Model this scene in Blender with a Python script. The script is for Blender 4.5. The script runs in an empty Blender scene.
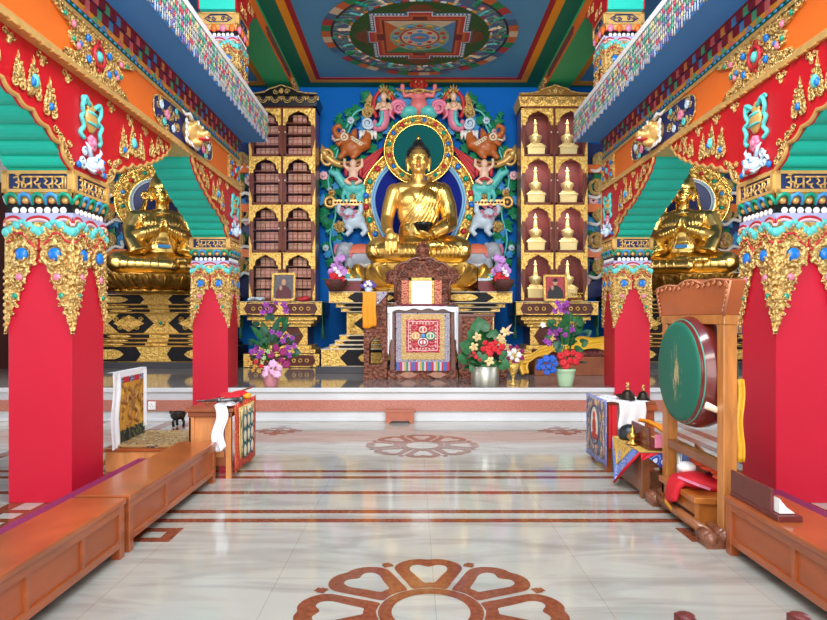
import bpy, math, random
from math import pi, sin, cos, radians, sqrt
from mathutils import Vector, Matrix
from mathutils.bvhtree import BVHTree
RND = random.Random(11)
COL = bpy.context.scene.collection
CX = -0.115            # camera x in the hall (hall axis is x = 0)
FL = 620.0             # focal length in pixels of the 827 wide frame
def P(px, py, Y):
    return Vector(((px-413.5)*Y/FL+CX, Y, 1.5-(py-320)*Y/FL))
# ------------------------------------------------------------------ materials
def lin(c):
    return tuple(((x/255.0)/12.92 if x/255.0 <= .04045 else ((x/255.0+.055)/1.055)**2.4) for x in c)+(1,)
MATS = {}
def mat(name, col, rough=.5, metal=0, var=0, scale=8, bump=0, bscale=None, voro=False, spec=None, stretch=None, coat=0, sss=0):
    if name in MATS: return MATS[name]
    m = bpy.data.materials.new(name); m.use_nodes = True
    nt = m.node_tree; b = nt.nodes['Principled BSDF']
    b.inputs['Base Color'].default_value = lin(col); b.inputs['Roughness'].default_value = rough; b.inputs['Metallic'].default_value = metal
    if spec is not None: b.inputs['Specular IOR Level'].default_value = spec
    if coat: b.inputs['Coat Weight'].default_value = coat; b.inputs['Coat Roughness'].default_value = .08
    if var or bump:
        tc = nt.nodes.new('ShaderNodeTexCoord'); mp = nt.nodes.new('ShaderNodeMapping')
        nt.links.new(tc.outputs['Object'], mp.inputs['Vector'])
        if stretch: mp.inputs['Scale'].default_value = stretch
    if var:
        n = nt.nodes.new('ShaderNodeTexNoise'); n.inputs['Scale'].default_value = scale; n.inputs['Detail'].default_value = 5
        nt.links.new(mp.outputs['Vector'], n.inputs['Vector'])
        r = nt.nodes.new('ShaderNodeValToRGB'); c = lin(col)
        r.color_ramp.elements[0].position = .3; r.color_ramp.elements[1].position = .7
        r.color_ramp.elements[0].color = tuple(max(0, x*(1-var)) for x in c[:3])+(1,)
        r.color_ramp.elements[1].color = tuple(min(1, x*(1+var)) for x in c[:3])+(1,)
        nt.links.new(n.outputs['Fac'], r.inputs['Fac']); nt.links.new(r.outputs['Color'], b.inputs['Base Color'])
    if bump:
        if voro:
            t = nt.nodes.new('ShaderNodeTexVoronoi'); out = 'Distance'; t.feature = 'SMOOTH_F1'
        else:
            t = nt.nodes.new('ShaderNodeTexNoise'); out = 'Fac'
        t.inputs['Scale'].default_value = bscale or scale
        nt.links.new(mp.outputs['Vector'], t.inputs['Vector'])
        bp = nt.nodes.new('ShaderNodeBump'); bp.inputs['Strength'].default_value = min(1, bump); bp.inputs['Distance'].default_value = .02
        if voro: bp.invert = True
        nt.links.new(t.outputs[out], bp.inputs['Height']); nt.links.new(bp.outputs['Normal'], b.inputs['Normal'])
    MATS[name] = m; return m
def pattern(name, cols, scale=20, rough=.75, metal=0, feature='F1', bump=.0, stretch=None):
    """woven or carved surface: voronoi cells coloured through a stepped ramp"""
    if name in MATS: return MATS[name]
    m = bpy.data.materials.new(name); m.use_nodes = True
    nt = m.node_tree; b = nt.nodes['Principled BSDF']; b.inputs['Roughness'].default_value = rough; b.inputs['Metallic'].default_value = metal
    tc = nt.nodes.new('ShaderNodeTexCoord'); mp = nt.nodes.new('ShaderNodeMapping'); nt.links.new(tc.outputs['Object'], mp.inputs['Vector'])
    if stretch: mp.inputs['Scale'].default_value = stretch
    v = nt.nodes.new('ShaderNodeTexVoronoi'); v.inputs['Scale'].default_value = scale; v.inputs['Randomness'].default_value = .8
    nt.links.new(mp.outputs['Vector'], v.inputs['Vector'])
    w = nt.nodes.new('ShaderNodeTexWave'); w.wave_type = 'RINGS'; w.inputs['Scale'].default_value = scale*.22; w.inputs['Distortion'].default_value = 14; w.inputs['Detail'].default_value = 2
    nt.links.new(mp.outputs['Vector'], w.inputs['Vector'])
    mx = nt.nodes.new('ShaderNodeMath'); mx.operation = 'ADD'; nt.links.new(v.outputs['Distance'], mx.inputs[0]); 
    ms = nt.nodes.new('ShaderNodeMath'); ms.operation = 'MULTIPLY'; ms.inputs[1].default_value = .55; nt.links.new(w.outputs['Fac'], ms.inputs[0]); nt.links.new(ms.outputs[0], mx.inputs[1])
    r = nt.nodes.new('ShaderNodeValToRGB'); r.color_ramp.interpolation = 'CONSTANT'
    n = len(cols)
    while len(r.color_ramp.elements) < n: r.color_ramp.elements.new(.5)
    for i, c in enumerate(cols):
        r.color_ramp.elements[i].position = 0 if i == 0 else .12+.75*i/n; r.color_ramp.elements[i].color = lin(c)
    nt.links.new(mx.outputs[0], r.inputs['Fac']); nt.links.new(r.outputs['Color'], b.inputs['Base Color'])
    if bump:
        bp = nt.nodes.new('ShaderNodeBump'); bp.inputs['Strength'].default_value = bump; bp.inputs['Distance'].default_value = .02
        nt.links.new(mx.outputs[0], bp.inputs['Height']); nt.links.new(bp.outputs['Normal'], b.inputs['Normal'])
    MATS[name] = m; return m
def wood(name, col, rough=.35, dark=.35, axis=(1, 1, 1), scale=6, coat=.3):
    if name in MATS: return MATS[name]
    m = bpy.data.materials.new(name); m.use_nodes = True
    nt = m.node_tree; b = nt.nodes['Principled BSDF']; b.inputs['Roughness'].default_value = rough
    b.inputs['Coat Weight'].default_value = coat; b.inputs['Coat Roughness'].default_value = .15
    tc = nt.nodes.new('ShaderNodeTexCoord'); mp = nt.nodes.new('ShaderNodeMapping'); nt.links.new(tc.outputs['Object'], mp.inputs['Vector']); mp.inputs['Scale'].default_value = axis
    n = nt.nodes.new('ShaderNodeTexNoise'); n.inputs['Scale'].default_value = scale; n.inputs['Detail'].default_value = 6; n.inputs['Distortion'].default_value = .6
    nt.links.new(mp.outputs['Vector'], n.inputs['Vector'])
    r = nt.nodes.new('ShaderNodeValToRGB'); c = lin(col)
    r.color_ramp.elements[0].position = .33; r.color_ramp.elements[1].position = .68
    r.color_ramp.elements[0].color = tuple(x*(1-dark) for x in c[:3])+(1,); r.color_ramp.elements[1].color = tuple(min(1, x*(1+dark*.4)) for x in c[:3])+(1,)
    nt.links.new(n.outputs['Fac'], r.inputs['Fac']); nt.links.new(r.outputs['Color'], b.inputs['Base Color'])
    MATS[name] = m; return m
GOLD = mat('gold_polished', (246, 204, 112), .26, 1, var=.08, scale=3)
GOLDM = mat('gold_matte', (240, 200, 116), .42, 1, var=.06, scale=3)
def carved_gold(name, scale, dark, light, rough=.36, metal=.7, bmp=1):
    m = mat(name, light, rough, metal, bump=bmp, bscale=scale, voro=True); nt = m.node_tree; b = nt.nodes['Principled BSDF']
    v = [n for n in nt.nodes if n.type == 'TEX_VORONOI'][0]; r = nt.nodes.new('ShaderNodeValToRGB'); r.color_ramp.elements[0].position = .25; r.color_ramp.elements[1].position = .72
    r.color_ramp.elements[0].color = lin(light); r.color_ramp.elements[1].color = lin(dark); nt.links.new(v.outputs['Distance'], r.inputs['Fac']); nt.links.new(r.outputs['Color'], b.inputs['Base Color'])
    [n for n in nt.nodes if n.type == 'BUMP'][0].inputs['Distance'].default_value = .05; return m
GOLDR = carved_gold('gold_relief', 15, (170, 104, 30), (248, 210, 112), .36, .6)
GOLDF = carved_gold('gold_fine_relief', 30, (196, 144, 58), (244, 204, 110), .42, .35, .4)
GOLDR_ = mat('gold_relief_plain', (244, 206, 104), .38, .9, bump=1, bscale=26, voro=True, var=.25, scale=22)
GOLDF_ = mat('gold_fine_relief_plain', (236, 198, 110), .4, .75, bump=1, bscale=60, voro=True, var=.35, scale=45)
GOLDP = carved_gold('gold_paint_carved', 40, (198, 142, 64), (248, 216, 142), .36, .35)
GOLDS = mat('gold_paint', (226, 180, 106), .36, .35, var=.12, scale=12)
GOLDD = mat('antique_gold', (170, 128, 60), .34, 1, var=.25, scale=8, bump=1, bscale=9, voro=True)
RED = mat('column_red_paint', (200, 18, 50), .42, var=.03, scale=2)
REDV = mat('valance_red_paint', (196, 12, 30), .45, var=.04, scale=3)
TEAL = mat('teal_paint', (20, 196, 174), .45, var=.04, scale=2)
TEALD = mat('deep_teal_paint', (0, 92, 92), .6, var=.05, scale=2, spec=.1)
ORANGE = mat('orange_paint', (232, 112, 34), .42, var=.04, scale=1.5)
NAVY = mat('navy_paint', (24, 42, 104), .45, var=.06, scale=4)
BLUEW = mat('wall_blue_paint', (0, 100, 188), .6, var=.05, scale=.8, spec=.12)
BLUES = mat('soffit_blue_paint', (76, 148, 224), .55, var=.04, scale=.7, spec=.15)
BLUEC = mat('ceiling_blue_paint', (92, 156, 198), .6, var=.04, scale=.7, spec=.15)
SKYB = mat('sky_blue_paint', (66, 150, 214), .4, var=.05, scale=4)
COBALT = mat('cobalt_gloss', (26, 116, 206), .22, var=.1, scale=12)
PINK = mat('pink_gloss', (226, 130, 160), .35, var=.1, scale=12)
LPINK = mat('light_pink_paint', (240, 190, 196), .4, var=.05, scale=6)
GREEN = mat('leaf_green_paint', (20, 128, 84), .45, var=.2, scale=6)
GREENJ = mat('green_gem_gloss', (10, 150, 120), .25, var=.1, scale=12)
LTEAL = mat('light_teal_paint', (92, 200, 196), .4, var=.08, scale=6)
MAUVE = mat('mauve_paint', (170, 172, 212), .5)
WHITE = mat('white_paint', (238, 236, 232), .45, var=.02, scale=4)
OFFW = mat('ivory_paint', (232, 218, 190), .5, var=.04)
BLACK = mat('black_lacquer', (16, 15, 18), .28, var=.1, scale=3)
DRED = mat('dark_red_paint', (116, 16, 24), .45, var=.05)
CRIM = mat('crimson_paint', (190, 40, 50), .45, var=.08, scale=6)
YEL = mat('yellow_ochre_paint', (224, 150, 30), .5, var=.05)
SKIN = mat('painted_flesh', (236, 196, 172), .45, var=.04, scale=5)
GREY = mat('elephant_grey_paint', (168, 174, 186), .5, var=.1, scale=5)
PALEB = mat('pale_blue_white_paint', (196, 216, 232), .45, var=.06, scale=5)
RUST = mat('rust_orange_paint', (184, 98, 40), .45, var=.15, scale=8)
PURPLE = mat('orchid_purple_petal', (146, 44, 140), .55, var=.2, scale=20)
# ------------------------------------------------------------------ mesh builder
class MB:
    def __init__(s):
        s.v = []; s.f = []; s.sm = []; s.mi = []; s.M = Matrix.Identity(4); s.m = 0
    def add(s, vs, fs, smooth=False):
        b = len(s.v); M = s.M
        s.v += [(M @ Vector(p))[:] for p in vs]
        neg = M.to_3x3().determinant() < 0
        for f in fs:
            ff = [b+i for i in f]
            if neg: ff.reverse()
            s.f.append(ff); s.sm.append(smooth); s.mi.append(s.m)
        return s
    def box(s, x0, x1, y0, y1, z0, z1):
        v = [(x0,y0,z0),(x1,y0,z0),(x1,y1,z0),(x0,y1,z0),(x0,y0,z1),(x1,y0,z1),(x1,y1,z1),(x0,y1,z1)]
        return s.add(v, [(0,3,2,1),(4,5,6,7),(0,1,5,4),(1,2,6,5),(2,3,7,6),(3,0,4,7)])
    def frus(s, x0, x1, y0, y1, z0, z1, e):
        """box whose top is wider by e on every side"""
        v = [(x0,y0,z0),(x1,y0,z0),(x1,y1,z0),(x0,y1,z0),(x0-e,y0-e,z1),(x1+e,y0-e,z1),(x1+e,y1+e,z1),(x0-e,y1+e,z1)]
        return s.add(v, [(0,3,2,1),(4,5,6,7),(0,1,5,4),(1,2,6,5),(2,3,7,6),(3,0,4,7)])
    def prism(s, pts, w0, w1, plane='xz', smooth=False):
        """polygon in a plane pushed from w0 to w1 along the third axis"""
        def q(a, b, w): return (a, w, b) if plane == 'xz' else ((w, a, b) if plane == 'yz' else (a, b, w))
        A = sum(pts[i][0]*pts[(i+1) % len(pts)][1]-pts[(i+1) % len(pts)][0]*pts[i][1] for i in range(len(pts)))
        pts = list(pts)
        if A < 0: pts.reverse()
        n = len(pts); v = [q(a, b, w0) for a, b in pts]+[q(a, b, w1) for a, b in pts]
        flip = (plane == 'xz') != (w1 < w0)
        F = [list(range(n))[::-1], list(range(n, 2*n))]+[(i, (i+1) % n, n+(i+1) % n, n+i) for i in range(n)]
        if flip: F = [list(f)[::-1] for f in F]
        b = len(s.sm); s.add(v, F, False)
        if smooth:
            for i in range(b+2, len(s.sm)): s.sm[i] = True
        return s
    def lathe(s, prof, n=24, c=(0,0,0), smooth=True, sx=1, sy=1):
        v = []; f = []
        for r, z in prof:
            for k in range(n):
                a = 2*pi*k/n; v.append((c[0]+r*cos(a)*sx, c[1]+r*sin(a)*sy, c[2]+z))
        for i in range(len(prof)-1):
            for k in range(n):
                f.append((i*n+k, i*n+(k+1) % n, (i+1)*n+(k+1) % n, (i+1)*n+k))
        if prof[0][0] > 1e-6: f.append(tuple(range(n))[::-1])
        if prof[-1][0] > 1e-6: f.append(tuple((len(prof)-1)*n+k for k in range(n)))
        return s.add(v, f, smooth)
    def ell(s, c, r, n=12, m=8, rot=None):
        if not isinstance(r, (tuple, list)): r = (r, r, r)
        v = []; f = []; c = Vector(c)
        v.append(Vector((0,0,-r[2])))
        for i in range(1, m):
            t = -pi/2+pi*i/m
            for k in range(n):
                a = 2*pi*k/n; v.append(Vector((r[0]*cos(t)*cos(a), r[1]*cos(t)*sin(a), r[2]*sin(t))))
        v.append(Vector((0,0,r[2])))
        if rot is not None: v = [rot @ p for p in v]
        v = [p+c for p in v]
        for k in range(n):
            f.append((0, 1+(k+1) % n, 1+k)); top = len(v)-1; b = 1+(m-2)*n; f.append((b+k, b+(k+1) % n, top))
        for i in range(m-2):
            for k in range(n):
                f.append((1+i*n+k, 1+i*n+(k+1) % n, 1+(i+1)*n+(k+1) % n, 1+(i+1)*n+k))
        return s.add(v, f, True)
    def tube(s, pts, r, n=8, closed=False, flat=1.0, up=None, smooth=True):
        pts = [Vector(p) for p in pts]; N = len(pts)
        rr = r if isinstance(r, (list, tuple)) else [r]*N
        v = []; f = []; prev = None
        for i in range(N):
            if closed: t = pts[(i+1) % N]-pts[i-1]
            else: t = pts[min(i+1, N-1)]-pts[max(i-1, 0)]
            if t.length < 1e-9: t = Vector((0,0,1))
            t.normalize()
            ref = Vector(up) if up is not None else (prev if prev is not None else (Vector((0,0,1)) if abs(t.z) < .9 else Vector((1,0,0))))
            a = ref-t*ref.dot(t)
            if a.length < 1e-6: a = t.orthogonal()
            a.normalize(); prev = a; b = t.cross(a)
            for k in range(n):
                g = 2*pi*k/n; v.append(pts[i]+a*(rr[i]*cos(g)*flat)+b*(rr[i]*sin(g)))
        for i in range(N if closed else N-1):
            j = (i+1) % N
            for k in range(n): f.append((i*n+k, i*n+(k+1) % n, j*n+(k+1) % n, j*n+k))
        if not closed:
            f.append(tuple(range(n))[::-1]); f.append(tuple((N-1)*n+k for k in range(n)))
        return s.add(v, f, smooth)
    def cyl(s, p0, p1, r0, r1=None, n=16, smooth=True):
        return s.tube([p0, p1], [r0, r0 if r1 is None else r1], n, smooth=smooth)
    def cap(s, p0, p1, r0, r1=None, n=12):
        """tapered capsule"""
        r1 = r0 if r1 is None else r1
        s.ell(p0, r0, n, 8); s.ell(p1, r1, n, 8); return s.tube([p0, p1], [r0, r1], n)
    def grid(s, fn, nu, nv, smooth=True, closed_u=False):
        v = [fn(i/(nu if closed_u else nu-1), j/(nv-1)) for j in range(nv) for i in range(nu)]
        f = [(j*nu+i, j*nu+(i+1) % nu, (j+1)*nu+(i+1) % nu, (j+1)*nu+i) for j in range(nv-1) for i in range(nu if closed_u else nu-1)]
        return s.add(v, f, smooth)
    def poly(s, pts): return s.add(pts, [tuple(range(len(pts)))])
    # --- relief ornament in the local frame x = along, z = up, -y = out of the surface
    def spiral(s, u, v, r, turns=1.4, th=None, flip=1, a0=0, out=.015, n=5, seg=13):
        th = th or r*.24; pts = []; rr = []
        for i in range(seg):
            t = i/(seg-1); a = a0+flip*turns*2*pi*t; q = r*(1-.82*t)
            pts.append((u+q*cos(a), -out, v+q*sin(a))); rr.append(th*(1-.45*t))
        s.tube(pts, rr, n, up=(0,-1,0)); s.ell((u, -out, v), th*.9, 6, 4); return s
    def dome(s, u, v, r, out=.0, h=None, rz=None):
        return s.ell((u, -out, v), (r, h or r*.6, rz or r), 12, 6)
    def ring(s, u, v, r, th, out=0, n=18, k=6, rz=None):
        rz = rz or r
        return s.tube([(u+r*cos(2*pi*i/n), -out, v+rz*sin(2*pi*i/n)) for i in range(n)], th, k, closed=True, up=(0,-1,0))
    def flame(s, u, v, w, h, out=.012):
        """a gold flame-leaf of curls standing at (u, v)"""
        s.ell((u, -out*.5, v+h*.38), (w*.2, out*1.8, h*.36), 8, 6)
        K = 5 if h > .2 else 4
        for k in range(K):
            t = k/K; ww = w*(.36-.26*t)*(1 if k else .8); r = w*(.27-.14*t)
            for sg in (-1, 1):
                s.spiral(u+sg*ww, v+h*(.09+.80*t*.92), r, 1.35, r*.3, flip=-sg, a0=(pi/2-sg*.6), out=out*1.5, seg=10)
        s.tube([(u, -out, v+h*.7), (u+w*.05, -out, v+h*.88), (u, -out, v+h*1.02)], [w*.12, w*.08, .002], 5, up=(0,-1,0))
        return s
    def flower(s, u, v, r, out=.02, n=6):
        for k in range(n):
            a = 2*pi*k/n
            s.ell((u+r*.55*cos(a), -out, v+r*.55*sin(a)), (r*.42, r*.3, r*.42), 7, 5)
        return s
    def leafp(s, u, v, r, a, out=.02):
        """a lobed painted leaf"""
        ca, sa = cos(a), sin(a)
        pts = [(0,-.9),(.35,-.55),(.8,-.5),(.55,-.1),(.85,.3),(.4,.35),(0,1),(-.4,.35),(-.85,.3),(-.55,-.1),(-.8,-.5),(-.35,-.55)]
        q = [(u+r*(x*ca-y*sa), v+r*(x*sa+y*ca)) for x, y in pts]
        cen = (u, -out-r*.25, v); n = len(q)
        return s.add([cen]+[(a_, -out, b_) for a_, b_ in q]+[(a_, 0, b_) for a_, b_ in q],
                     [(0, 1+i, 1+(i+1) % n) for i in range(n)]+[(1+(i+1) % n, 1+i, 1+n+i, 1+n+(i+1) % n) for i in range(n)], False)
    def build(s, name, mats, parent=None, bevel=0, seg=2, loc=None, rz=0, kind=None):
        me = bpy.data.meshes.new(name); me.from_pydata(s.v, [], s.f)
        if not isinstance(mats, (list, tuple)): mats = [mats]
        for m in mats: me.materials.append(m)
        me.polygons.foreach_set('use_smooth', s.sm)
        if len(mats) > 1: me.polygons.foreach_set('material_index', s.mi)
        me.update()
        o = bpy.data.objects.new(name, me); COL.objects.link(o)
        if parent is not None: o.parent = parent
        if loc is not None: o.location = loc
        o.rotation_euler.z = rz
        if bevel:
            b = o.modifiers.new('bevel', 'BEVEL'); b.width = bevel; b.segments = seg; b.limit_method = 'ANGLE'; b.angle_limit = radians(40)
        if kind: o['kind'] = kind
        return o
def at(x=0, y=0, z=0, rz=0, rx=0, ry=0, s=1, mirror=False):
    M = Matrix.Translation((x, y, z)) @ Matrix.Rotation(rz, 4, 'Z') @ Matrix.Rotation(ry, 4, 'Y') @ Matrix.Rotation(rx, 4, 'X')
    sc = (s, s, s) if not isinstance(s, (tuple, list)) else s
    D = Matrix.Diagonal((sc[0], sc[1], sc[2], 1))
    if mirror: M = Matrix.Diagonal((-1, 1, 1, 1)) @ M
    return M @ D
def organic(mb, name, mats, parent=None, voxel=.03, smooth=6, dec=0, loc=None, rz=0):
    """fuse the overlapping shapes of mb into one continuous skin"""
    o = mb.build(name+'_raw', mats)
    r = o.modifiers.new('r', 'REMESH'); r.mode = 'VOXEL'; r.voxel_size = voxel
    if smooth:
        k = o.modifiers.new('s', 'SMOOTH'); k.iterations = smooth; k.factor = .5
    dg = bpy.context.evaluated_depsgraph_get(); me = bpy.data.meshes.new_from_object(o.evaluated_get(dg))
    bpy.data.objects.remove(o)
    me.name = name
    me.polygons.foreach_set('use_smooth', [True]*len(me.polygons))
    me.materials.clear()
    for m in (mats if isinstance(mats, (list, tuple)) else [mats]): me.materials.append(m)
    q = bpy.data.objects.new(name, me); COL.objects.link(q)
    if parent is not None: q.parent = parent
    if loc is not None: q.location = loc
    q.rotation_euler.z = rz
    return q
def tag(o, label, cat, group=None, kind=None):
    o['label'] = label; o['category'] = cat
    if group: o['group'] = group
    if kind: o['kind'] = kind
    return o
def thing(name, label, cat, loc=(0,0,0), rz=0, group=None, scale=None):
    o = bpy.data.objects.new(name, None); COL.objects.link(o); o.location = loc; o.rotation_euler.z = rz
    o.empty_display_size = .1
    if scale: o.scale = scale
    return tag(o, label, cat, group)
def struct(o): o['kind'] = 'structure'; return o
def dup(root, loc=None, rz=None, label=None, group=None, scale=None):
    def cp(o, par):
        c = o.copy(); COL.objects.link(c)
        if par is not None: c.parent = par
        for ch in o.children: cp(ch, c)
        return c
    r = cp(root, None)
    if loc is not None: r.location = loc
    if rz is not None: r.rotation_euler.z = rz
    if label: r['label'] = label
    if group: r['group'] = group
    if scale: r.scale = scale
    return r
def bvh_of(o):
    me = o.data
    return BVHTree.FromPolygons([v.co[:] for v in me.vertices], [p.vertices[:] for p in me.polygons])
def drape(bvh, pts, off=.0, y0=-6):
    """points (x, z) laid on the front of a surface"""
    out = []
    for x, z in pts:
        h = bvh.ray_cast(Vector((x, y0, z)), Vector((0, 1, 0)))
        if h[0] is not None: out.append(Vector((x, h[0].y-off, z)))
    return out
def smooth_path(pts, k=4):
    pts = [Vector(p) for p in pts]; out = []
    for i in range(len(pts)-1):
        p0 = pts[max(i-1, 0)]; p1 = pts[i]; p2 = pts[i+1]; p3 = pts[min(i+2, len(pts)-1)]
        for j in range(k):
            t = j/k
            out.append(.5*((2*p1)+(p2-p0)*t+(2*p0-5*p1+4*p2-p3)*t*t+(3*p1-p0-3*p2+p3)*t*t*t))
    out.append(pts[-1]); return out
# ------------------------------------------------------------------ floor, platform, walls, ceiling
def marble(name, base, vein, rough, amt=.5):
    m = bpy.data.materials.new(name); m.use_nodes = True; nt = m.node_tree; b = nt.nodes['Principled BSDF']
    tc = nt.nodes.new('ShaderNodeTexCoord')
    n1 = nt.nodes.new('ShaderNodeTexNoise'); n1.inputs['Scale'].default_value = 1.3; n1.inputs['Detail'].default_value = 9; n1.inputs['Distortion'].default_value = 1.4
    mp = nt.nodes.new('ShaderNodeMapping'); mp.inputs['Scale'].default_value = (.8, 3.2, 3); nt.links.new(tc.outputs['Object'], mp.inputs['Vector']); nt.links.new(mp.outputs['Vector'], n1.inputs['Vector'])
    r = nt.nodes.new('ShaderNodeValToRGB'); r.color_ramp.elements[0].position = .32; r.color_ramp.elements[1].position = .56
    r.color_ramp.elements[0].color = lin(vein); r.color_ramp.elements[1].color = lin(base)
    nt.links.new(n1.outputs['Fac'], r.inputs['Fac'])
    br = nt.nodes.new('ShaderNodeTexBrick'); br.offset = 0; br.inputs['Scale'].default_value = 1; br.inputs['Brick Width'].default_value = .9; br.inputs['Row Height'].default_value = .9
    br.inputs['Mortar Size'].default_value = .0022; br.inputs['Color1'].default_value = (1,1,1,1); br.inputs['Color2'].default_value = (.95,.95,.95,1); br.inputs['Mortar'].default_value = (.72,.7,.68,1)
    nt.links.new(tc.outputs['Object'], br.inputs['Vector'])
    mx = nt.nodes.new('ShaderNodeMixRGB'); mx.blend_type = 'MULTIPLY'; mx.inputs[0].default_value = 1
    nt.links.new(r.outputs['Color'], mx.inputs[1]); nt.links.new(br.outputs['Color'], mx.inputs[2]); nt.links.new(mx.outputs[0], b.inputs['Base Color'])
    b.inputs['Roughness'].default_value = rough; b.inputs['Specular IOR Level'].default_value = .6
    return m
MARBLE = marble('white_marble', (178, 175, 166), (156, 151, 144), .09)
MARBLEW = mat('white_marble_riser', (206, 207, 210), .25, var=.05, scale=2)
BROWNM = mat('red_brown_marble', (126, 66, 46), .1, var=.3, scale=34, spec=.5)
PINKM = mat('pink_granite', (178, 112, 96), .3, var=.3, scale=60)
GREYM = mat('grey_polished_granite', (138, 132, 130), .07, var=.08, scale=20)
m = MB(); m.box(-8.5, 8.5, -3.2, 9.2, -.15, 0); floor = struct(m.build('floor', MARBLE))
def inlay(name, mb): o = mb.build(name, BROWNM, floor); return o
m = MB()
for y in (6.147, 5.905, 5.385, 4.854, 4.636): m.box(-8.4, 8.4, y-.042, y+.042, -.002, .0012)
inlay('stripe_inlay', m)
m = MB()
for sg in (-1, 1):
    for x0, x1 in ((3.02, 3.14), (3.3, 3.42)): m.box(sg*x0, sg*x1, -2, 9.1, -.002, .0013) if sg > 0 else m.box(-x1, -x0, -2, 9.1, -.002, .0013)
    for x0, x1 in ((3.6, 3.75), (4.6, 4.75)):
        a, b = sorted((sg*x0, sg*x1)); m.box(a, b, 6.3, 9.1, -.002, .0014)
inlay('border_inlay', m)
def medallion(cx, cy, R, n=8):
    m = MB()
    def quad_ring(r0, r1, a0, a1, k, wob=None):
        for i in range(k):
            a = a0+(a1-a0)*i/k; b = a0+(a1-a0)*(i+1)/k
            ra = r1*(wob(i/k) if wob else 1); rb = r1*(wob((i+1)/k) if wob else 1)
            m.add([(cx+r0*cos(a), cy+r0*sin(a), .0015), (cx+ra*cos(a), cy+ra*sin(a), .0015), (cx+rb*cos(b), cy+rb*sin(b), .0015), (cx+r0*cos(b), cy+r0*sin(b), .0015)], [(0,1,2,3)])
    quad_ring(.29*R, .39*R, 0, 2*pi, 40)
    hw = pi/n
    wht = MB()
    def pol(mb, pts, c, z):
        pp = smooth_path([(a, r, 0) for a, r in pts], 4); mb.poly([(cx+R*p.y*cos(c-p.x), cy+R*p.y*sin(c-p.x), z) for p in pp[:-1]][::-1])
    def sym(h): return h+[(-a, r) for a, r in reversed(h[1:-1])]+[h[0]]
    for k in range(n):
        c = pi/2+2*pi*k/n
        out = [(0, .405), (hw*.45, .40), (hw*.86, .41), (hw*.90, .56), (hw*.92, .72), (hw*.90, .84), (hw*.74, .925), (hw*.46, .985), (hw*.2, 1.0), (0, .985)]
        pol(m, sym(out), c, .0015)
        pol(wht, sym([(0, .50), (hw*.2, .50), (hw*.30, .54), (hw*.44, .66), (hw*.53, .76), (hw*.46, .84), (hw*.26, .865), (0, .82)]), c, .0022)
        a = c+hw; quad_ring(.885*R, .95*R, a-.05, a+.05, 3); quad_ring(.95*R, .98*R, a-.035, a+.035, 3)
    inlay('flower_inlay', m); wht.build('flower_heart_inlay', MARBLE, floor); return
    return inlay('flower_inlay', m)
medallion(-.025, 3.19, .70); medallion(-.01, 7.43, .68)
def knot(cx, cy):
    m = MB(); s = .095
    for i in range(-3, 4):
        for j in range(-3, 4):
            if abs(i)+abs(j) <= 3 and (i % 2 == 0 or j % 2 == 0): m.box(cx+(i-.5)*s, cx+(i+.5)*s, cy+(j-.5)*s, cy+(j+.5)*s, -.002, .0015)
    return inlay('knot_inlay', m)
knot(-1.95, 8.4); knot(1.9, 8.4)
for sx in (-1, 1):
    m = MB(); x = sx*1.93
    for a, b, c, d in ((-.16,.16,.06,.14), (-.16,.16,-.14,-.06), (-.16,-.07,-.06,.06), (.07,.16,-.06,.06)): m.box(x+a, x+b, 4.33+c, 4.33+d, -.002, .0015)
    inlay('square_inlay', m)
# platform carrying the altars
m = MB(); m.box(-8.5, 8.5, 9.2, 14.5, -.15, .485); plat = struct(m.build('platform_floor', MARBLEW))
m = MB(); m.box(-8.5, 8.5, 9.18, 14.45, .485, .495); m.build('platform_top', GREYM, plat)
m = MB(); m.box(-8.5, 8.5, 9.17, 9.2, .15, .315); m.build('granite_band', PINKM, plat)
m = MB(); m.box(-8.5, 8.5, 9.165, 9.2, .0, .04); m.box(-8.5, 8.5, 9.165, 9.19, .43, .497); m.build('nosing', MARBLEW, plat, bevel=.006)
# walls
m = MB(); m.box(-8.8, 8.8, 14.2, 14.5, -.15, 6.84); struct(m.build('wall_back', BLUEW))
WARMW = mat('brown_wall_panel', (96, 52, 34), .5, var=.2, scale=3); CREAM = mat('cream_wall', (226, 220, 206), .7)
for sg, nm in ((-1, 'left'), (1, 'right')):
    m = MB(); x0, x1 = sorted((sg*8.5, sg*8.8)); m.box(x0, x1, -3.2, 14.2, -.15, 6.84); w_ = struct(m.build('wall_'+nm, CREAM))
m = MB(); m.box(-8.5, -8.42, 9.0, 14.2, .49, 4.27); struct(m.build('wall_panelling', WARMW)); m = MB(); m.box(8.42, 8.5, 9.0, 14.2, .49, 4.27); struct(m.build('wall_panelling', WARMW))
# front wall with the entrance opening behind the camera
m = MB()
m.box(-8.8, -3.4, -3.4, -3.2, -.15, 6.84); m.box(3.4, 8.8, -3.4, -3.2, -.15, 6.84); m.box(-3.4, 3.4, -3.4, -3.2, 4.7, 6.84)
struct(m.build('wall_front', CREAM))
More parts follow.
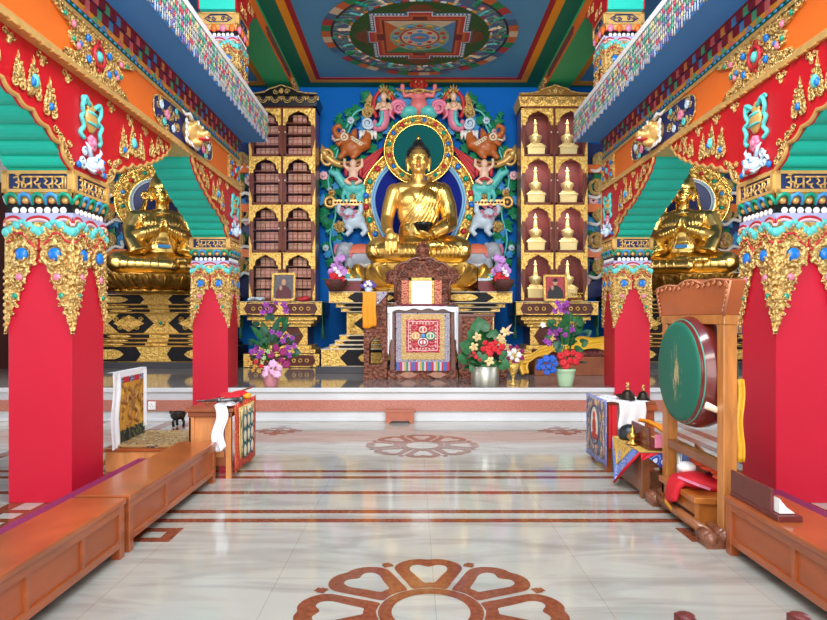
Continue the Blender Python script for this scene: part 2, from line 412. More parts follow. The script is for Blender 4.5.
# ceiling with painted borders
CZ = 6.84
m = MB(); m.box(-8.8, 8.8, -3.4, 14.5, CZ, CZ+.2); ceil = struct(m.build('ceiling', BLUEC))
CGREEN = mat('ceiling_green_band', (0, 116, 92), .7, bump=.6, bscale=40); CYEL = mat('ceiling_yellow_band', (246, 158, 20), .7, bump=.6, bscale=40); CRED = mat('ceiling_red_band', (168, 18, 36), .7, bump=.6, bscale=40)
def bands(x0, x1, y0, y1):
    for nm, mt, o0, o1, dz in (('green_band', CGREEN, 0, .30, .012), ('yellow_band', CYEL, .30, .45, .011), ('red_band', CRED, .45, .55, .010)):
        b = MB()
        k = 0.72 if nm == 'green_band' else 1.0
        b.box(x0+o0, x0+o1, y0, y1-o0, CZ-dz, CZ); b.box(x1-o1, x1-o0, y0, y1-o0, CZ-dz, CZ); b.box(x0+o0, x1-o0, y1-o1, y1-o0, CZ-dz-.001, CZ)
        b.build(nm, mt, ceil)
bands(-2.72, 2.72, -2, 14.2)
def bands2(x0, x1):
    for nm, mt, o0, o1 in (('green_band', CGREEN, 0, .12), ('yellow_band', CYEL, .12, .34)):
        b = MB(); b.box(x0+o0, x0+o1, 3, 14.2-o0, CZ-.01, CZ); b.box(x1-o1, x1-o0, 3, 14.2-o0, CZ-.01, CZ); b.box(x0+o0, x1-o0, 14.2-o1, 14.2-o0, CZ-.011, CZ)
        b.build(nm, mt, ceil)
bands2(-8.5, -3.245); bands2(3.245, 8.5)
# ceiling beams with painted sides
BGREEN = mat('beam_green_paint', (50, 172, 110), .55, var=.04)
SIDEP = pattern('painted_scroll_panel', [(30,36,60), (58,84,96), (150,90,50), (30,40,70), (120,60,50)], 26)
for sg in (-1, 1):
    m = MB(); a, b = sorted((sg*2.72, sg*3.245)); m.box(a, b, -3.2, 14.2, 6.5, CZ); bm = struct(m.build('ceiling_beam', BGREEN))
    m = MB(); a, b = sorted((sg*2.72, sg*2.70)); m.box(a, b, -3.2, 14.2, 6.505, 6.72); m.build('side_board', ORANGE, bm)
    for y in (11.9, 7.4, 3.0):
        m = MB(); a, b = sorted((sg*2.70, sg*2.69)); m.prism([(y-1.1, 6.61), (y-.95, 6.55), (y+.95, 6.55), (y+1.1, 6.61), (y+.95, 6.69), (y-.95, 6.69)], a, b, 'yz'); m.build('painted_panel', SIDEP, bm)
    m = MB(); m.M = at(sg*2.70, 13.55, 6.61, rz=-sg*pi/2)
    for k in range(-3, 4): m.spiral(k*.12, 0.02*(-1)**k, .07, 1.4, flip=(-1)**k, out=.01)
    m.build('gold_scroll', GOLDP, bm)
# round painted diagram in the middle of the ceiling
mand = thing('ceiling_mandala', 'round painted mandala on the blue ceiling above the central altar', 'ceiling painting', (.0, 11.67, CZ))
def disc(name, r0, r1, z, mt, n=72, z1=0):
    b = MB()
    for i in range(n):
        a, c = 2*pi*i/n, 2*pi*(i+1)/n
        b.add([(r0*cos(a), r0*sin(a), -z), (r1*cos(a), r1*sin(a), -z), (r1*cos(c), r1*sin(c), -z), (r0*cos(c), r0*sin(c), -z)], [(0,3,2,1)])
    for i in range(n):
        a, c = 2*pi*i/n, 2*pi*(i+1)/n
        b.add([(r1*cos(a), r1*sin(a), -z), (r1*cos(a), r1*sin(a), 0), (r1*cos(c), r1*sin(c), 0), (r1*cos(c), r1*sin(c), -z)], [(0,1,2,3)])
    return b.build(name, mt, mand)
RIMC = [mat('rim_'+k, c, .55) for k, c in (('orange', (208,104,48)), ('green', (36,140,84)), ('red', (186,58,54)), ('sand', (222,200,166)), ('slate_blue', (74,110,150)), ('blue', (80,140,190)))]
b = MB(); n = 96
for i in range(n):
    b.m = [0,1,2,4,3,0,1,2,5,4,0,3][(i//2) % 12]; a, c = 2*pi*i/n, 2*pi*(i+1)/n
    b.add([(1.66*cos(a), 1.66*sin(a), -.012), (1.835*cos(a), 1.835*sin(a), -.012), (1.835*cos(c), 1.835*sin(c), -.012), (1.66*cos(c), 1.66*sin(c), -.012)], [(0,3,2,1)])
b.build('coloured_rim', RIMC, mand)
disc('black_ring', 1.62, 1.665, .014, BLACK)
LAND = pattern('painted_landscape_ring', [(96,140,150), (70,120,110), (46,120,70), (120,160,170), (150,190,160), (90,110,150)], 5.5)
disc('landscape_ring', 1.36, 1.63, .012, LAND)
b = MB()
for k in range(28):
    a = 2*pi*k/28; rr = 1.49+.07*(-1)**k
    b.m = k % 4; b.M = Matrix.Translation((rr*cos(a), rr*sin(a), -.013)) @ Matrix.Rotation(pi/2, 4, 'X') @ Matrix.Rotation(a, 4, 'Y')
    for q in range(3): b.leafp((q-1)*.07, .02*q, .05+.02*(k % 3 == 0), q*1.3+k, .004)
b.build('painted_tree', [GREEN, LTEAL, GREENJ, RIMC[3]], mand)
b = MB()
for k in range(8):
    a = 2*pi*k/8; b.m = k % 2; b.M = Matrix.Translation((1.5*cos(a), 1.5*sin(a), -.016)) @ Matrix.Rotation(pi/2, 4, 'X')
    b.ell((0, 0, 0), (.07, .006, .07), 10, 5); b.m = 2; b.ell((0, -.004, 0), (.035, .006, .04), 8, 5)
b.build('painted_figure', [RIMC[2], RIMC[0], OFFW], mand)
b = MB()
for k in range(64):
    a = 2*pi*k/64; b.m = k % 4; b.M = Matrix.Translation((1.335*cos(a), 1.335*sin(a), -.016)) @ Matrix.Rotation(a, 4, 'Z'); b.box(-.022, .022, -.05, .05, -.002, .006)
b.build('dotted_ring', [YEL, RIMC[5], CRIM, WHITE], mand)
disc('green_disc', 0, 1.315, .013, mat('mandala_green', (44, 90, 34), .6, var=.2, scale=14))
def plus(h, g, gd):     # square with T gates
    q = [(g,-h),(g,-h-gd),(-g,-h-gd),(-g,-h)]
    pts = []
    for k in range(4):
        c, s_ = cos(-k*pi/2), sin(-k*pi/2)
        base = [(h,-h)]+q+[(-h,-h)] if False else [(h, -h), (g, -h), (g, -h-gd), (-g, -h-gd), (-g, -h)]
        pts += [(x*c-y*s_, x*s_+y*c) for x, y in base]
    return pts
def plate(name, pts, z, mt):
    b = MB(); b.prism(pts, -z, 0, 'xy'); return b.build(name, mt, mand)
BROWNP = mat('mandala_brown', (120, 66, 34), .6, var=.15)
for k in range(4):
    c, s_ = cos(k*pi/2), sin(k*pi/2)
    plate('gate_roof', [(x*c-y*s_, x*s_+y*c) for x, y in [(-.36,.98),(-.28,1.04),(-.2,1.04),(-.2,1.12),(-.1,1.2),(.1,1.2),(.2,1.12),(.2,1.04),(.28,1.04),(.36,.98)]], .0145, BROWNP)
plate('palace_wall', plus(.90, .24, .08), .016, RIMC[4])
b = MB()
for k in range(4):
    b.M = Matrix.Rotation(k*pi/2, 4, 'Z')
    for i in range(26):
        if abs(i-12.5) > 3.6: b.box(-.86+i*.0675, -.83+i*.0675, .84, .885, -.018, -.015)
b.build('white_battlement', WHITE, mand)
plate('palace_border', plus(.82, .22, .13), .0175, WHITE); plate('red_court', plus(.80, .20, .14), .0185, RIMC[2])
plate('orange_court', plus(.73, .17, .12), .0195, RIMC[0]); plate('dark_court', plus(.68, .13, .12), .0205, DRED)
for k, mt in enumerate((RIMC[5], RIMC[1], RIMC[0], RIMC[3])):
    c, s_ = cos(k*pi/2), sin(k*pi/2)
    plate('quadrant', [(x*c-y*s_, x*s_+y*c) for x, y in ((0, 0), (.64, -.64), (.64, .64))], .0215, mt)
disc('inner_ring', 0, .56, .0225, mat('mandala_pale_green', (150, 178, 150), .6, var=.3, scale=16))
b = MB()
for k in range(16):
    a = 2*pi*k/16; b.m = k % 3; b.M = Matrix.Translation((.46*cos(a), .46*sin(a), -.0235)) @ Matrix.Rotation(a, 4, 'Z'); b.lathe([(0, -.002), (.06, 0), (.065, .01)], 10, sx=.8, sy=1)
b.build('lotus_petal', [RIMC[2], YEL, SKYB], mand)
disc('red_ring', 0, .38, .0245, RIMC[2]); disc('pale_ring', 0, .34, .0255, RIMC[3])
b = MB()
for k in range(8):
    a = 2*pi*k/8; b.m = k % 2; b.M = Matrix.Translation((.26*cos(a), .26*sin(a), -.0265)); b.lathe([(0, -.002), (.05, 0), (.055, .01)], 10)
b.build('inner_petal', [SKYB, CRIM], mand)
disc('centre_disc', 0, .19, .0265, SKYB)
b = MB(); b.M = Matrix.Translation((0, 0, -.028)); b.lathe([(0, -.004), (.06, 0), (.07, .01)], 10); b.box(-.12, .12, -.02, .02, -.002, .004)
b.build('centre_figure', RIMC[0], mand)
# ------------------------------------------------------------------ ornate columns with brackets
STEPB = [(0,2.73),(.27,2.72),(.33,2.74),(.40,2.84),(.47,2.88),(.56,2.91),(.64,2.98),(.74,3.0),(.84,3.02),(.92,3.07),(1.04,3.08),(1.13,3.14),(1.25,3.17),(1.33,3.23),(1.45,3.26),(1.54,3.33),(1.66,3.37),(1.75,3.45),(1.77,3.52)]
def half_curve(pts):           # symmetric profile out of one half
    return [(-a, b) for a, b in reversed(pts[1:])]+pts
def scallop(pts, amp=.02):
    out = []
    for i in range(len(pts)-1):
        a, b = Vector(pts[i]), Vector(pts[i+1]); 
        k = max(2, int((b-a).length/.05))
        for j in range(k):
            out.append(tuple(a.lerp(b, j/k)))
    out.append(pts[-1]); return out
hw = .26
def panel_glyphs(mb):
    """six raised Indic style syllables in the panel frame (u centre 0, v 0..1 scaled)"""
    s = .115
    def st(u, pts, r=.0095): mb.tube([(u+x*s, -.008, y*s) for x, y in pts], r, 5, up=(0,-1,0))
    u = -.185
    st(u, [(-.25,.35),(.1,.42),(.15,.1),(-.1,0),(.18,-.1),(.1,-.45),(-.25,-.38)]); st(u, [(.15,0),(.38,.05),(.42,-.42)]); st(u, [(-.1,.62),(.1,.55),(.25,.68)])
    u = -.095
    st(u, [(-.4,.42),(.45,.42)]); st(u, [(.32,.42),(.32,-.45)]); st(u, [(-.25,.42),(-.28,-.1),(-.05,-.2),(.3,-.05)]); st(u, [(-.05,-.2),(-.2,-.45)])
    u = 0.0
    st(u, [(-.35,.42),(.4,.42)]); st(u, [(0,.42),(-.02,.15),(-.28,.0),(-.1,-.2),(.2,-.1),(.05,-.3),(.25,-.5)]); mb.ell((u+.05*s, -.01, .72*s), (.012,.008,.012), 6, 5)
    for u in (.095, .185):
        st(u, [(-.42,.42),(.42,.42)]); st(u, [(.3,.42),(.3,-.45)]); st(u, [(-.3,.3),(-.1,.1),(-.32,-.1),(-.05,-.25),(.28,-.05)]); st(u, [(-.05,-.25),(.1,-.48)])
    st(.245, [(0,.45),(0,-.45)])
def make_capital_face(root, dz, tongue):
    pass
PANELB = mat('panel_blue_ground', (22, 46, 96), .45)
def face_part(root, name, mt, fn, faces=4, r=hw, dz=0, subs=()):
    """the same ornament on all four faces of the shaft: one mesh, four objects"""
    mb = MB(); fn(mb); out = []
    first = None
    for k in range(faces):
        if first is None:
            o = mb.build(name, mt, root); first = o
        else:
            o = first.copy(); COL.objects.link(o); o.parent = root
        a = k*pi/2; o.rotation_euler.z = a; o.location = (r*sin(a), -r*cos(a), dz); out.append(o)
    return out
def sub_part(parents, name, mt, fn):
    mb = MB(); fn(mb); first = None
    for p in parents:
        if first is None: o = mb.build(name, mt, p); first = o
        else: o = first.copy(); COL.objects.link(o); o.parent = p
def pendant_shape(sg):
    L = [(0,1.385),(.012,1.45),(.03,1.49),(.03,1.53),(.055,1.56),(.052,1.6),(.08,1.63),(.078,1.68),(.112,1.72),(.11,1.77),(.15,1.8),(.148,1.85),(.19,1.9),(.2,1.95),(.238,1.985),(.256,2.04),(.256,2.2),(0,2.2)]
    return [(sg*(hw+.012-x), z) for x, z in L]
def f_pendant(mb):
    for sg in (-1, 1):
        mb.prism(pendant_shape(sg), -.001, -.022, 'xz')
        pts = [(x, -.022, z) for x, z in pendant_shape(sg)[:-2]]; mb.tube(pts, .009, 5, up=(0,-1,0))
        for du, v, r in ((.135, 2.03, .112), (.098, 1.84, .062), (.065, 1.69, .042)):
            u = sg*(hw-du); mb.ring(u, v, r*.78, r*.2, .024, 18, 6)
            mb.spiral(u+sg*r*.1, v-r*.25, r*.55, 1.1, r*.17, flip=sg, a0=-pi/2*1.4, out=.034)
            for a in (0, 1, 2, 3, 4, 5): mb.ell((u+r*1.02*cos(a*pi/3+.4), -.024, v+r*1.02*sin(a*pi/3+.4)), (r*.2, .016, r*.2), 6, 4)
        for du, v, r in ((.03, 1.6, .024), (.045, 1.555, .02), (.018, 1.52, .017), (.012, 1.475, .014), (.16, 1.9, .03), (.02, 1.78, .026), (.03, 1.92, .03), (.12, 1.76, .022), (.085, 1.62, .02)):
            mb.spiral(sg*(hw-du), v, r, 1.3, r*.3, flip=sg, out=.026, seg=9)
        for k in range(9): mb.ell((sg*(hw+.006), -.026, 1.46+k*.055), (.013, .012, .018), 6, 4)
def f_cloud_gold(mb):
    mb.prism([(-hw-.01, 2.17), (hw+.01, 2.17), (hw+.01, 2.34), (-hw-.01, 2.34)], -.0, -.016, 'xz')
    for u in (-.2, -.065, .065, .2):
        mb.spiral(u-.02, 2.17, .04, 1.2, flip=1, out=.03); mb.spiral(u+.03, 2.19, .034, 1.2, flip=-1, out=.03)
        mb.ell((u, -.02, 2.24), (.03, .02, .035), 8, 5)
    mb.ell((hw-.01, -.02, 2.3), (.02, .02, .03), 8, 5); mb.ell((-hw+.01, -.02, 2.3), (.02, .02, .03), 8, 5)
def f_red_rim(mb):
    for sg in (-1, 1):
        mb.tube([(sg*(.262), -.02, 2.13), (sg*.22, -.024, 2.15), (sg*.19, -.03, 2.2), (sg*.13, -.03, 2.21), (sg*.09, -.026, 2.16), (sg*.04, -.024, 2.1), (0, -.024, 2.07)], .011, 5, up=(0,-1,0))
def f_teal_lobe(mb):
    for c in (-.262, 0, .262):
        for k, (dx, dz, r) in enumerate(((0,-.02,.045),(-.04,0,.04),(.04,0,.04),(-.08,.035,.042),(.08,.035,.042),(-.115,.06,.03),(.115,.06,.03))):
            u = c+dx
            if abs(u) > .275: continue
            mb.ell((u, -.02, 2.238+dz), (r*.86, .02, r*.9), 9, 6)
def f_scallop(dz, r0, mbw, th):
    def fn(mb):
        for c in (-.205, 0, .205):
            mb.tube([(c+.1025*cos(pi*i/10)*(1 if c == 0 else .68), -.022-dz*.1, 2.265+dz+r0*sin(pi*i/10)) for i in range(11)], th, 5, up=(0,-1,0))
    return fn
def f_mauve(mb): mb.prism([(-.27, 2.3), (.27, 2.3), (.27, 2.375), (-.27, 2.375)], 0, -.018, 'xz')
def f_beads_ground(mb): mb.box(-.264, .264, -.0, .1, 2.366, 2.455)
def f_beads(mb):
    for k in range(7): mb.ell((-.195+k*.065, -.004, 2.396), (.028, .012, .028), 14, 8)
def f_petal(col):
    def fn(mb):
        for k in range(5):
            if (k % 2) != col: continue
            u = -.215+k*.1075
            mb.tube([(u-.05, -.008, 2.442), (u-.05, -.022, 2.48), (u-.036, -.036, 2.512), (u, -.042, 2.526), (u+.036, -.036, 2.512), (u+.05, -.022, 2.48), (u+.05, -.008, 2.442)], [.009,.014,.017,.018,.017,.014,.009], 6, up=(0,-1,.3))
    return fn
def f_petal_gold(mb):
    for k in range(5): mb.ell((-.215+k*.1075, -.012, 2.478), (.03, .022, .03), 9, 6)
def f_petal_ground(mb):
    v = [(-.235,.02,2.432),(.235,.02,2.432),(.28,-.03,2.54),(-.28,-.03,2.54)]; mb.add(v, [(0,1,2,3)])
def f_frame(mb):
    a, z0, z1 = .282, 2.54, 2.716
    for x0, x1, q0, q1 in ((-a, a, z0, z0+.026), (-a, a, z1-.026, z1), (-a, -a+.035, z0, z1), (a-.035, a, z0, z1)): mb.box(x0, x1, -.042, .0, q0, q1)
    mb.box(.235 if False else -.248, -.238, -.032, 0, z0, z1); mb.box(.238, .248, -.032, 0, z0, z1)
def f_panel(mb): mb.box(-.28, .28, -.024, .02, 2.545, 2.712)
def f_glyph(mb):
    mb.M = at(0, -.022, 2.622, s=(.92, 1, .92)); panel_glyphs(mb)
def f_emblem(mb):
    mb.M = at(0, -.03, 2.628)
    mb.tube([(-.2,0,0),(-.12,0,.05),(0,0,.055),(.12,0,.05),(.2,0,0),(.12,0,-.05),(0,0,-.055),(-.12,0,-.05)], .01, 5, closed=True, up=(0,-1,0))
    for sg in (-1, 1): mb.spiral(sg*.07, 0, .035, 1.4, flip=sg, out=0); mb.spiral(sg*.14, .0, .025, 1.4, flip=-sg, out=0)
def f_tear(c):
    def fn(mb):
        for k in range(4):
            if k % 2 == c: mb.ell((-.2+k*.133, -.03, 2.485), (.045, .03, .058), 10, 7)
    return fn
def add_capital(root, upper=False):
    if upper:
        fr = face_part(root, 'panel_ground', GOLDS, f_panel); sub_part(fr, 'gold_frame', GOLDS, f_frame); sub_part(fr, 'scroll_emblem', PANELB, f_emblem)
        p = face_part(root, 'petal_ground', GOLDS, f_petal_ground); sub_part(p, 'pink_petal', PINK, f_tear(0)); sub_part(p, 'orange_petal', ORANGE, f_tear(1))
    else:
        fr = face_part(root, 'text_panel', PANELB, f_panel); sub_part(fr, 'gold_frame', GOLDS, f_frame); sub_part(fr, 'raised_lettering', GOLDS, f_glyph)
        p = face_part(root, 'petal_ground', GOLDS, f_petal_ground)
        sub_part(p, 'blue_petal', SKYB, f_petal(1)); sub_part(p, 'green_petal', GREENJ, f_petal(0)); sub_part(p, 'petal_heart', GOLDS, f_petal_gold)
    bd = face_part(root, 'bead_band', BLACK, f_beads_ground, r=.266); sub_part(bd, 'white_bead', WHITE, f_beads)
    mv = face_part(root, 'cloud_band', MAUVE, f_mauve)
    sub_part(mv, 'crimson_scallop', CRIM, f_scallop(.024, .055, 0, .01)); sub_part(mv, 'pink_scallop', LPINK, f_scallop(.0, .055, 0, .013)); sub_part(mv, 'teal_lobe', LTEAL, f_teal_lobe)
    cg = face_part(root, 'gold_cloud', GOLDP, f_cloud_gold); sub_part(cg, 'red_rim', CRIM, f_red_rim)
    pe = face_part(root, 'gold_pendant', GOLDP, f_pendant)
    for sg in (-1, 1):
        sub_part(pe, 'blue_jewel', COBALT, lambda mb: mb.ell((sg*(hw-.125), -.026, 2.035), (.056, .03, .056), 12, 8))
        sub_part(pe, 'pink_jewel', PINK, lambda mb: mb.ell((sg*(hw-.105), -.026, 1.848), (.033, .022, .033), 10, 7))
        sub_part(pe, 'green_jewel', GREENJ, lambda mb: mb.ell((sg*(hw-.07), -.026, 1.695), (.024, .018, .024), 10, 7))
def add_bracket(root, near=0):
    """long stepped bracket lying along the beam, with carved boards on both sides"""
    # teal body: bulging steps
    pr = half_curve(STEPB); body = []
    for i, (a, b) in enumerate(pr):
        body.append((a, b+.03))
    mb = MB()
    steps = [(.27,2.74),(.37,2.82),(.50,2.90),(.66,2.975),(.86,3.05),(1.04,3.12),(1.22,3.20),(1.42,3.30),(1.60,3.40),(1.75,3.5)]
    half = [(0, 2.72), (.26, 2.72)]
    for i, (a, b) in enumerate(steps):
        if i == 0: continue
        a0, b0 = steps[i-1]
        dx, dz = a-a0, b-b0; L = sqrt(dx*dx+dz*dz); nx, nz = dz/L, -dx/L
        for t, q in ((.05, .004), (.2, .016), (.4, .022), (.6, .02), (.8, .012), (.93, .002)): half.append((a0+dx*t+nx*q, b0+dz*t+nz*q))
        half.append((a-nx*.014, b-nz*.014))
    half += [(1.76, 3.5), (1.76, 3.519)]
    prof = [(-a, b) for a, b in reversed(half[1:])]+half
    cl = lambda q: q if not near else [(max(a, -.33) if near > 0 else min(a, .33), b) for a, b in q]
    def dedupe(q):
        o_ = []
        for p_ in q:
            if near and o_ and abs(p_[0]) == .33 and abs(o_[-1][0]) == .33 and len(o_) > 1 and abs(o_[-2][0]) == .33: o_[-1] = p_
            else: o_.append(p_)
        return o_
    ok = lambda u: (not near) or u*near > -.27
    prof = dedupe(cl(prof))
    mb.prism(prof, -.26, .245, 'yz')
    br = mb.build('bracket', TEAL, root)
    # boards
    vh = scallop([(0,2.715),(.27,2.715),(.30,2.74)])
    lob = [(.30,2.74),(.44,2.89),(.62,2.965),(.80,3.035),(.98,3.075),(1.14,3.14),(1.29,3.2),(1.43,3.265),(1.56,3.33),(1.68,3.41),(1.77,3.52)]
    cur = [(0,2.715),(.27,2.715)]
    for i in range(len(lob)-1):
        a, b = Vector(lob[i]), Vector(lob[i+1]); n = Vector((b.y-a.y, a.x-b.x)).normalized(); L = (b-a).length
        for j in range(6):
            t = j/6; p = a.lerp(b, t)+n*(.028*sin(pi*t)); cur.append((p.x, p.y))
    cur.append(lob[-1])
    outline0 = [(-a, b) for a, b in reversed(cur[1:])]+cur
    for sg in (1,):
        M = at(sg*hw, 0, 0, rz=sg*pi/2); flip = 1 if sg > 0 else -1
        outline = dedupe(cl([(a*flip, z) for a, z in outline0])); outline = [(a*flip, z) for a, z in outline]
        S2 = [q for q in (-1, 1) if ok(q*flip)]
        b = MB(); b.M = M; b.prism(outline, .022, -.012, 'xz'); board = b.build('carved_board', REDV, root)
        g = MB(); g.M = M
        g.tube([(a, -.014, z+.006) for a, z in outline], .017, 6, up=(0,-1,0)); g.build('gold_rim', GOLDS, board)
        g = MB(); g.M = M
        for s2 in S2:
            for d, v, w_, h_ in ((.60, 3.06, .13, .3), (.98, 3.14, .11, .26), (1.24, 3.24, .10, .19), (1.38, 3.3, .075, .16), (1.51, 3.36, .06, .11), (1.62, 3.41, .05, .08)):
                g1 = MB(); g1.M = M; g1.flame(s2*d, v, w_*1.15, h_, .018); g1.build('gold_flame_leaf', GOLDP, board)
            if True: g = MB(); g.M = M
            for d, v, r in ((.36, 2.84, .05), (.45, 2.95, .045), (.30, 2.79, .04), (.40, 2.9, .035), (.52, 2.99, .035), (.33,2.93,.035)):
                g.spiral(s2*d, v, r, 1.4, flip=s2, out=.02)
            g.build('gold_edge_scroll', GOLDP, board)
        for k in range(-4, 5):
            if k == 0 or not ok(k*flip*.36) : continue
            u = k*.36+(.0 if k % 2 else .02)
            g = MB(); g.M = M; g.spiral(u-.04, 3.47, .034, 1.2, flip=1, out=.018, seg=9); g.spiral(u+.04, 3.47, .034, 1.2, flip=-1, out=.018, seg=9); g.ell((u, -.02, 3.435), (.024, .016, .04), 7, 5); g.build('gold_trefoil', GOLDP, board)
        g = MB(); g.M = M
        for s2 in S2:
            g = MB(); g.M = M; g.flame(s2*.80, 3.13, .15, .31, .016); g.build('gold_flame_leaf', GOLDP, board)
        g = MB(); g.M = M
        for s2 in S2: g = MB(); g.M = M; g.ell((s2*.80, -.03, 3.25), (.034, .03, .052), 10, 7); g.build('teal_jewel', LTEAL, board)
        g = MB(); g.M = M
        for s2 in S2:
            for q in (((s2*.83, -.028, 3.235), (.02, .03, .035)), ((s2*.60, -.03, 3.13), (.026, .024, .03))): g = MB(); g.M = M; g.ell(q[0], q[1], 10, 7); g.build('blue_jewel', COBALT, board)
        # treasure vase above, mask below
        g = MB(); g.M = M @ at(0, -.02, 3.11); g.lathe([(.03,0),(.05,.02),(.085,.07),(.1,.12),(.085,.16),(.05,.19),(.07,.21),(.05,.23),(.02,.27)], 14, sy=.35); g.build('vase_relief', GOLDS, board)
        g = MB(); g.M = M
        for s2 in (-1, 1):
            g.tube(smooth_path([(s2*.04,-.03,3.33),(s2*.12,-.04,3.38),(s2*.15,-.03,3.3),(s2*.12,-.02,3.24),(s2*.17,-.03,3.2),(s2*.13,-.03,3.13),(s2*.17,-.02,3.07),(s2*.12,-.03,3.03)], 3), .02, 6, up=(0,-1,0))
            g.spiral(s2*.13, 3.36, .045, 1.3, .012, flip=s2, out=.03)
        g.ell((0, -.04, 3.27), (.08, .02, .02), 8, 5); g.ell((0,-.045,3.18), (.1,.02,.014), 8, 5)
        g.build('teal_ribbon', LTEAL, board)
        g = MB(); g.M = M; g.flower(0, 3.02, .075, .03, 7); g.ell((0, -.05, 3.02), (.03, .02, .03), 8, 5); g.build('pink_flower', PINK, board)
        g = MB(); g.M = M
        g.ell((0, -.05, 2.83), (.1, .055, .075), 12, 8); g.ell((-.05, -.09, 2.865), (.03, .025, .028), 8, 6); g.ell((.05, -.09, 2.865), (.03, .025, .028), 8, 6); g.ell((0, -.1, 2.82), (.035, .03, .03), 8, 6)
        for s2 in (-1, 1):
            g.spiral(s2*.14, 2.83, .06, 1.4, .016, flip=s2, out=.03); g.spiral(s2*.11, 2.92, .045, 1.4, .013, flip=-s2, out=.03); g.tube([(s2*.05,-.05,2.89),(s2*.1,-.06,2.96),(s2*.12,-.04,3.0)], [.02,.014,.004], 6)
            g.tube([(s2*.02,-.09,2.78),(s2*.08,-.08,2.76),(s2*.13,-.05,2.79)], [.012,.014,.004], 5)
        mk = g.build('white_mask_carving', PALEB, board)
        g = MB(); g.M = M
        g.ell((0, -.085, 2.775), (.06, .02, .022), 8, 6); g.build('red_mouth', CRIM, board)
        g = MB(); g.M = M
        for s2 in (-1, 1):
            g.ell((s2*.05, -.112, 2.868), (.012, .008, .012), 8, 5); g.ell((s2*.21, -.03, 2.79), (.03, .02, .03), 8, 5)
        g.build('blue_spot', COBALT, board)
def make_column(name, label, base=None):
    root = base or thing(name, label, 'column')
    m = MB(); m.box(-hw, hw, -hw, hw, 0, 2.73); m.build('shaft', RED, root, bevel=.004, seg=1)
    return root
CXC = 3.115
cols = {}
for sg, y, near, lab in ((-1, 5.34, 0, 'tall red square column on the floor behind the long left bench, carved gold capital'),
                         (1, 5.34, 0, 'tall red square column beyond the drum stand at the right bench, carved gold capital'),
                         (-1, 9.41, -1, 'red square column at the platform edge beside the pink pot of purple orchids'),
                         (1, 9.41, 1, 'red square column at the platform edge behind the table of dark bells')):
    if not cols:
        c = make_column('column', lab); add_capital(c); cols['plain'] = dup(c); add_bracket(c); cols['full'] = c
    elif near == 0: c = dup(cols['full'], label=lab)
    else:
        c = dup(cols['plain'], label=lab); add_bracket(c, near)
    c.location = (sg*CXC-(.06 if (sg < 0 and y < 6) else 0), y, 0); c.rotation_euler.z = 0 if sg < 0 else pi
def wipe(o):
    for ch in list(o.children): wipe(ch)
    bpy.data.objects.remove(o)
wipe(cols['plain'])
for o in bpy.data.objects:
    if o.get('category') == 'column': o['kind'] = 'thing'; o['group'] = 'red columns of the hall'
# upper storey columns standing on the gallery slab
u0 = thing('upper_column', '', 'column', (0,0,0), 0, 'upper gallery columns'); 
m = MB(); m.box(-hw, hw, -hw, hw, 4.72-3.31, 2.73); m.build('shaft', RED, u0)
add_capital(u0, True)
m = MB()
half = [(.27, 2.72), (.34, 2.74), (.36, 2.9), (.5, 2.94), (.55, 3.06), (.7, 3.1), (.75, 3.19)]
m.prism([(-a, b) for a, b in reversed(half)]+half, -.26, .26, 'yz'); m.build('bracket', TEAL, u0)
for sg in (-1, 1):
    b = MB(); b.M = at(sg*hw, 0, 0, rz=sg*pi/2); b.prism([(-a*1.02, z-.0) for a, z in reversed(half)]+[(a*1.02, z) for a, z in half], 0, -.02, 'xz'); bo = b.build('carved_board', REDV, u0)
    b = MB(); b.M = at(sg*hw, 0, 0, rz=sg*pi/2)
    for u in (-.5, -.3, -.1, .1, .3, .5): b.flame(u, 2.95+abs(u)*.2 if abs(u) > .2 else 2.8, .1, .16, .024)
    b.build('gold_leaf_carving', GOLDP, bo)
u0.location = (-2.985, 9.41, 3.31); u0['label'] = 'upper gallery column with teal bracket above the pot of purple orchids'
dup(u0, (2.985, 9.41, 3.31), pi, 'upper gallery column with teal bracket above the display cabinet side')

for o in bpy.data.objects:
    if o.get('category') == 'column': o['kind'] = 'thing'
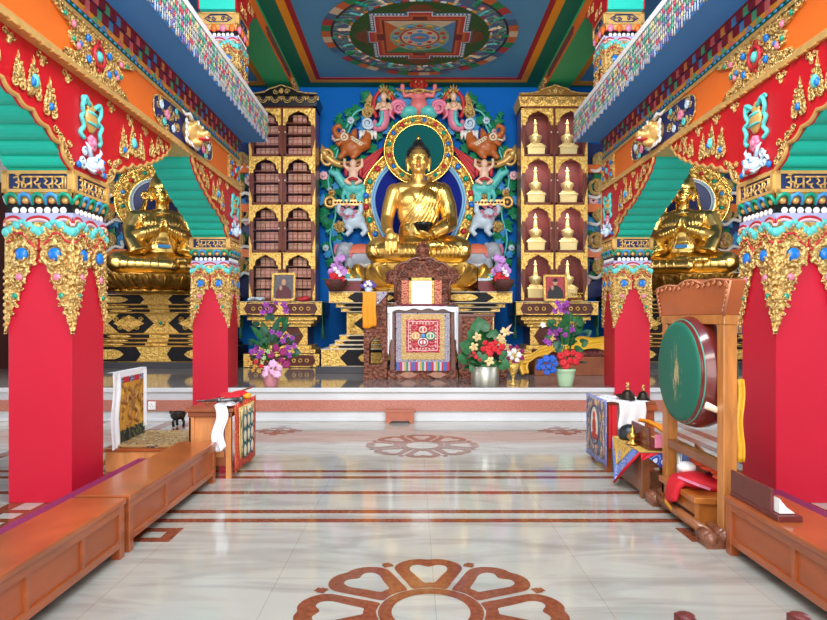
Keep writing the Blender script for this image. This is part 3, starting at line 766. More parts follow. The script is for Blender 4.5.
# ------------------------------------------------------------------ carved beams, gallery slab, tassel fringe
CELLS = [mat('dentil_'+k, c, .5) for k, c in (('green', (84,176,130)), ('blue', (80,146,206)), ('orange', (236,150,84)), ('rose', (224,110,108)))]
MAROON = mat('dentil_maroon', (134, 22, 38), .5)
TASS = [mat('tassel_'+k, c, .6) for k, c in (('white', (156,152,148)), ('red', (170,56,70)), ('green', (70,138,112)), ('violet', (104,94,146)), ('yellow', (184,170,120)), ('pale_blue', (140,160,186)), ('pink', (190,120,132)))]
def make_beam(sg, label):
    rt = thing('carved_beam', label, 'beam', (0,0,0), 0, 'carved beams over the column rows'); rt['kind'] = 'thing'
    mir = (sg > 0)
    def mb(): 
        b = MB(); b.M = at(mirror=mir); return b
    Y0, Y1 = .4, 9.68; xi = -2.855; xo = -3.375
    b = mb(); b.box(xo, xi, Y0, Y1, 3.52, 4.27); b.build('fascia', ORANGE, rt)
    b = mb(); b.box(xo-.02, xi+.045, Y0, Y1+.01, 3.515, 3.56); b.box(xo, xi+.028, Y0, Y1, 3.56, 3.585); mo = b.build('bottom_moulding', GOLDS, rt, bevel=.008)
    b = mb(); n = int((Y1-Y0)/.12)
    for i in range(n): b.box(xi+.02, xi+.05, Y0+.03+i*.12, Y0+.10+i*.12, 3.505, 3.52)
    b.build('moulding_bead', GOLDS, mo)
    b = mb(); b.box(xi, xi+.02, Y0, Y1, 3.955, 3.995); b.build('gold_strip', GOLDS, rt)
    b = mb(); b.box(xi, xi+.028, Y0, Y1, 3.995, 4.03); ts = b.build('key_strip', TEALD, rt)
    b = mb()
    for i in range(int((Y1-Y0)/.085)): b.ell((xi+.028, Y0+.05+i*.085, 4.012), (.01, .028, .013), 6, 4)
    b.build('pale_dot', SKYB, ts)
    b = mb(); b.box(xi, xi+.03, Y0, Y1, 4.03, 4.085); zs = b.build('zigzag_strip', YEL, rt)
    b = mb()
    for i in range(int((Y1-Y0)/.15)):
        b.m = i % 4; y = Y0+.08+i*.15
        b.add([(xi+.034, y-.07, 4.033), (xi+.034, y+.07, 4.033), (xi+.034, y, 4.082), (xi+.0, y-.07, 4.033), (xi, y+.07, 4.033), (xi, y, 4.082)], [(0,1,2), (0,2,5,3), (2,1,4,5)])
    b.build('painted_triangle', CELLS, zs)
    for row, (z0, z1, pr, off) in enumerate(((4.087, 4.177, .04, 0), (4.18, 4.268, .062, .07))):
        b = mb(); b.box(xi, xi+pr-.02, Y0, Y1, z0, z1); dr = b.build('dentil_row', NAVY, rt)
        b = mb()
        n = int((Y1-Y0)/.2)
        for i in range(n):
            y = Y0+off*1.43+i*.2
            if y+.19 > Y1: continue
            b.m = 4; b.box(xi, xi+pr, y, y+.095, z0+.003, z1-.003)
            b.m = i % 4; b.box(xi, xi+pr-.012, y+.095, y+.197, z0+.003, z1-.003)
        b.build('painted_block', CELLS+[MAROON], dr)
    b = mb(); b.box(xi, xi+.07, Y0, Y1, 4.262, 4.272); b.build('maroon_line', MAROON, rt)
    # gold star carving over each column, dragon panel between columns
    def LM(y): return (Matrix.Diagonal((-1,1,1,1)) if mir else Matrix.Identity(4)) @ at(xi, y, 0, rz=pi/2)
    for y in (5.34, 9.41-.0, 1.27):
        if y < 2: continue
        top = 3.95; bot = 3.575; mid = 3.765
        half = [(0, bot), (.55, bot), (.5, bot+.05), (.34, bot+.08), (.30, mid-.07), (.40, mid-.05), (.44, mid+.02), (.34, mid+.06), (.36, top-.12), (.52, top-.07), (.66, top-.03), (.70, top), (0, top)]
        k = 1
        if y > 9: half = [(min(a, .27), b_) for a, b_ in half]
        g = MB(); g.M = LM(y); g.prism(half+[(-a, b_) for a, b_ in reversed(half[1:-1])], 0, -.02, 'xz')
        g.tube([(a, -.022, b_) for a, b_ in half+[(-a, b_) for a, b_ in reversed(half[1:-1])]], .012, 5, closed=True, up=(0,-1,0))
        lim = .27 if y > 9 else .8
        for s2 in (-1, 1):
            for u, v, r in ((.12, mid+.1, .05), (.2, mid, .05), (.12, mid-.1, .05), (.25, bot+.06, .04), (.36, bot+.05, .035), (.45, bot+.035, .025), (.25, top-.06, .045), (.36, top-.06, .04), (.48, top-.05, .03), (.58, top-.03, .022), (.33, mid, .04), (.28, mid+.1, .03), (.28, mid-.1, .03)):
                if u < lim: g.spiral(s2*u, v, r, 1.4, r*.27, flip=s2*(1 if v > mid else -1), out=.03)
        st = g.build('star_carving', GOLDP, rt)
        g = MB(); g.M = LM(y); g.ring(0, mid, .085, .018, .035); 
        for a in range(8): g.spiral(.105*cos(a*pi/4), mid+.12*sin(a*pi/4), .03, 1.2, .008, out=.03, seg=8)
        g.build('red_lotus_rim', CRIM, st)
        def jew(nm, mt, lst):
            q = MB(); q.M = LM(y); c = 0
            for u, v, r in lst:
                if abs(u) < lim: q.ell((u, -.035, v), (r, r*.7, r*1.15), 10, 7); c += 1
            if c: q.build(nm, mt, st)
        jew('blue_jewel', COBALT, [(s2*u, v, r) for s2 in (-1, 1) for u, v, r in ((.18, mid+.08, .03), (.17, mid-.09, .03), (.3, mid-.02, .022))])
        jew('teal_jewel', LTEAL, [(0, mid, .042)]); jew('pink_jewel', PINK, [(s2*u, v, r) for s2 in (-1, 1) for u, v, r in ((.33, mid-.05, .025), (.40, top-.09, .026))])
        jew('green_jewel', GREENJ, [(s2*u, v, r) for s2 in (-1, 1) for u, v, r in ((.40, mid-.02, .02), (.52, top-.06, .02))])
    for y in (7.45,):
        n = 40; top = 3.945; bot = 3.59
        ov = []
        for i in range(n):
            a = 2*pi*i/n; c, s_ = cos(a), sin(a); ov.append((.95*math.copysign(abs(c)**.55, c), (top+bot)/2+(top-bot)/2*math.copysign(abs(s_)**.55, s_)))
        g = MB(); g.M = LM(y); g.prism(ov, 0, -.012, 'xz'); dp = g.build('dragon_panel', NAVY, rt)
        g = MB(); g.M = LM(y); g.tube([(a, -.012, b_) for a, b_ in ov], .01, 5, closed=True, up=(0,-1,0))
        rr = random.Random(3)
        for i in range(54):
            u = rr.uniform(-.86, .86); v = rr.uniform(bot+.04, top-.04)
            if abs(u) < .24: continue
            g.spiral(u, v, rr.uniform(.03, .06), 1.5, .0065, flip=rr.choice((-1, 1)), a0=rr.uniform(0, 6), out=.018, seg=10)
        g.build('gold_scrollwork', GOLDP, dp)
        def fl(nm, mt, lst, k=7):
            q = MB(); q.M = LM(y)
            for u, v, r in lst: q.flower(u, v, r, .03, k)
            q.build(nm, mt, dp)
        fl('pink_flower', PINK, [(-.62, 3.76, .06), (.55, 3.70, .055)]); fl('pale_blue_flower', PALEB, [(-.78, 3.82, .05), (.76, 3.78, .05), (-.45, 3.66, .045), (.42, 3.86, .045), (.66, 3.86, .04)]); fl('teal_flower', LTEAL, [(-.7, 3.66, .045), (.62, 3.64, .04), (.34, 3.66, .04), (-.36, 3.88, .04)])
        g = MB(); g.M = LM(y) @ at(0, -.06, 3.76)
        g.ell((0, 0, 0), (.15, .11, .13), 14, 10); g.ell((0.04, -.12, -.03), (.09, .11, .06), 12, 8); g.ell((.02, -.05, -.13), (.08, .1, .045), 12, 8)
        for s2 in (-1, 1):
            g.ell((s2*.07, -.09, .07), (.04, .04, .04), 8, 6); g.ell((.03+s2*.035, -.2, -.005), (.025, .025, .025), 8, 6)
        hd = organic(g, 'dragon_head', GOLDS, dp, voxel=.014, smooth=3)
        g = MB(); g.M = LM(y) @ at(0, -.06, 3.76)
        for s2 in (-1, 1):
            g.tube([(s2*.08, -.05, .12), (s2*.15, -.04, .17), (s2*.22, -.02, .14), (s2*.27, 0, .18)], [.025, .022, .016, .004], 6)
            for k in range(4): g.spiral(s2*.17, .08-.07*k, .045, 1.3, .013, flip=s2, out=.02)
            g.ell((s2*.07, -.125, .07), (.018, .012, .018), 8, 5)
        for k in range(6): g.ell((-.03+.025*k, -.2, -.075), (.008, .012, .016), 6, 4)
        for k in range(7): g.spiral(-.12+.04*k, -.17, .03, 1.2, .01, out=.04)
        g.build('white_mane', WHITE, dp)
        g = MB(); g.M = LM(y) @ at(0, -.06, 3.76); g.ell((.03, -.14, -.085), (.06, .1, .02), 10, 6); g.build('red_tongue', CRIM, dp)
    return rt
make_beam(-1, 'orange carved beam with dragon panel over the two columns by the low wooden desk')
make_beam(1, 'orange carved beam with dragon panel over the two columns by the drum stand')
def make_gallery(sg):
    b = MB(); b.M = at(mirror=sg > 0)
    b.box(-8.5, -2.425, .4, 9.68, 4.272, 4.70); o = struct(b.build('gallery_slab', BLUES))
    b = MB(); b.M = at(mirror=sg > 0); b.box(-2.44, -2.395, .4, 9.7, 4.66, 4.73); b.build('white_nosing', WHITE, o)
    return o
make_gallery(-1); make_gallery(1)
def make_fringe(sg, label):
    b = MB(); b.M = at(mirror=sg > 0); rr = random.Random(5)
    Y0, Y1 = 1.6, 9.7; s = .027; n = int((Y1-Y0)/s)
    for i in range(n):
        y = Y0+i*s; x = -2.405+.014*(i % 2)
        z = 4.66
        L = [.062]*5
        for k, l in enumerate(L):
            b.m = rr.choice((0, 0, 1, 2, 0, 4, 2, 0, 1, 4, 3, 2))
            zz = z-(  .031 if i % 2 else 0)
            w_ = .009
            b.add([(x-w_*.3, y-w_*.3, zz), (x+w_*.3, y-w_*.3, zz), (x+w_*.3, y+w_*.3, zz), (x-w_*.3, y+w_*.3, zz), (x-w_, y-w_, zz-l*.7), (x+w_, y-w_, zz-l*.7), (x+w_, y+w_, zz-l*.7), (x-w_, y+w_, zz-l*.7), (x, y, zz-l)],
                  [(0,1,5,4),(1,2,6,5),(2,3,7,6),(3,0,4,7),(4,5,8),(5,6,8),(6,7,8),(7,4,8)])
            z -= l
        b.m = rr.choice((0, 5, 3, 0)); zz = z-(  .031 if i % 2 else 0); l = .09+.03*(i % 3)
        b.cyl((x, y, zz+.005), (x, y, zz-l*.6), .006, .009, 5)
    o = b.build('tassel_fringe', TASS); tag(o, label, 'fringe', 'tassel fringes of the gallery edges'); return o
make_fringe(-1, 'long multicoloured tassel fringe hanging along the gallery edge above the wooden desk')
make_fringe(1, 'long multicoloured tassel fringe hanging along the gallery edge above the drum')
# ------------------------------------------------------------------ stepped altars
ALTB = mat('altar_black_lacquer', (26, 24, 30), .5, spec=.2, var=.1, scale=3)
def altar(name, label, x, hwid, loc_y, depth, sc=1.0, mid=False, z0=.495):
    rt = thing(name, label, 'altar', (x, loc_y, z0), 0, 'stepped black and gold altars')
    #        half width fraction, z0, z1, kind
    T = [('plinth', 2.0, 0, .125, None), ('bottom_tier', 1.90, .125, .455, 'hex'), ('step', 1.755, .455, .53, 'thin'), ('step', 1.665, .53, .612, 'thin'), ('step', 1.585, .612, .71, 'thin'),
         ('waist', 1.46, .71, 1.165, 'neck'), ('step', 1.56, 1.165, 1.25, 'thin'), ('step', 1.65, 1.25, 1.333, 'thin'), ('top_tier', 1.77, 1.333, 1.55, 'hex')]
    k = hwid/2.0
    for nm, h, a, b, kind in T:
        h *= k; d = (2.0*k-h)
        m = MB(); m.box(-h, h, d, depth-.02*d, a, b-.012 if kind else b); o = m.build(nm, ALTB if kind else mat('plinth_slate', (58, 58, 66), .35), rt, bevel=.004, seg=1)
        if kind:
            m = MB(); m.box(-h-.012, h+.012, d-.012, depth, b-.013, b); m.box(-h-.004, h+.004, d-.004, d+.02, a, a+.01); m.build('pale_edge', OFFW if not mid else GOLDD, o)
            g = MB(); y = d
            H = b-a-.03; c = (a+b)/2-.004
            def plate(pts): g.prism(pts, y, y-.016, 'xz')
            if kind == 'hex':
                e = .37*k
                for s_ in (-1, 1): plate([(s_*h, c-H/2), (s_*(h-e*1.35), c-H/2), (s_*(h-e*.95), c), (s_*(h-e*1.35), c+H/2), (s_*h, c+H/2)][::1])
                segs = [(-.62*h, .24*h), (.62*h, .24*h)] if mid else [(-.46*h, .17*h), (0, .17*h), (.46*h, .17*h)]
                for u, w_ in segs: plate([(u-w_, c), (u-w_*.8, c+H*.22), (u-w_*.5, c+H*.34), (u+w_*.5, c+H*.34), (u+w_*.8, c+H*.22), (u+w_, c), (u+w_*.8, c-H*.22), (u+w_*.5, c-H*.34), (u-w_*.5, c-H*.34), (u-w_*.8, c-H*.22)])
                if mid: plate([(-.22*h, c-H/2), (.22*h, c-H/2), (.16*h, c), (.22*h, c+H/2), (-.22*h, c+H/2), (-.16*h, c)])
            elif kind == 'thin':
                for s_ in (-1, 1): plate([(s_*h, c-H/2), (s_*(h-.2*k), c-H/2), (s_*(h-.13*k), c), (s_*(h-.2*k), c+H/2), (s_*h, c+H/2)])
                for u in ((-.62, .62) if mid else (-.46, 0, .46)): plate([(u*h-.19*h, c), (u*h-.12*h, c+H*.4), (u*h+.12*h, c+H*.4), (u*h+.19*h, c), (u*h+.12*h, c-H*.4), (u*h-.12*h, c-H*.4)])
                if mid: plate([(-.15*h, c-H/2), (.15*h, c-H/2), (.15*h, c+H/2), (-.15*h, c+H/2)])
            else:
                for s_ in (-1, 1):
                    plate([(s_*h, c-H/2), (s_*(h-.42*k), c-H/2), (s_*(h-.14*k), c), (s_*(h-.42*k), c+H/2), (s_*h, c+H/2)])
                if mid:
                    plate([(-.3*h, c-H/2), (.3*h, c-H/2), (.12*h, c), (.3*h, c+H/2), (-.3*h, c+H/2), (-.12*h, c)])
                    for s_ in (-1, 1):
                        plate([(s_*.55*h-.26*h, c), (s_*.55*h, c+H*.42), (s_*.55*h+.26*h, c), (s_*.55*h, c-H*.42)])
                        for q in range(7): g.M = at(0, y-.02, 0); g.spiral(s_*.55*h+(q-3)*.07*h, c+.08*(-1)**q, .06, 1.4, flip=(-1)**q); g.M = Matrix.Identity(4)
                    g.M = at(0, y-.02, 0); g.flower(0, c, .09, .01, 8); g.M = Matrix.Identity(4)
                else:
                    for s_ in (-1, 1):
                        g.M = at(0, y-.02, 0)
                        for q in range(4): g.spiral(s_*(h-.1*k), c-H*.36+q*H*.24, .06, 1.4, flip=s_*(-1)**q)
                        g.ell((s_*(h-.06), 0, c+.16), (.045, .03, .045), 8, 6); g.M = Matrix.Identity(4)
            # stepped edge of the side faces
            g.build('gold_panel', GOLDF, o)
    if mid:
        m = MB(); m.M = at(0, .0, 0); m.ell((0, 2.0*k-1.46*k-.05, .94), (.045, .03, .045), 10, 6); m.build('turquoise_stone', GREENJ, rt)
    return rt
altar('stepped_altar', 'wide stepped black and gold altar under the large central golden statue', 0.02, 1.98, 11.65, 2.4)
altar('stepped_altar', 'dark stepped altar with gold panels below the golden statue behind the banner seat', -5.55, 1.75, 12.9, 1.25, mid=True)
altar('stepped_altar', 'dark stepped altar with gold panels below the golden statue behind the drum', 5.6, 1.75, 12.9, 1.25, mid=True)
# ------------------------------------------------------------------ statues
SKINB = mat('buddha_skin_gold', (236, 190, 104), .4, .8, var=.04, scale=2)
ROBEG = mat('buddha_robe_gold', (248, 210, 122), .3, 1, var=.06, scale=3)
HAIRB = mat('hair_blue_black', (22, 22, 30), .45)
def figure_body(crown=False, pray=False):
    m = MB()
    # legs
    for s in (-1, 1):
        m.cap((s*.30, .18, .30), (s*.83, -.22, .26), .30, .235, 14)
        m.ell((s*.82, -.24, .25), (.26, .25, .235), 14, 9)
        m.cap((s*.80, -.30, .21), (-s*.12, -.58+.05*s, .17), .20, .15, 14)
    m.ell((0, .10, .30), (.62, .46, .30), 18, 10); m.ell((0, -.42, .15), (.55, .22, .15), 16, 8)
    # feet lying sole up
    m.ell((.30, -.55, .30), (.24, .12, .075), 12, 7)
    # torso
    m.ell((0, .06, .62), (.40, .29, .36), 18, 12); m.ell((0, .04, 1.00), (.44, .28, .40), 18, 12); m.ell((0, .04, 1.26), (.50, .25, .24), 18, 12)
    m.cap((-.36, .05, 1.40), (.36, .05, 1.40), .17, .17, 14); m.ell((0, .04, 1.49), (.30, .16, .13), 14, 8)
    m.ell((-.2, -.14, 1.2), (.2, .1, .16), 12, 8); m.ell((.2, -.14, 1.2), (.2, .1, .16), 12, 8)
    m.tube([(0, .05, 1.45), (0, .03, 1.62), (0, .0, 1.78)], [.17, .135, .14], 16)
    # head
    m.ell((0, .0, 1.98), (.215, .24, .275), 20, 14); m.ell((0, -.07, 1.86), (.165, .16, .17), 16, 10); m.ell((0, -.05, 2.0), (.2, .19, .2), 16, 10)
    m.tube([(0, -.215, 2.0), (0, -.25, 1.95), (0, -.28, 1.905), (0, -.235, 1.875)], [.018, .026, .038, .02], 8)
    for s in (-1, 1):
        m.ell((s*.02, -.25, 1.895), (.026, .02, .02), 8, 5); m.ell((s*.1, -.18, 1.9), (.07, .055, .07), 10, 6)
        m.ell((s*.088, -.205, 1.985), (.056, .026, .026), 10, 6)
        m.tube([(s*.025, -.225, 2.015), (s*.08, -.232, 2.045), (s*.15, -.195, 2.03)], [.012, .014, .008], 6)
        m.tube([(s*.215, .02, 2.06), (s*.235, .02, 1.98), (s*.225, .0, 1.86), (s*.215, -.02, 1.76)], [.03, .045, .035, .026], 8)
    m.ell((0, -.215, 1.835), (.062, .035, .018), 10, 6); m.ell((0, -.212, 1.81), (.046, .034, .018), 10, 6); m.ell((0, -.17, 1.755), (.07, .055, .045), 10, 6)
    if not pray:
        # right arm (viewer's left) reaching over the knee
        m.tube([(-.50, .06, 1.40), (-.60, .06, 1.12), (-.66, .02, .86)], [.17, .155, .135], 14); m.ell((-.50, .06, 1.38), (.18,.17,.17), 12, 8)
        m.tube([(-.66, .02, .86), (-.655, -.18, .68), (-.585, -.48, .54)], [.135, .12, .085], 14); m.ell((-.66, .02, .86), .136, 12, 8)
        m.ell((-.555, -.56, .46), (.105, .07, .11), 12, 8)
        for i, (x, L) in enumerate(((-.645, .22), (-.58, .265), (-.515, .25), (-.45, .20))):
            m.tube([(x, -.58, .44), (x-.004, -.645, .36), (x, -.65, .40-L)], [.03, .029, .024], 8); m.ell((x, -.65, .40-L), .024, 8, 5)
        m.tube([(-.47, -.55, .5), (-.41, -.6, .44), (-.405, -.63, .36)], [.04, .036, .026], 8)
        # left arm folded, palm up in the lap
        m.tube([(.50, .06, 1.40), (.62, .08, 1.10), (.66, .02, .80)], [.17, .165, .15], 14); m.ell((.50, .06, 1.38), (.18,.17,.17), 12, 8); m.ell((.66, .02, .80), .15, 12, 8)
        m.tube([(.66, .02, .80), (.50, -.28, .66), (.28, -.44, .52)], [.15, .13, .08], 14)
        m.ell((.13, -.52, .50), (.16, .10, .045), 12, 7)
        for i in range(4): m.tube([(.06, -.45-.048*i, .505), (-.05, -.46-.046*i, .52), (-.14+.02*abs(i-1.5), -.47-.04*i, .535)], [.032, .03, .022], 7)
        m.tube([(.17, -.60, .515), (.08, -.64, .545), (.02, -.63, .565)], [.036, .032, .022], 7)
    else:
        for s in (-1, 1):
            m.tube([(s*.50, .06, 1.40), (s*.62, .02, 1.08), (s*.60, -.12, .84)], [.17, .165, .15], 14); m.ell((s*.50, .06, 1.38), (.18,.17,.17), 12, 8); m.ell((s*.60, -.12, .84), .15, 12, 8)
            m.tube([(s*.60, -.12, .84), (s*.36, -.36, .95), (s*.08, -.46, 1.06)], [.15, .12, .075], 14)
            m.ell((s*.05, -.47, 1.13), (.045, .08, .11), 10, 7)
            for i in range(4): m.tube([(s*.04, -.42-.035*i, 1.18), (s*.02, -.43-.03*i, 1.3), (s*.012, -.44-.026*i, 1.37-.02*abs(i-1.5))], [.026, .024, .016], 6)
        # wide sleeves hanging from the forearms
        for s in (-1, 1): m.tube([(s*.62, -.06, 1.02), (s*.56, -.26, .78), (s*.46, -.36, .52)], [.14, .19, .2], 12, flat=.6)
    return m
def folds(bv, lines, r=.022, off=0.004):
    m = MB()
    for ln in lines:
        q = drape(bv, [(p.x, p.z) for p in smooth_path([(x, 0, z) for x, z in ln], 5)], off)
        if len(q) > 3: n = len(q); m.tube(q, [r*(.35+.65*sin(pi*i/(n-1))) for i in range(n)], 6)
    return m
def robe_mesh(body, pred, off):
    me = body.data; mp = {}; v = []; f = []
    for p in me.polygons:
        if all(pred(*me.vertices[i].co) for i in p.vertices):
            q = []
            for i in p.vertices:
                if i not in mp: mp[i] = len(v); vv = me.vertices[i]; v.append((vv.co+vv.normal*off)[:])
                q.append(mp[i])
            f.append(q)
    m = MB(); m.add(v, f, True); return m
def buddha():
    rt = thing('buddha_statue', 'large seated golden buddha with blue-black hair on the central lotus throne', 'statue', (-.015, 12.62, 2.625), scale=(.97, 1, 1.075))
    body = organic(figure_body(), 'body', SKINB, rt, voxel=.014, smooth=2)
    bv = bvh_of(body)
    def pred(x, y, z):
        if z > 1.60: return False
        if z < .5 and x > -.34: return True
        if z < .34 and not (y < -.5 and -.7 < x < -.37): return True
        if x > .44: return z > .63 or x > .35 and y > -.3
        line = .60+(x+.46)*(1.58-.60)/(.60)     # hem from the right waist up to the left of the neck
        if y > .05: return z < 1.55 and x > -.42
        return z < line and x > -.47 and not (z < .66 and y < -.36)
    rb = robe_mesh(body, pred, .018).build('robe', ROBEG, rt)
    L = []
    for k in range(9): L.append([(.16+.045*k, 1.52-.01*k), (.02+.05*k, 1.28-.03*k), (-.16+.055*k, 1.02-.035*k), (-.38+.06*k, .76-.02*k)])
    for k in range(5): L.append([(.50+.03*k, 1.40-.05*k), (.56+.025*k, 1.15-.05*k), (.5+.03*k, .92-.05*k)])
    for k in range(6): L.append([(-.32+.08*k, .36), (-.26+.08*k, .22), (-.28+.1*k, .08)])
    for k in range(3): L.append([(-.98+.07*k, .36), (-.96+.07*k, .24), (-.9+.06*k, .12)])
    for k in range(7): L.append([(.2+.1*k, .46-.03*k), (.34+.09*k, .30-.01*k), (.36+.08*k, .1)])
    bv2 = bvh_of(rb)
    folds(bv2, L, .024, -.004).build('robe_fold', ROBEG, rb)
    hem = folds(bv2, [[(.19, 1.56), (.06, 1.33), (-.10, 1.10), (-.26, .88), (-.42, .64)]], .03, -.002); hem.build('robe_hem', ROBEG, rb)
    # hair cap with curls
    h = MB(); h.ell((0, .03, 2.06), (.228, .25, .235), 20, 12); 
    hm = MB(); 
    pts = [(0.232, 2.03), (.236, 2.09), (.222, 2.15), (.19, 2.2), (.14, 2.24), (.108, 2.262), (.1, 2.30), (.075, 2.345), (.04, 2.368), (0, 2.375)]
    hm.lathe([(r, z) for r, z in pts], 28, (0, .065, 0), sy=1.06); hair = hm.build('hair', HAIRB, rt)
    cm = MB()
    for r, z in pts[:-1]:
        n = max(6, int(2*pi*r/.042))
        for k in range(n): a = 2*pi*k/n+z*9; cm.ell((r*cos(a), .065+1.06*r*sin(a), z), .022, 6, 4)
    cm.build('hair_curls', HAIRB, hair)
    j = MB(); j.lathe([(0, 2.36), (.03, 2.37), (.045, 2.40), (.03, 2.43), (.014, 2.46), (0, 2.5)], 12, (0, .06, 0)); j.build('crown_finial', GOLD, rt)
    e = MB()
    DK = mat('painted_eye_line', (60, 40, 26), .5)
    for s in (-1, 1):
        q = drape(bv, [(s*(.042+.01*i), 1.974-.006*sin(pi*i/9)) for i in range(10)], .002); e.tube(q, .0055, 5)
        q = drape(bv, [(s*(.028+.0135*i), 2.022+.034*sin(pi*(i+1)/11)) for i in range(10)], .002); e.tube(q, .004, 5)
    e.build('eye_line', DK, rt)
    l = MB(); l.tube(drape(bv, [(-.06+.012*i, 1.836-.006*sin(pi*i/10)) for i in range(11)], .003), [.004+.009*sin(pi*i/10) for i in range(11)], 6); l.tube(drape(bv, [(-.045+.009*i, 1.812-.008*sin(pi*i/10)) for i in range(11)], .003), [.003+.008*sin(pi*i/10) for i in range(11)], 6); l.build('lips', mat('gilded_lip', (206, 120, 84), .4, .4), rt)
    u = MB(); u.ell((0, -.235, 2.06), (.012, .008, .012), 8, 5); u.build('forehead_mark', GOLD, rt)
    return rt
bd = buddha()
bw = MB(); bw.lathe([(.0, 0), (.09, 0), (.085, .02), (.15, .08), (.185, .15), (.19, .19), (.18, .195), (.165, .16), (.1, .06), (0, .04)], 28)
b_ = bw.build('alms_bowl', BLACK, loc=(.08, 12.06, 3.195)); tag(b_, 'black alms bowl resting on the golden open palm in the lap', 'bowl')
def lotus(name, label, loc, W, D, H, mt, n=13, group='lotus thrones', rz=0):
    rt = thing(name, label, 'throne', loc, rz, group)
    m = MB(); m.lathe([(.74, 0), (.76, .06*H), (.70, .14*H), (.70, .5*H), (.86, .90*H), (.88, H), (0, H)], 48, sx=W, sy=D); m.build('base', mt, rt)
    for ring, nn, off, rs in ((0, n*2, .5, 0), (1, n*2, 0, -.05)):
        up = MB()
        for k in range(nn):
            a = 2*pi*(k+off)/nn
            def fn(u, v, a=a):
                t = (u-.5)*2; w_ = (pi/nn)*1.25*sin(pi*(.16+.76*v))**.55*t
                r = .72+rs+.28*v+.17*sin(pi*v*.86)-.09*t*t*sin(pi*v)+.03*v**6; z = H*(.10+.88*v-.05*ring)-.10*H*t*t*v
                return (W*r*cos(a+w_), D*r*sin(a+w_), z)
            up.grid(fn, 9, 9)
            if ring == 0:
                def fc(v, a=a): r = .735+.28*v+.17*sin(pi*v*.86)+.03*v**6; return (W*r*cos(a), D*r*sin(a), H*(.10+.88*v))
                up.tube([fc(.1+.8*q/6) for q in range(7)], [.012+.022*sin(pi*q/6) for q in range(7)], 6)
        up.build('petal_ring', mt, rt)
    lo = MB()
    for k in range(n*2):
        a = 2*pi*k/(n*2)
        def fn(u, v, a=a):
            t = (u-.5)*2; w_ = (pi/(n*2))*1.1*sin(pi*(.12+.8*v))**.6*t
            r = .72+.12*sin(pi*v*.7)-.03*t*t; return (W*r*cos(a+w_), D*r*sin(a+w_), H*(.26-.22*v))
        lo.grid(fn, 5, 5)
    lo.build('lower_petal_ring', mt, rt)
    return rt
lotus('lotus_throne', 'broad polished golden lotus throne under the large central statue', (.02, 12.66, 2.045), 1.36, .86, .57, mat('lotus_gold', (246, 204, 112), .34, 1), 8)
# side statues, turned towards the middle of the hall
def master(label, x, rz):
    rt = thing('seated_master_statue', label, 'statue', (x, 12.95, 2.44), rz, 'golden statues of the side altars', (.97, .97, .86))
    return rt
ms = master('golden seated statue on the side altar seen between the two columns by the wooden desk', -5.36, radians(26))
body = organic(figure_body(pray=True), 'body', GOLD, ms, voxel=.02, smooth=3); bv = bvh_of(body)
rb = robe_mesh(body, lambda x, y, z: z < 1.5 and not (abs(x) < .1 and y < -.38 and z > .95), .02).build('robe', ROBEG, ms)
L = []
for s in (-1, 1):
    for k in range(6): L.append([(s*(.12+.07*k), 1.5), (s*(.14+.06*k), 1.2), (s*(.1+.05*k), .9), (s*(.2+.08*k), .55)])
    for k in range(6): L.append([(s*(.1+.13*k), .42), (s*(.14+.14*k), .25), (s*(.12+.14*k), .06)])
folds(bv, L, .03, .012).build('robe_fold', ROBEG, rb)
hm = MB(); hm.lathe([(.24, 2.02), (.27, 2.08), (.25, 2.2), (.2, 2.36), (.1, 2.52), (.03, 2.6), (0, 2.62)], 20, (0, .04, 0)); hm.build('pointed_hat', GOLD, ms)
for s in (-1, 1):
    h = MB(); h.tube([(s*.26, .06, 2.1), (s*.29, .08, 1.9), (s*.33, .06, 1.66), (s*.36, .0, 1.45)], [.05, .07, .07, .05], 8, flat=.5); h.build('hat_lappet', GOLD, ms)
h = MB(); h.flower(-.33, 1.9, .12, 0, 8); h.tube([(-.4, 0, 1.0), (-.46, .02, 1.4), (-.33, 0, 1.85)], .03, 6); h.build('lotus_stem', GOLD, ms)
bl = MB(); bl.box(-.12, .12, -.50, -.40, .60, .68); bl.build('blue_book', SKYB, ms)
def round_halo(parent, zc, R0, R1, sy, y, name='halo', rim=GOLDR, inner=NAVY):
    n = 60
    g = MB()
    def fn(u, v): 
        a = 2*pi*u; r = R1+(R0-R1)*v; return (r*cos(a), y-.05*sin(pi*v)-.02, zc+sy*r*sin(a))
    g.grid(fn, n, 7, closed_u=True); 
    g.grid(lambda u, v: (R0*cos(2*pi*u), y-.02+.1*v, zc+sy*R0*sin(2*pi*u)), n, 2, closed_u=True)
    h = g.build(name+'_rim', rim, parent)
    q = MB(); 
    for i in range(14):
        a = 2*pi*i/14+.2; rr = (R0+R1)/2; q.m = i % 3; q.ell((rr*cos(a), y-.07, zc+sy*rr*sin(a)), (.06*R0, .05, .06*R0), 9, 6)
    q.build('set_stone', [SKYB, GREENJ, CRIM], h)
    for rr, th, mt, nm in ((R0, .028, GOLD, 'outer_bead'), (R1, .03, GOLD, 'inner_bead')):
        q = MB(); q.tube([(rr*cos(2*pi*i/n), y-.03, zc+sy*rr*sin(2*pi*i/n)) for i in range(n)], th, 6, closed=True); q.build(nm, mt, h)
    return h
def disc_plate(parent, zc, R, sy, y, mt, name):
    q = MB(); n = 60; q.prism([(R*cos(2*pi*i/n), zc+sy*R*sin(2*pi*i/n)) for i in range(n)], y, y+.04, 'xz'); return q.build(name, mt, parent)
hl = ms
disc_plate(hl, 1.88, .62, 1.0, .72, NAVY, 'halo_field'); round_halo(hl, 1.88, .92, .64, 1.0, .72)
q = MB(); n = 60
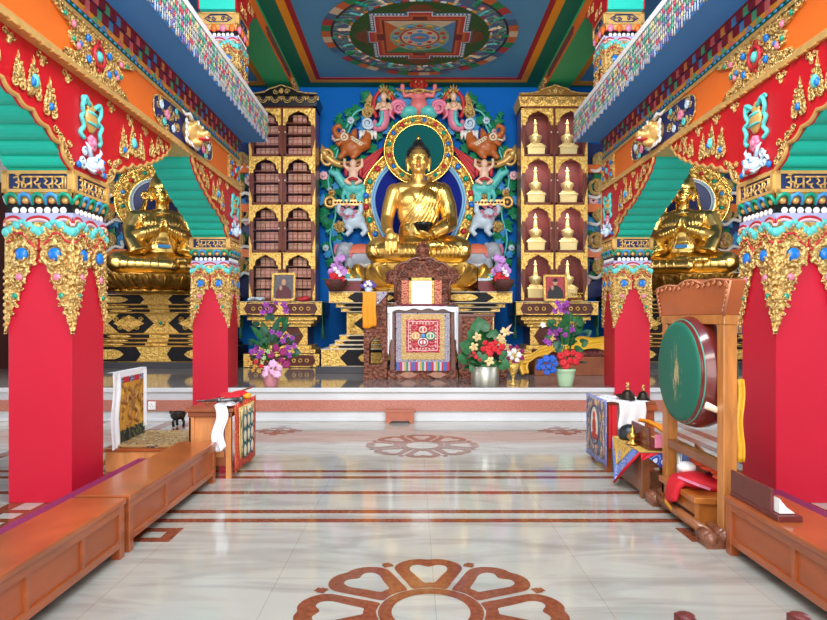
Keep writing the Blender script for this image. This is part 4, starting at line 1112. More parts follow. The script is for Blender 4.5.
for rr, w_ in ((.62, .03), (.57, .018)): q.tube([(rr*cos(2*pi*i/n), .69, 1.88+rr*sin(2*pi*i/n)) for i in range(n)], w_, 6, closed=True)
q.build('pale_blue_line', PALEB, hl)
g = MB(); g.M = at(0, .70, 0)
for i in range(26):
    a = pi*i/25; r = .9
    if i % 2 == 0: g.flame(r*1.0*cos(a), 1.84+r*sin(a), .16, .22, .02)
g.build('halo_flame', GOLD, hl)
ms2 = dup(ms, (5.5, 12.95, 2.44), radians(-26), 'golden seated statue on the side altar seen above the drum stand')
for x, rz, lab in ((-5.36, 26, 'dark gold lotus throne on the side altar behind the banner seat'), (5.5, -26, 'dark gold lotus throne on the side altar above the drum stand')):
    lotus('lotus_throne', lab, (x, 12.93, 2.045), 1.22, .80, .385, GOLDD, 13, rz=radians(rz))
# ------------------------------------------------------------------ carved backdrop around the central statue
TY = 14.06          # plane of the carving
tor = thing('carved_halo_backdrop', 'tall painted carved backdrop with animals and gold halos behind the central golden statue', 'backdrop', (0, TY, 0)); tor['kind'] = 'thing'
def tb(sg=-1):
    b = MB(); b.M = at(mirror=sg > 0); return b
def Q(px, py):      # image point on the carving plane of the left half
    p = P(px, py, TY-.1); return (p.x, p.z)
# egg shaped body halo
half = [(.0, .98), (.35, 1.0), (.62, .92), (.88, .66), (1.06, .36), (1.17, .0), (1.18, -.28), (1.12, -.6), (1.0, -.95), (.84, -1.3), (.62, -1.65)]
ZC = 4.34
egg = smooth_path([(a*1.11, 0, b) for a, b in half], 5); egg = [(p.x, ZC+p.z) for p in egg]; egg = egg+[(-a, b) for a, b in reversed(egg[1:])]
inn = [(a*.80, ZC+(b-ZC)*.80) for a, b in egg]
N = len(egg)
b = MB(); b.prism(inn, -.06, .0, 'xz'); b.build('halo_field', mat('halo_navy', (8, 28, 124), .6, var=.08, scale=2, spec=.1), tor)
b = MB()
v = [(x, -.08, z) for x, z in egg]+[(x*.9, -.18, ZC+(z-ZC)*.9) for x, z in egg]+[(x, -.09, z) for x, z in inn]+[(x, 0.1, z) for x, z in egg]
f = []
for i in range(N):
    j = (i+1) % N
    f += [(i, j, N+j, N+i), (N+i, N+j, 2*N+j, 2*N+i), (3*N+i, 3*N+j, j, i)]
b.add(v, f, True); bh = b.build('body_halo', GOLDR, tor)
b = MB(); b.tube([(x, -.10, z) for x, z in egg], .028, 6, closed=True); b.build('halo_edge', GOLD, bh)
b = MB(); b.tube([(x*1.0, -.11, z) for x, z in inn], .03, 6, closed=True); b.tube([(x*.955, -.07, ZC+(z-ZC)*.955) for x, z in inn], .03, 6, closed=True); b.build('pale_blue_line', mat('pale_blue_line', (130, 190, 232), .4), bh)
b = MB()
for k in range(0, N, 5):
    x, z = egg[k]; b.m = (k//5) % 3; b.ell((x*.9, -.19, ZC+(z-ZC)*.9), (.07, .05, .07), 9, 6)
b.build('set_stone', [COBALT, GREENJ, CRIM], bh)
# head halo
HZ = 5.28
n = 60
b = MB(); b.prism([(.60*cos(2*pi*i/n), HZ+.60*sin(2*pi*i/n)) for i in range(n)], -.25, -.05, 'xz'); b.build('head_halo_field', TEALD, tor)
b = MB(); b.grid(lambda u, v: ((.57+.19*v)*cos(2*pi*u), -.24-.07*sin(pi*v), HZ+(.57+.19*v)*sin(2*pi*u)), n, 6, closed_u=True); b.grid(lambda u, v: (.76*cos(2*pi*u), -.24+.3*v, HZ+.76*sin(2*pi*u)), n, 2, closed_u=True); hh = b.build('head_halo', GOLDR, tor)
for r, nm in ((.575, 'inner_ring'), (.765, 'outer_ring')):
    b = MB(); b.tube([(r*cos(2*pi*i/n), -.26, HZ+r*sin(2*pi*i/n)) for i in range(n)], .026, 6, closed=True); b.build(nm, GOLD, hh)
b = MB()
for i in range(16):
    a = 2*pi*i/16+.2; b.m = i % 3; b.ell((.667*cos(a), -.31, HZ+.667*sin(a)), (.052, .04, .052), 9, 6)
b.build('set_stone', [COBALT, GREENJ, CRIM], hh)
rr = random.Random(21)
for sg in (-1, 1):
    def part(nm, mt, fn, org=0, sm=3):
        b = tb(sg); fn(b)
        return organic(b, nm, mt, tor, voxel=org, smooth=sm) if org else b.build(nm, mt, tor)
    # foliage behind everything
    def fol(b):
        pts = []
        for px, py, r in ((326,182,.16),(330,196,.15),(324,212,.14),(330,225,.16),(336,238,.15),(326,246,.13),(338,210,.14),(340,190,.15),(334,150,.15),(341,160,.14),(352,118,.16),(345,126,.13),(366,98,.15),(374,104,.14),(392,96,.14),(398,128,.15),(404,100,.13),(362,160,.14),(376,134,.15),(372,148,.13),(334,172,.13),(344,262,.14),(330,262,.12),(366,190,.13),(362,210,.12),(370,165,.12),(340,276,.12),(384,92,.12),(356,108,.12),(347,200,.12),(364,226,.12),(338,120,.11),(410,96,.12)):
            u, w = Q(px, py); b.leafp(u, w, r*1.25, rr.uniform(0, 6.3), .05); b.leafp(u+rr.uniform(-.15,.15), w+rr.uniform(-.15,.15), r*.8, rr.uniform(0, 6.3), .09)
    part('green_foliage', GREEN, fol)
    def fol2(b):
        for px, py, r in ((338,244,.12),(322,200,.12),(344,214,.12),(352,190,.14),(330,162,.1),(366,118,.12),(386,130,.12),(362,128,.1),(336,186,.1),(334,232,.11),(328,254,.1),(402,112,.1),(380,98,.1),(358,170,.12)):
            u, w = Q(px, py); b.leafp(u, w, r*1.2, rr.uniform(0, 6.3), .11)
    part('blue_foliage', SKYB, fol2)
    def stems(b):
        for pts in (((338,270),(330,240),(336,210),(328,180),(338,150),(336,128)), ((352,124),(344,140),(334,150)), ((372,108),(356,112),(346,128)), ((346,236),(336,228),(326,232)), ((340,262),(346,250),(338,240)), ((390,100),(398,92),(408,96))):
            b.tube(smooth_path([(Q(*p)[0], -.10, Q(*p)[1]) for p in pts], 4), .022, 6)
    part('pale_stem', LTEAL, stems)
    def flw(lst, k=7):
        def fn(b):
            for px, py, r in lst: u, w = Q(px, py); b.flower(u, w, r, .14, k); b.ell((u, -.2, w), (r*.4, .04, r*.4), 8, 5)
        return fn
    part('pink_flower', LPINK, flw([(336,138,.11),(324,176,.11),(403,110,.08),(343,132,.07)]))
    part('white_flower', PALEB, flw([(351,121,.09),(326,248,.08),(330,190,.06)]))
    part('gold_flower', GOLDP, flw([(340,227,.15),(332,193,.09),(352,197,.09),(390,96,.1),(384,94,.09)]))
    part('orange_flower', ORANGE, flw([(331,194,.05),(340,227,.07),(358,196,.05)]))
    # red pleated cloth fans
    def cloth(b):
        A, B, C, D = Q(353, 166), Q(384, 146), Q(384, 150), Q(364, 180)
        b.grid(lambda u, w: ((1-w)*((1-u)*A[0]+u*B[0])+w*((1-u)*D[0]+u*C[0]), -.10-.03*abs(sin(w*9.42)), (1-w)*((1-u)*A[1]+u*B[1])+w*((1-u)*D[1]+u*C[1])), 8, 19)
    part('red_cloth_fan', CRIM, cloth)
    # gold bars
    def bar1(b):
        q = [Q(*p) for p in ((362,163),(350,165.5),(340,165),(333,162),(327,157))]
        pa = smooth_path([(u, -.16, w) for u, w in q], 4); n_ = len(pa); b.tube(pa, [.085+.045*max(0, (i/n_-.65)) for i in range(n_)], 8)
        u, w = Q(327.5, 158); b.ring(u, w, .13, .04, .17, rz=.17); b.tube([(u, -.16, w), (u-.1, -.16, w+.16), (u-.12, -.14, w+.3)], [.1, .07, .01], 8)
    part('upper_gold_bar', GOLDS, bar1)
    def bar1b(b):
        q = [Q(*p) for p in ((362,163.2),(350,165.7),(341,165.2))]; b.tube(smooth_path([(u, -.23, w) for u, w in q], 4), .028, 6)
        u, w = Q(327.5, 158); b.ell((u, -.18, w), (.06, .05, .07), 8, 5)
    part('bar_inset', DRED, bar1b)
    def bar2(b):
        u0, w0 = Q(333, 203.5); u1, w1 = Q(363, 206); b.box(u0, u1, -.2, -.04, w0-.06, w0+.07); b.ring(u0-.06, w0+.02, .11, .04, .16); b.ell((u0-.06, -.16, w0+.02), (.05, .05, .05), 8, 5)
    part('lower_gold_bar', GOLDS, bar2)
    def bar2b(b):
        u0, w0 = Q(336, 203.5); u1, w1 = Q(362, 206)
        for i in range(9): b.ell((u0+(u1-u0)*i/8, -.205, w0+.005), (.032, .015, .026), 6, 4)
    part('bar_inset', DRED, bar2b)
    # elephant
    def eleph(b):
        u, w = Q(356, 258); 
        b.ell((u+.12, -.2, w+.02), (.36, .2, .27), 16, 10)
        b.ell((u-.24, -.3, w+.14), (.19, .17, .2), 14, 10)
        b.tube(smooth_path([(u-.30, -.42, w+.1), (u-.34, -.48, w-.08), (u-.30, -.5, w-.24), (u-.2, -.5, w-.3)], 4), [.1]*3+[.085]*3+[.07]*3+[.06]*3+[.05], 10)
        for dx, dy in ((-.14, -.24), (.0, -.14), (.3, -.24), (.4, -.12)): b.tube([(u+dx, dy, w-.05), (u+dx-.02, dy-.02, w-.28), (u+dx, dy-.02, w-.47)], [.12, .085, .09], 10)
        b.ell((u-.1, -.3, w+.28), (.07, .06, .05), 8, 6)
    part('elephant', GREY, eleph, .022)
    def ear(b):
        u, w = Q(356, 258); b.ell((u-.40, -.3, w+.16), (.085, .03, .14), 10, 7); b.ell((u-.09, -.36, w+.1), (.07, .03, .12), 10, 7)
    part('elephant_ear', PINK, ear)
    def tusk(b):
        u, w = Q(356, 258)
        b.tube([(u-.36, -.45, w+.02), (u-.42, -.52, w-.05), (u-.46, -.55, w-.02)], [.03, .024, .006], 6); b.tube([(u-.22, -.46, w+.0), (u-.2, -.54, w-.06), (u-.18, -.56, w-.02)], [.03, .024, .006], 6)
        for s2 in (-.30, -.17): b.ell((u+s2, -.44, w+.18), (.016, .012, .016), 6, 4)
    part('tusk', WHITE, tusk)
    def sad(b):
        u, w = Q(356, 258); b.grid(lambda a, c: (u+.12+.37*cos(pi*(.16+.68*a)), -.2-.215*sin(pi*c*.5+.15), w+.02+.29*sin(pi*(.16+.68*a))*cos(pi*c*.44)), 12, 9)
    part('saddle_cloth', mat('saddle_orange', (214, 110, 80), .5, var=.08), sad)
    # white lion beast standing on its hands
    def beast(b):
        u, w = Q(352, 222)
        b.ell((u+.05, -.18, w+.02), (.26, .15, .19), 14, 9); b.ell((u-.06, -.25, w+.17), (.14, .13, .12), 12, 8)
        for dx in (-.24, .18): b.tube([(u+dx*.6, -.2, w+.12), (u+dx*1.2, -.22, w+.24), (u+dx*1.15, -.22, w+.38)], [.09, .07, .06], 8)
        for dx in (-.1, .24): b.tube([(u+dx, -.2, w-.08), (u+dx+.08, -.22, w-.22), (u+dx-.02, -.24, w-.32)], [.1, .07, .06], 8)
        b.ell((u-.08, -.36, w+.13), (.07, .06, .05), 8, 6)
    part('white_lion', PALEB, beast, .02)
    def mane(b):
        u, w = Q(352, 222)
        for i in range(7): b.spiral(u-.06+.15*cos(i*.9), w+.18+.13*sin(i*.9), .05, 1.3, .014, out=.36)
        b.ell((u-.08, -.41, w+.1), (.05, .02, .02), 8, 5)
    part('lion_mane', PINK, mane)
    # green horse with rider
    def horse(b):
        u, w = Q(350, 188)
        b.ell((u+.1, -.16, w), (.26, .13, .15), 14, 9)
        b.tube([(u-.1, -.18, w+.04), (u-.24, -.22, w+.2), (u-.30, -.24, w+.34)], [.12, .1, .08], 10); b.ell((u-.36, -.26, w+.3), (.13, .07, .07), 10, 7, Matrix.Rotation(.5, 3, 'Y'))
        for dx in (-.1, .02, .22, .32): b.tube([(u+dx, -.16, w-.06), (u+dx-.06, -.18, w-.2), (u+dx-.02, -.18, w-.36)], [.065, .045, .04], 8)
        b.tube([(u-.28, -.2, w+.36), (u-.29, -.2, w+.44)], [.03, .005], 6)
    part('teal_horse', LTEAL, horse, .02)
    def rider(b):
        u, w = Q(354, 180)
        b.ell((u, -.26, w+.1), (.11, .1, .17), 12, 8); b.ell((u, -.3, w+.32), (.085, .085, .1), 12, 8)
        for s2 in (-1, 1):
            b.tube([(u+s2*.1, -.26, w+.2), (u+s2*.2, -.28, w+.28), (u+s2*.19, -.28, w+.44)], [.05, .04, .035], 8)
            b.tube([(u+s2*.06, -.28, w-.02), (u+s2*.17, -.34, w-.08), (u+s2*.04, -.36, w-.15)], [.07, .055, .04], 8)
    part('pale_rider', SKIN, rider, .018)
    def rcl(b):
        u, w = Q(354, 180)
        for s2 in (-1, 1): b.ell((u+s2*.16, -.24, w+.16), (.05, .06, .13), 9, 6)
        b.tube([(u-.13, -.33, w-.06), (u, -.38, w-.02), (u+.13, -.33, w-.06)], .035, 6)
    part('rider_sash', CRIM, rcl)
    # makara
    def mak(b):
        u, w = Q(352, 147)
        b.ell((u, -.18, w-.04), (.27, .16, .2), 14, 9); b.ell((u-.12, -.26, w+.12), (.17, .14, .15), 12, 8)
        b.tube(smooth_path([(u-.2, -.32, w+.16), (u-.32, -.36, w+.2), (u-.36, -.36, w+.34), (u-.26, -.36, w+.4), (u-.22, -.36, w+.33)], 4), [.08]*4+[.065]*5+[.05]*5+[.035]*3, 9)
        b.tube([(u+.14, -.18, w), (u+.32, -.2, w+.04), (u+.36, -.18, w+.24), (u+.28, -.16, w+.36)], [.17, .14, .1, .03], 10)
        b.tube([(u-.2, -.3, w+.06), (u-.3, -.34, w-.02), (u-.34, -.34, w+.04)], [.07, .05, .02], 8)
        for dx in (-.14, .14): b.tube([(u+dx, -.2, w-.12), (u+dx-.08, -.24, w-.24), (u+dx-.14, -.26, w-.3)], [.09, .07, .05], 8)
        b.tube([(u+.02, -.2, w+.1), (u+.06, -.2, w+.3), (u+.10, -.16, w+.42)], [.1, .07, .01], 8)
    part('makara', RUST, mak, .02)
    def mak2(b):
        u, w = Q(352, 147)
        b.ring(u-.14, w+.14, .07, .022, .4); b.ell((u-.14, -.41, w+.14), (.03, .02, .03), 8, 5)
        for i in range(5): b.spiral(u+.02+.05*i, w+.12-.03*i, .05, 1.3, .014, out=.34)
        b.tube([(u-.22, -.36, w+.1), (u-.34, -.4, w+.07), (u-.38, -.4, w+.12)], [.025, .02, .004], 6)
    part('makara_face', OFFW, mak2)
    # naga maiden
    def naga(b):
        u, w = Q(384, 112)
        b.ell((u, -.2, w+.06), (.1, .09, .16), 12, 8); b.ell((u, -.23, w+.3), (.075, .075, .09), 12, 8); b.tube([(u, -.2, w+.16), (u, -.21, w+.24)], .045, 8)
        for s2 in (-1, 1): b.tube([(u+s2*.1, -.2, w+.16), (u+s2*.17, -.24, w+.02), (u+s2*.05, -.3, w+.06)], [.045, .04, .03], 8); b.ell((u+s2*.05, -.27, w+.1), .045, 8, 6)
    part('naga_maiden', SKIN, naga, .017)
    def ntail(b):
        u, w = Q(384, 112); b.tube(smooth_path([(u, -.2, w-.04), (u+.02, -.22, w-.22), (u-.06, -.22, w-.38), (u-.18, -.2, w-.36), (u-.2, -.18, w-.2)], 4), [.12]*3+[.115]*5+[.09]*5+[.05]*3+[.02], 12)
    part('naga_tail', PINK, ntail)
    def ntail2(b):
        u, w = Q(384, 112); b.tube(smooth_path([(u-.04, -.31, w-.06), (u-.03, -.33, w-.22), (u-.1, -.32, w-.36), (u-.17, -.27, w-.34)], 4), .045, 8)
    part('tail_belly', LTEAL, ntail2)
    def nhood(b):
        u, w = Q(384, 108)
        for s2 in (-1, 1): b.tube(smooth_path([(u+s2*.06, -.16, w+.38), (u+s2*.2, -.16, w+.2), (u+s2*.22, -.15, w-.06), (u+s2*.16, -.15, w-.24)], 3), .045, 8)
    part('red_scarf', CRIM, nhood)
    def ncrown(b):
        u, w = Q(384, 108)
        for i in range(5): a = pi*(i+.5)/5; b.tube([(u+.06*cos(a), -.24, w+.3+.05*sin(a)), (u+.13*cos(a), -.22, w+.34+.16*sin(a))], [.035, .006], 6)
        b.ring(u, w+.02, .07, .012, .31)
    part('gold_crown', GOLDP, ncrown)
    def shell(b):
        u, w = Q(399, 109); b.spiral(u, w, .17, 2.0, .05, flip=-1, a0=pi, out=.2, n=7, seg=22); b.tube([(u-.17, -.2, w), (u-.2, -.2, w-.16), (u-.1, -.2, w-.26)], [.05, .045, .02], 7)
    part('pink_conch', PINK, shell)
    def scr(b):
        u, w = Q(368, 113); b.spiral(u, w-.02, .14, 1.8, .04, flip=1, out=.16, n=7, seg=20); b.spiral(u+.02, w+.14, .1, 1.6, .03, flip=-1, out=.16, n=7, seg=18); b.tube([(u, -.16, w+.2), (u+.06, -.16, w+.34), (u+.04, -.15, w+.46)], [.09, .06, .006], 7)
    part('gold_scroll', GOLDP, scr)
    def scr2(b):
        u, w = Q(368, 124); b.spiral(u, w, .14, 1.8, .04, flip=-1, out=.17, n=7, seg=20)
    part('blue_scroll', PALEB, scr2)
    def wv(b):
        u, w = Q(368, 135)
        for i in range(5): b.tube([(u-.16+.08*i, -.18, w+.06), (u-.15+.08*i, -.2, w-.02), (u-.18+.09*i, -.18, w-.12)], [.05, .045, .02], 7)
    part('white_cloud', WHITE, wv)
# garuda at the top
gu, gw = 0.0, P(417, 104, TY-.1).z
def gpart(nm, mt, fn, org=0):
    b = MB(); b.M = at(gu, 0, gw); fn(b)
    return organic(b, nm, mt, tor, voxel=org, smooth=3) if org else b.build(nm, mt, tor)
def g1(b):
    b.ell((0, -.26, -.1), (.2, .16, .2), 14, 10); b.ell((0, -.24, .1), (.17, .13, .15), 14, 10)
    for s in (-1, 1): b.tube([(s*.15, -.24, .16), (s*.32, -.26, .12), (s*.36, -.28, .3)], [.07, .055, .045], 8); b.ell((s*.36, -.28, .33), .06, 8, 6)
gpart('garuda_body', mat('garuda_pink', (222, 120, 120), .45, var=.06), g1, .02)
def g2(b):
    b.ell((0, -.3, .34), (.15, .14, .15), 14, 10); b.tube([(0, -.42, .34), (0, -.5, .3), (0, -.48, .24)], [.05, .04, .01], 8)
    for s in (-1, 1): b.tube([(s*.08, -.3, .44), (s*.14, -.3, .52), (s*.1, -.3, .6)], [.05, .035, .006], 8); b.ell((s*.16, -.28, .36), (.05, .03, .07), 8, 6)
gpart('garuda_head', mat('garuda_red', (170, 44, 34), .45, var=.2, scale=14), g2, .016)
def g3(b):
    for s in (-1, 1):
        b.tube([(s*.06, -.26, -.2), (s*.26, -.28, -.22), (s*.38, -.24, -.34)], [.13, .12, .06], 10)
gpart('green_leg', LTEAL, g3)
def g4(b):
    for s in (-1, 1):
        for k in range(6): b.tube([(s*.16, -.14, .04-.02*k), (s*(.42-.02*k), -.12, .2-.09*k), (s*(.56-.04*k), -.1, .26-.12*k)], [.04, .05, .01], 6)
gpart('blue_wing', SKYB, g4)
def g5(b):
    for s in (-1, 1): b.ell((s*.06, -.42, .38), (.022, .015, .022), 8, 5)
    b.tube([(-.16, -.32, .2), (0, -.38, .15), (.16, -.32, .2)], .02, 6); b.tube([(-.5, -.2, .3), (-.3, -.32, .2), (0, -.4, .22), (.3, -.32, .2), (.5, -.2, .3)], .026, 7)
gpart('gold_serpent', GOLDP, g5)
# base blocks beside the lotus
for sg in (-1, 1):
    b = tb(sg); x0 = P(336, 0, 13.0).x; b.box(x0, -1.15, -1.9, -.4, 2.045, 2.26); bb = b.build('red_pedestal', DRED, tor)
    b = tb(sg); b.box(x0-.03, -1.12, -1.93, -.37, 2.26, 2.32); b.build('pale_cushion', PALEB, bb, bevel=.02)
    b = tb(sg)
    for k in range(4): b.spiral(x0+.12+.22*k, 2.36, .05, 1.3, .016, out=1.9)
    b.build('wave_curl', LTEAL, bb)
# ------------------------------------------------------------------ painted carving on the wall beside the side altars
def side_mural(sg, X0, label):
    rt = thing('carved_wall_relief', label, 'wall carving', (sg*X0, 14.12, 0), 0, 'painted carvings beside the side altars')
    rr = random.Random(9+int(X0))
    lv = MB(); bl = MB()
    b = MB(); b.box(-.34, .34, -.04, .02, 2.0, 5.5); b.build('dark_ground', NAVY, rt)
    for i in range(40):
        x = rr.uniform(-.4, .4); z = rr.uniform(2.2, 5.5); (lv if i % 3 else bl).leafp(x, z, rr.uniform(.12, .2), rr.uniform(0, 6.3), .09)
    lv.build('green_foliage', GREEN, rt); bl.build('blue_foliage', SKYB, rt)
    for i in range(7): b = MB(); b.flower(rr.uniform(-.3, .3), 2.4+i*.45, .13, .12, 7); b.build('pink_flower', LPINK, rt)
    for i in range(5):
        z = 2.5+i*.6; b = MB(); b.ring(.05*(-1)**i, z+.2, .15, .045, .14); b.ell((0, -.16, z+.2), (.12, .07, .14), 8, 6); b.build('gold_vase', GOLDP, rt)
        b = MB(); b.tube(smooth_path([(-.25, -.14, z), (-.05, -.2, z-.06), (.12, -.16, z+.06), (.3, -.18, z+.02), (.26, -.16, z+.18)], 3), .04, 7); b.build('white_ribbon', WHITE, rt)
    for z in (3.0, 4.02, 4.9): b = MB(); b.box(-.38, .38, -.2, -.02, z-.09, z+.09); b.build('orange_bar', ORANGE, rt)
for sg, a, c in ((-1, 'bookcase', 'wooden desk'), (1, 'display cabinet', 'drum')):
    side_mural(sg, 4.05, 'painted carving of leaves and flowers on the blue wall beside the '+a)
    side_mural(sg, 6.95, 'painted carving of leaves and flowers on the blue wall past the statue by '+c)
# ------------------------------------------------------------------ tall cabinets on pedestals
CABW = wood('cabinet_mahogany', (122, 58, 40), .3, .3, (1, 1, .2), 9)
CABI = mat('cabinet_inside', (104, 30, 26), .6, var=.15, scale=4)
GLASS = bpy.data.materials.new('cabinet_glass'); GLASS.use_nodes = True
_nt = GLASS.node_tree; _nt.nodes.clear(); _o = _nt.nodes.new('ShaderNodeOutputMaterial'); _t = _nt.nodes.new('ShaderNodeBsdfTransparent'); _g = _nt.nodes.new('ShaderNodeBsdfGlossy'); _g.inputs['Roughness'].default_value = .02
_f = _nt.nodes.new('ShaderNodeFresnel'); _f.inputs['IOR'].default_value = 1.35; _x = _nt.nodes.new('ShaderNodeMixShader')
_nt.links.new(_f.outputs[0], _x.inputs[0]); _nt.links.new(_t.outputs[0], _x.inputs[1]); _nt.links.new(_g.outputs[0], _x.inputs[2]); _nt.links.new(_x.outputs[0], _o.inputs[0])
def spandrel(w, h):
    """gold arched header between two jambs, ogee opening"""
    pts = [(-w/2, 0), (-w/2, -h), (-w/2+.05, -h), (-w/2+.06, -h*.8), (-w/2+.10, -h*.74), (-w/2+.10, -h*.55)]
    arch = [(-w/2+.10, -h*.55), (-w/2+.13, -h*.40), (-w/2+.18, -h*.33), (-w*.16, -h*.24), (-.05, -h*.2), (0, -h*.1)]
    left = pts[:-1]+arch
    return left+[(-a, b) for a, b in reversed(left[:-1])]
def pedestal(x, label):
    rt = thing('cabinet_pedestal', label, 'pedestal', (x, 13.02, .495), 0, 'gold and brown cabinet pedestals')
    BR = wood('pedestal_brown', (92, 36, 24), .35, .25)
    T = [('bottom_tier', .80, 0, .30, 1), ('lower_step', .70, .30, .38, 0), ('lower_step', .60, .38, .46, 0), ('waist', .50, .46, .86, 2), ('upper_step', .58, .86, .93, 0), ('upper_step', .66, .93, 1.0, 0), ('upper_step', .74, 1.0, 1.08, 0), ('table_top', .86, 1.10, 1.385, 1)]
    for nm, h, a, b, kd in T:
        d = .86-h
        m = MB(); m.box(-h, h, d, 1.15, a, b); o = m.build(nm, BR if kd else GOLDF, rt, bevel=.004, seg=1)
        if kd:
            g = MB(); c = (a+b)/2; H = (b-a)*.92
            def plate(p): g.prism(p, d, d-.015, 'xz')
            if kd == 1:
                for s_ in (-1, 1):
                    for u in (.48, ):
                        pass
                    plate([(s_*h, c-H/2), (s_*(h*.82), c-H/2), (s_*(h*.90), c), (s_*(h*.82), c+H/2), (s_*h, c+H/2)])
                plate([(-.2*h, c-H/2), (.2*h, c-H/2), (.06*h, c), (.2*h, c+H/2), (-.2*h, c+H/2), (-.06*h, c)])
                for s_ in (-1, 1):
                    for e in (-1, 1): plate([(s_*.30*h, c+e*H*.5), (s_*.70*h, c+e*H*.5), (s_*.84*h, c+e*H*.40), (s_*.70*h, c+e*H*.42), (s_*.30*h, c+e*H*.42), (s_*.14*h, c+e*H*.40)])
                    for u in (-.17, 0, .17): g.ring((s_*.5+u)*h, c, .035, .012, -d+.012 if False else 0.012-d, 10, 5)
            else:
                for s_ in (-1, 1): plate([(s_*h, c-H/2), (s_*(h-.2), c-H/2), (s_*(h-.08), c), (s_*(h-.2), c+H/2), (s_*h, c+H/2)])
                plate([(0, c-H*.4), (.14, c), (0, c+H*.4), (-.14, c)])
            g.build('gold_inlay', GOLDF, o)
    m = MB(); m.box(-.88, .88, -.02, 1.15, 1.385, 1.395); m.build('table_cloth_edge', OFFW, rt)
    for s_ in (-1, 1):
        m = MB(); m.box(s_*.87-.008, s_*.87+.008, .02, .3, .85, 1.385); m.tube([(s_*.87, .1, .9), (s_*.87, .1, .62)], [.02, .045], 8); m.build('green_tassel', mat('dark_green_cloth', (16, 84, 60), .7), rt)
    return rt
pedestal(-2.9, 'gold and brown stepped pedestal under the bookcase with the monk portrait'); pedestal(2.9, 'gold and brown stepped pedestal under the display cabinet')
def cabinet(x, label, books):
    Z0 = 1.89; rt = thing('display_cabinet' if not books else 'bookcase', label, 'cabinet', (x, 13.12, Z0)); H = 4.12; W = .70; D = .55
    b = MB(); b.box(-W, -W+.05, 0, D, 0, H); b.box(W-.05, W, 0, D, 0, H); b.box(-W, W, D-.04, D, 0, H); b.box(-W, W, 0, D, 0, .03); b.box(-W, W, 0, D, H-.04, H); b.box(-.03, .03, .02, D, 0, H); b.build('carcass', CABW, rt)
    b = MB(); b.box(-W+.05, W-.05, D-.06, D-.041, .03, H-.04); b.build('back_panel', CABI, rt)
    S = [0.03, 1.04, 2.05, 3.07, H-.04]
    shelf = []
    for i in range(4):
        z0, z1 = S[i], S[i+1]
        if i: m = MB(); m.box(-W+.05, W-.05, .03, D-.06, z0-.02, z0); m.build('shelf', CABW, rt)
        for s_ in (-1, 1):
            cx = s_*.345
            m = MB(); x0, x1 = cx-.315, cx+.315
            m.box(x0, x0+.05, -.02, .025, z0, z1-.01); m.box(x1-.05, x1, -.02, .025, z0, z1-.01); m.box(x0, x1, -.02, .025, z0, z0+.05); m.box(x0, x1, -.02, .025, z1-.07, z1-.01)
            d = m.build('door', CABW, rt, bevel=.004, seg=1)
            m = MB(); m.box(x0+.05, x1-.05, .0, .004, z0+.05, z1-.07); m.build('glass_pane', GLASS, d)
            m = MB(); m.M = at(cx, -.022, z1-.008); m.prism(spandrel(.64, .35), 0, -.014, 'xz'); m.M = at(cx, -.036, z1-.008); m.tube([(a, 0, c) for a, c in spandrel(.64, .35)[5:-5]], .008, 5, up=(0,-1,0)); m.build('gold_arch', GOLDF, d)
            m = MB(); m.ell((cx-s_*.28, -.035, (z0+z1)/2), (.016, .016, .016), 8, 6); m.build('knob', mat('white_knob', (240, 236, 226), .3), d)
        for s_ in (-1, 1):
            m = MB(); m.prism([(s_*W, z0), (s_*(W-.06), z0), (s_*(W-.06), z0+.12), (s_*(W-.02), z0+.28), (s_*W, z0+.36)], -.03, 0, 'xz'); m.prism([(s_*W, z1-.44), (s_*(W-.02), z1-.36), (s_*(W-.06), z1-.2), (s_*(W-.06), z1), (s_*W, z1)], -.03, 0, 'xz'); m.build('gold_corner', GOLDF, rt)
    # crown with swags
    m = MB(); m.frus(-W-.02, W+.02, -.05, D, H, H+.20, .05); cr = m.build('crown', BLACK if books else GOLDF, rt)
    m = MB(); m.prism([(-.76, H+.18), (.76, H+.18), (.76, H+.24), (.5, H+.25), (.34, H+.28), (.25, H+.34), (.1, H+.38), (0, H+.42), (-.1, H+.38), (-.25, H+.34), (-.34, H+.28), (-.5, H+.25), (-.76, H+.24)], -.115, -.09, 'xz'); m.build('crest', BLACK if books else mat('crest_dark_gold', (150, 104, 48), .4, .5), cr)
    g = MB(); g.tube([(a, -.125, c) for a, c in ((.76, H+.24), (.5, H+.25), (.34, H+.28), (.25, H+.34), (.1, H+.38), (0, H+.42), (-.1, H+.38), (-.25, H+.34), (-.34, H+.28), (-.5, H+.25), (-.76, H+.24))], .014, 5)
    for k in range(6):
        u = -.64+k*.256
        for r_ in (.1, .07): g.tube([(u+r_*cos(pi+pi*i/8), -.11, H+.19+r_*1.35*sin(pi+pi*i/8)) for i in range(9)], .011, 5)
        g.ell((u+.128, -.11, H+.14), (.02, .02, .05), 8, 5)
    for s_ in (-1, 1): g.spiral(s_*.12, H+.28, .06, 1.4, .013, flip=s_, out=.12)
    g.ell((0, -.12, H+.3), (.05, .02, .06), 8, 6); g.box(-.76, .76, -.115, -.1, H+.19, H+.205); g.build('gold_swag', GOLDP, cr)
    return rt, S, Z0
lc, S, Z0 = cabinet(-2.89, 'tall dark wooden bookcase with gold arches, shelves full of wrapped books', True)
rc, S, Z0 = cabinet(2.86, 'tall dark wooden cabinet with gold arches displaying small golden stupas', False)
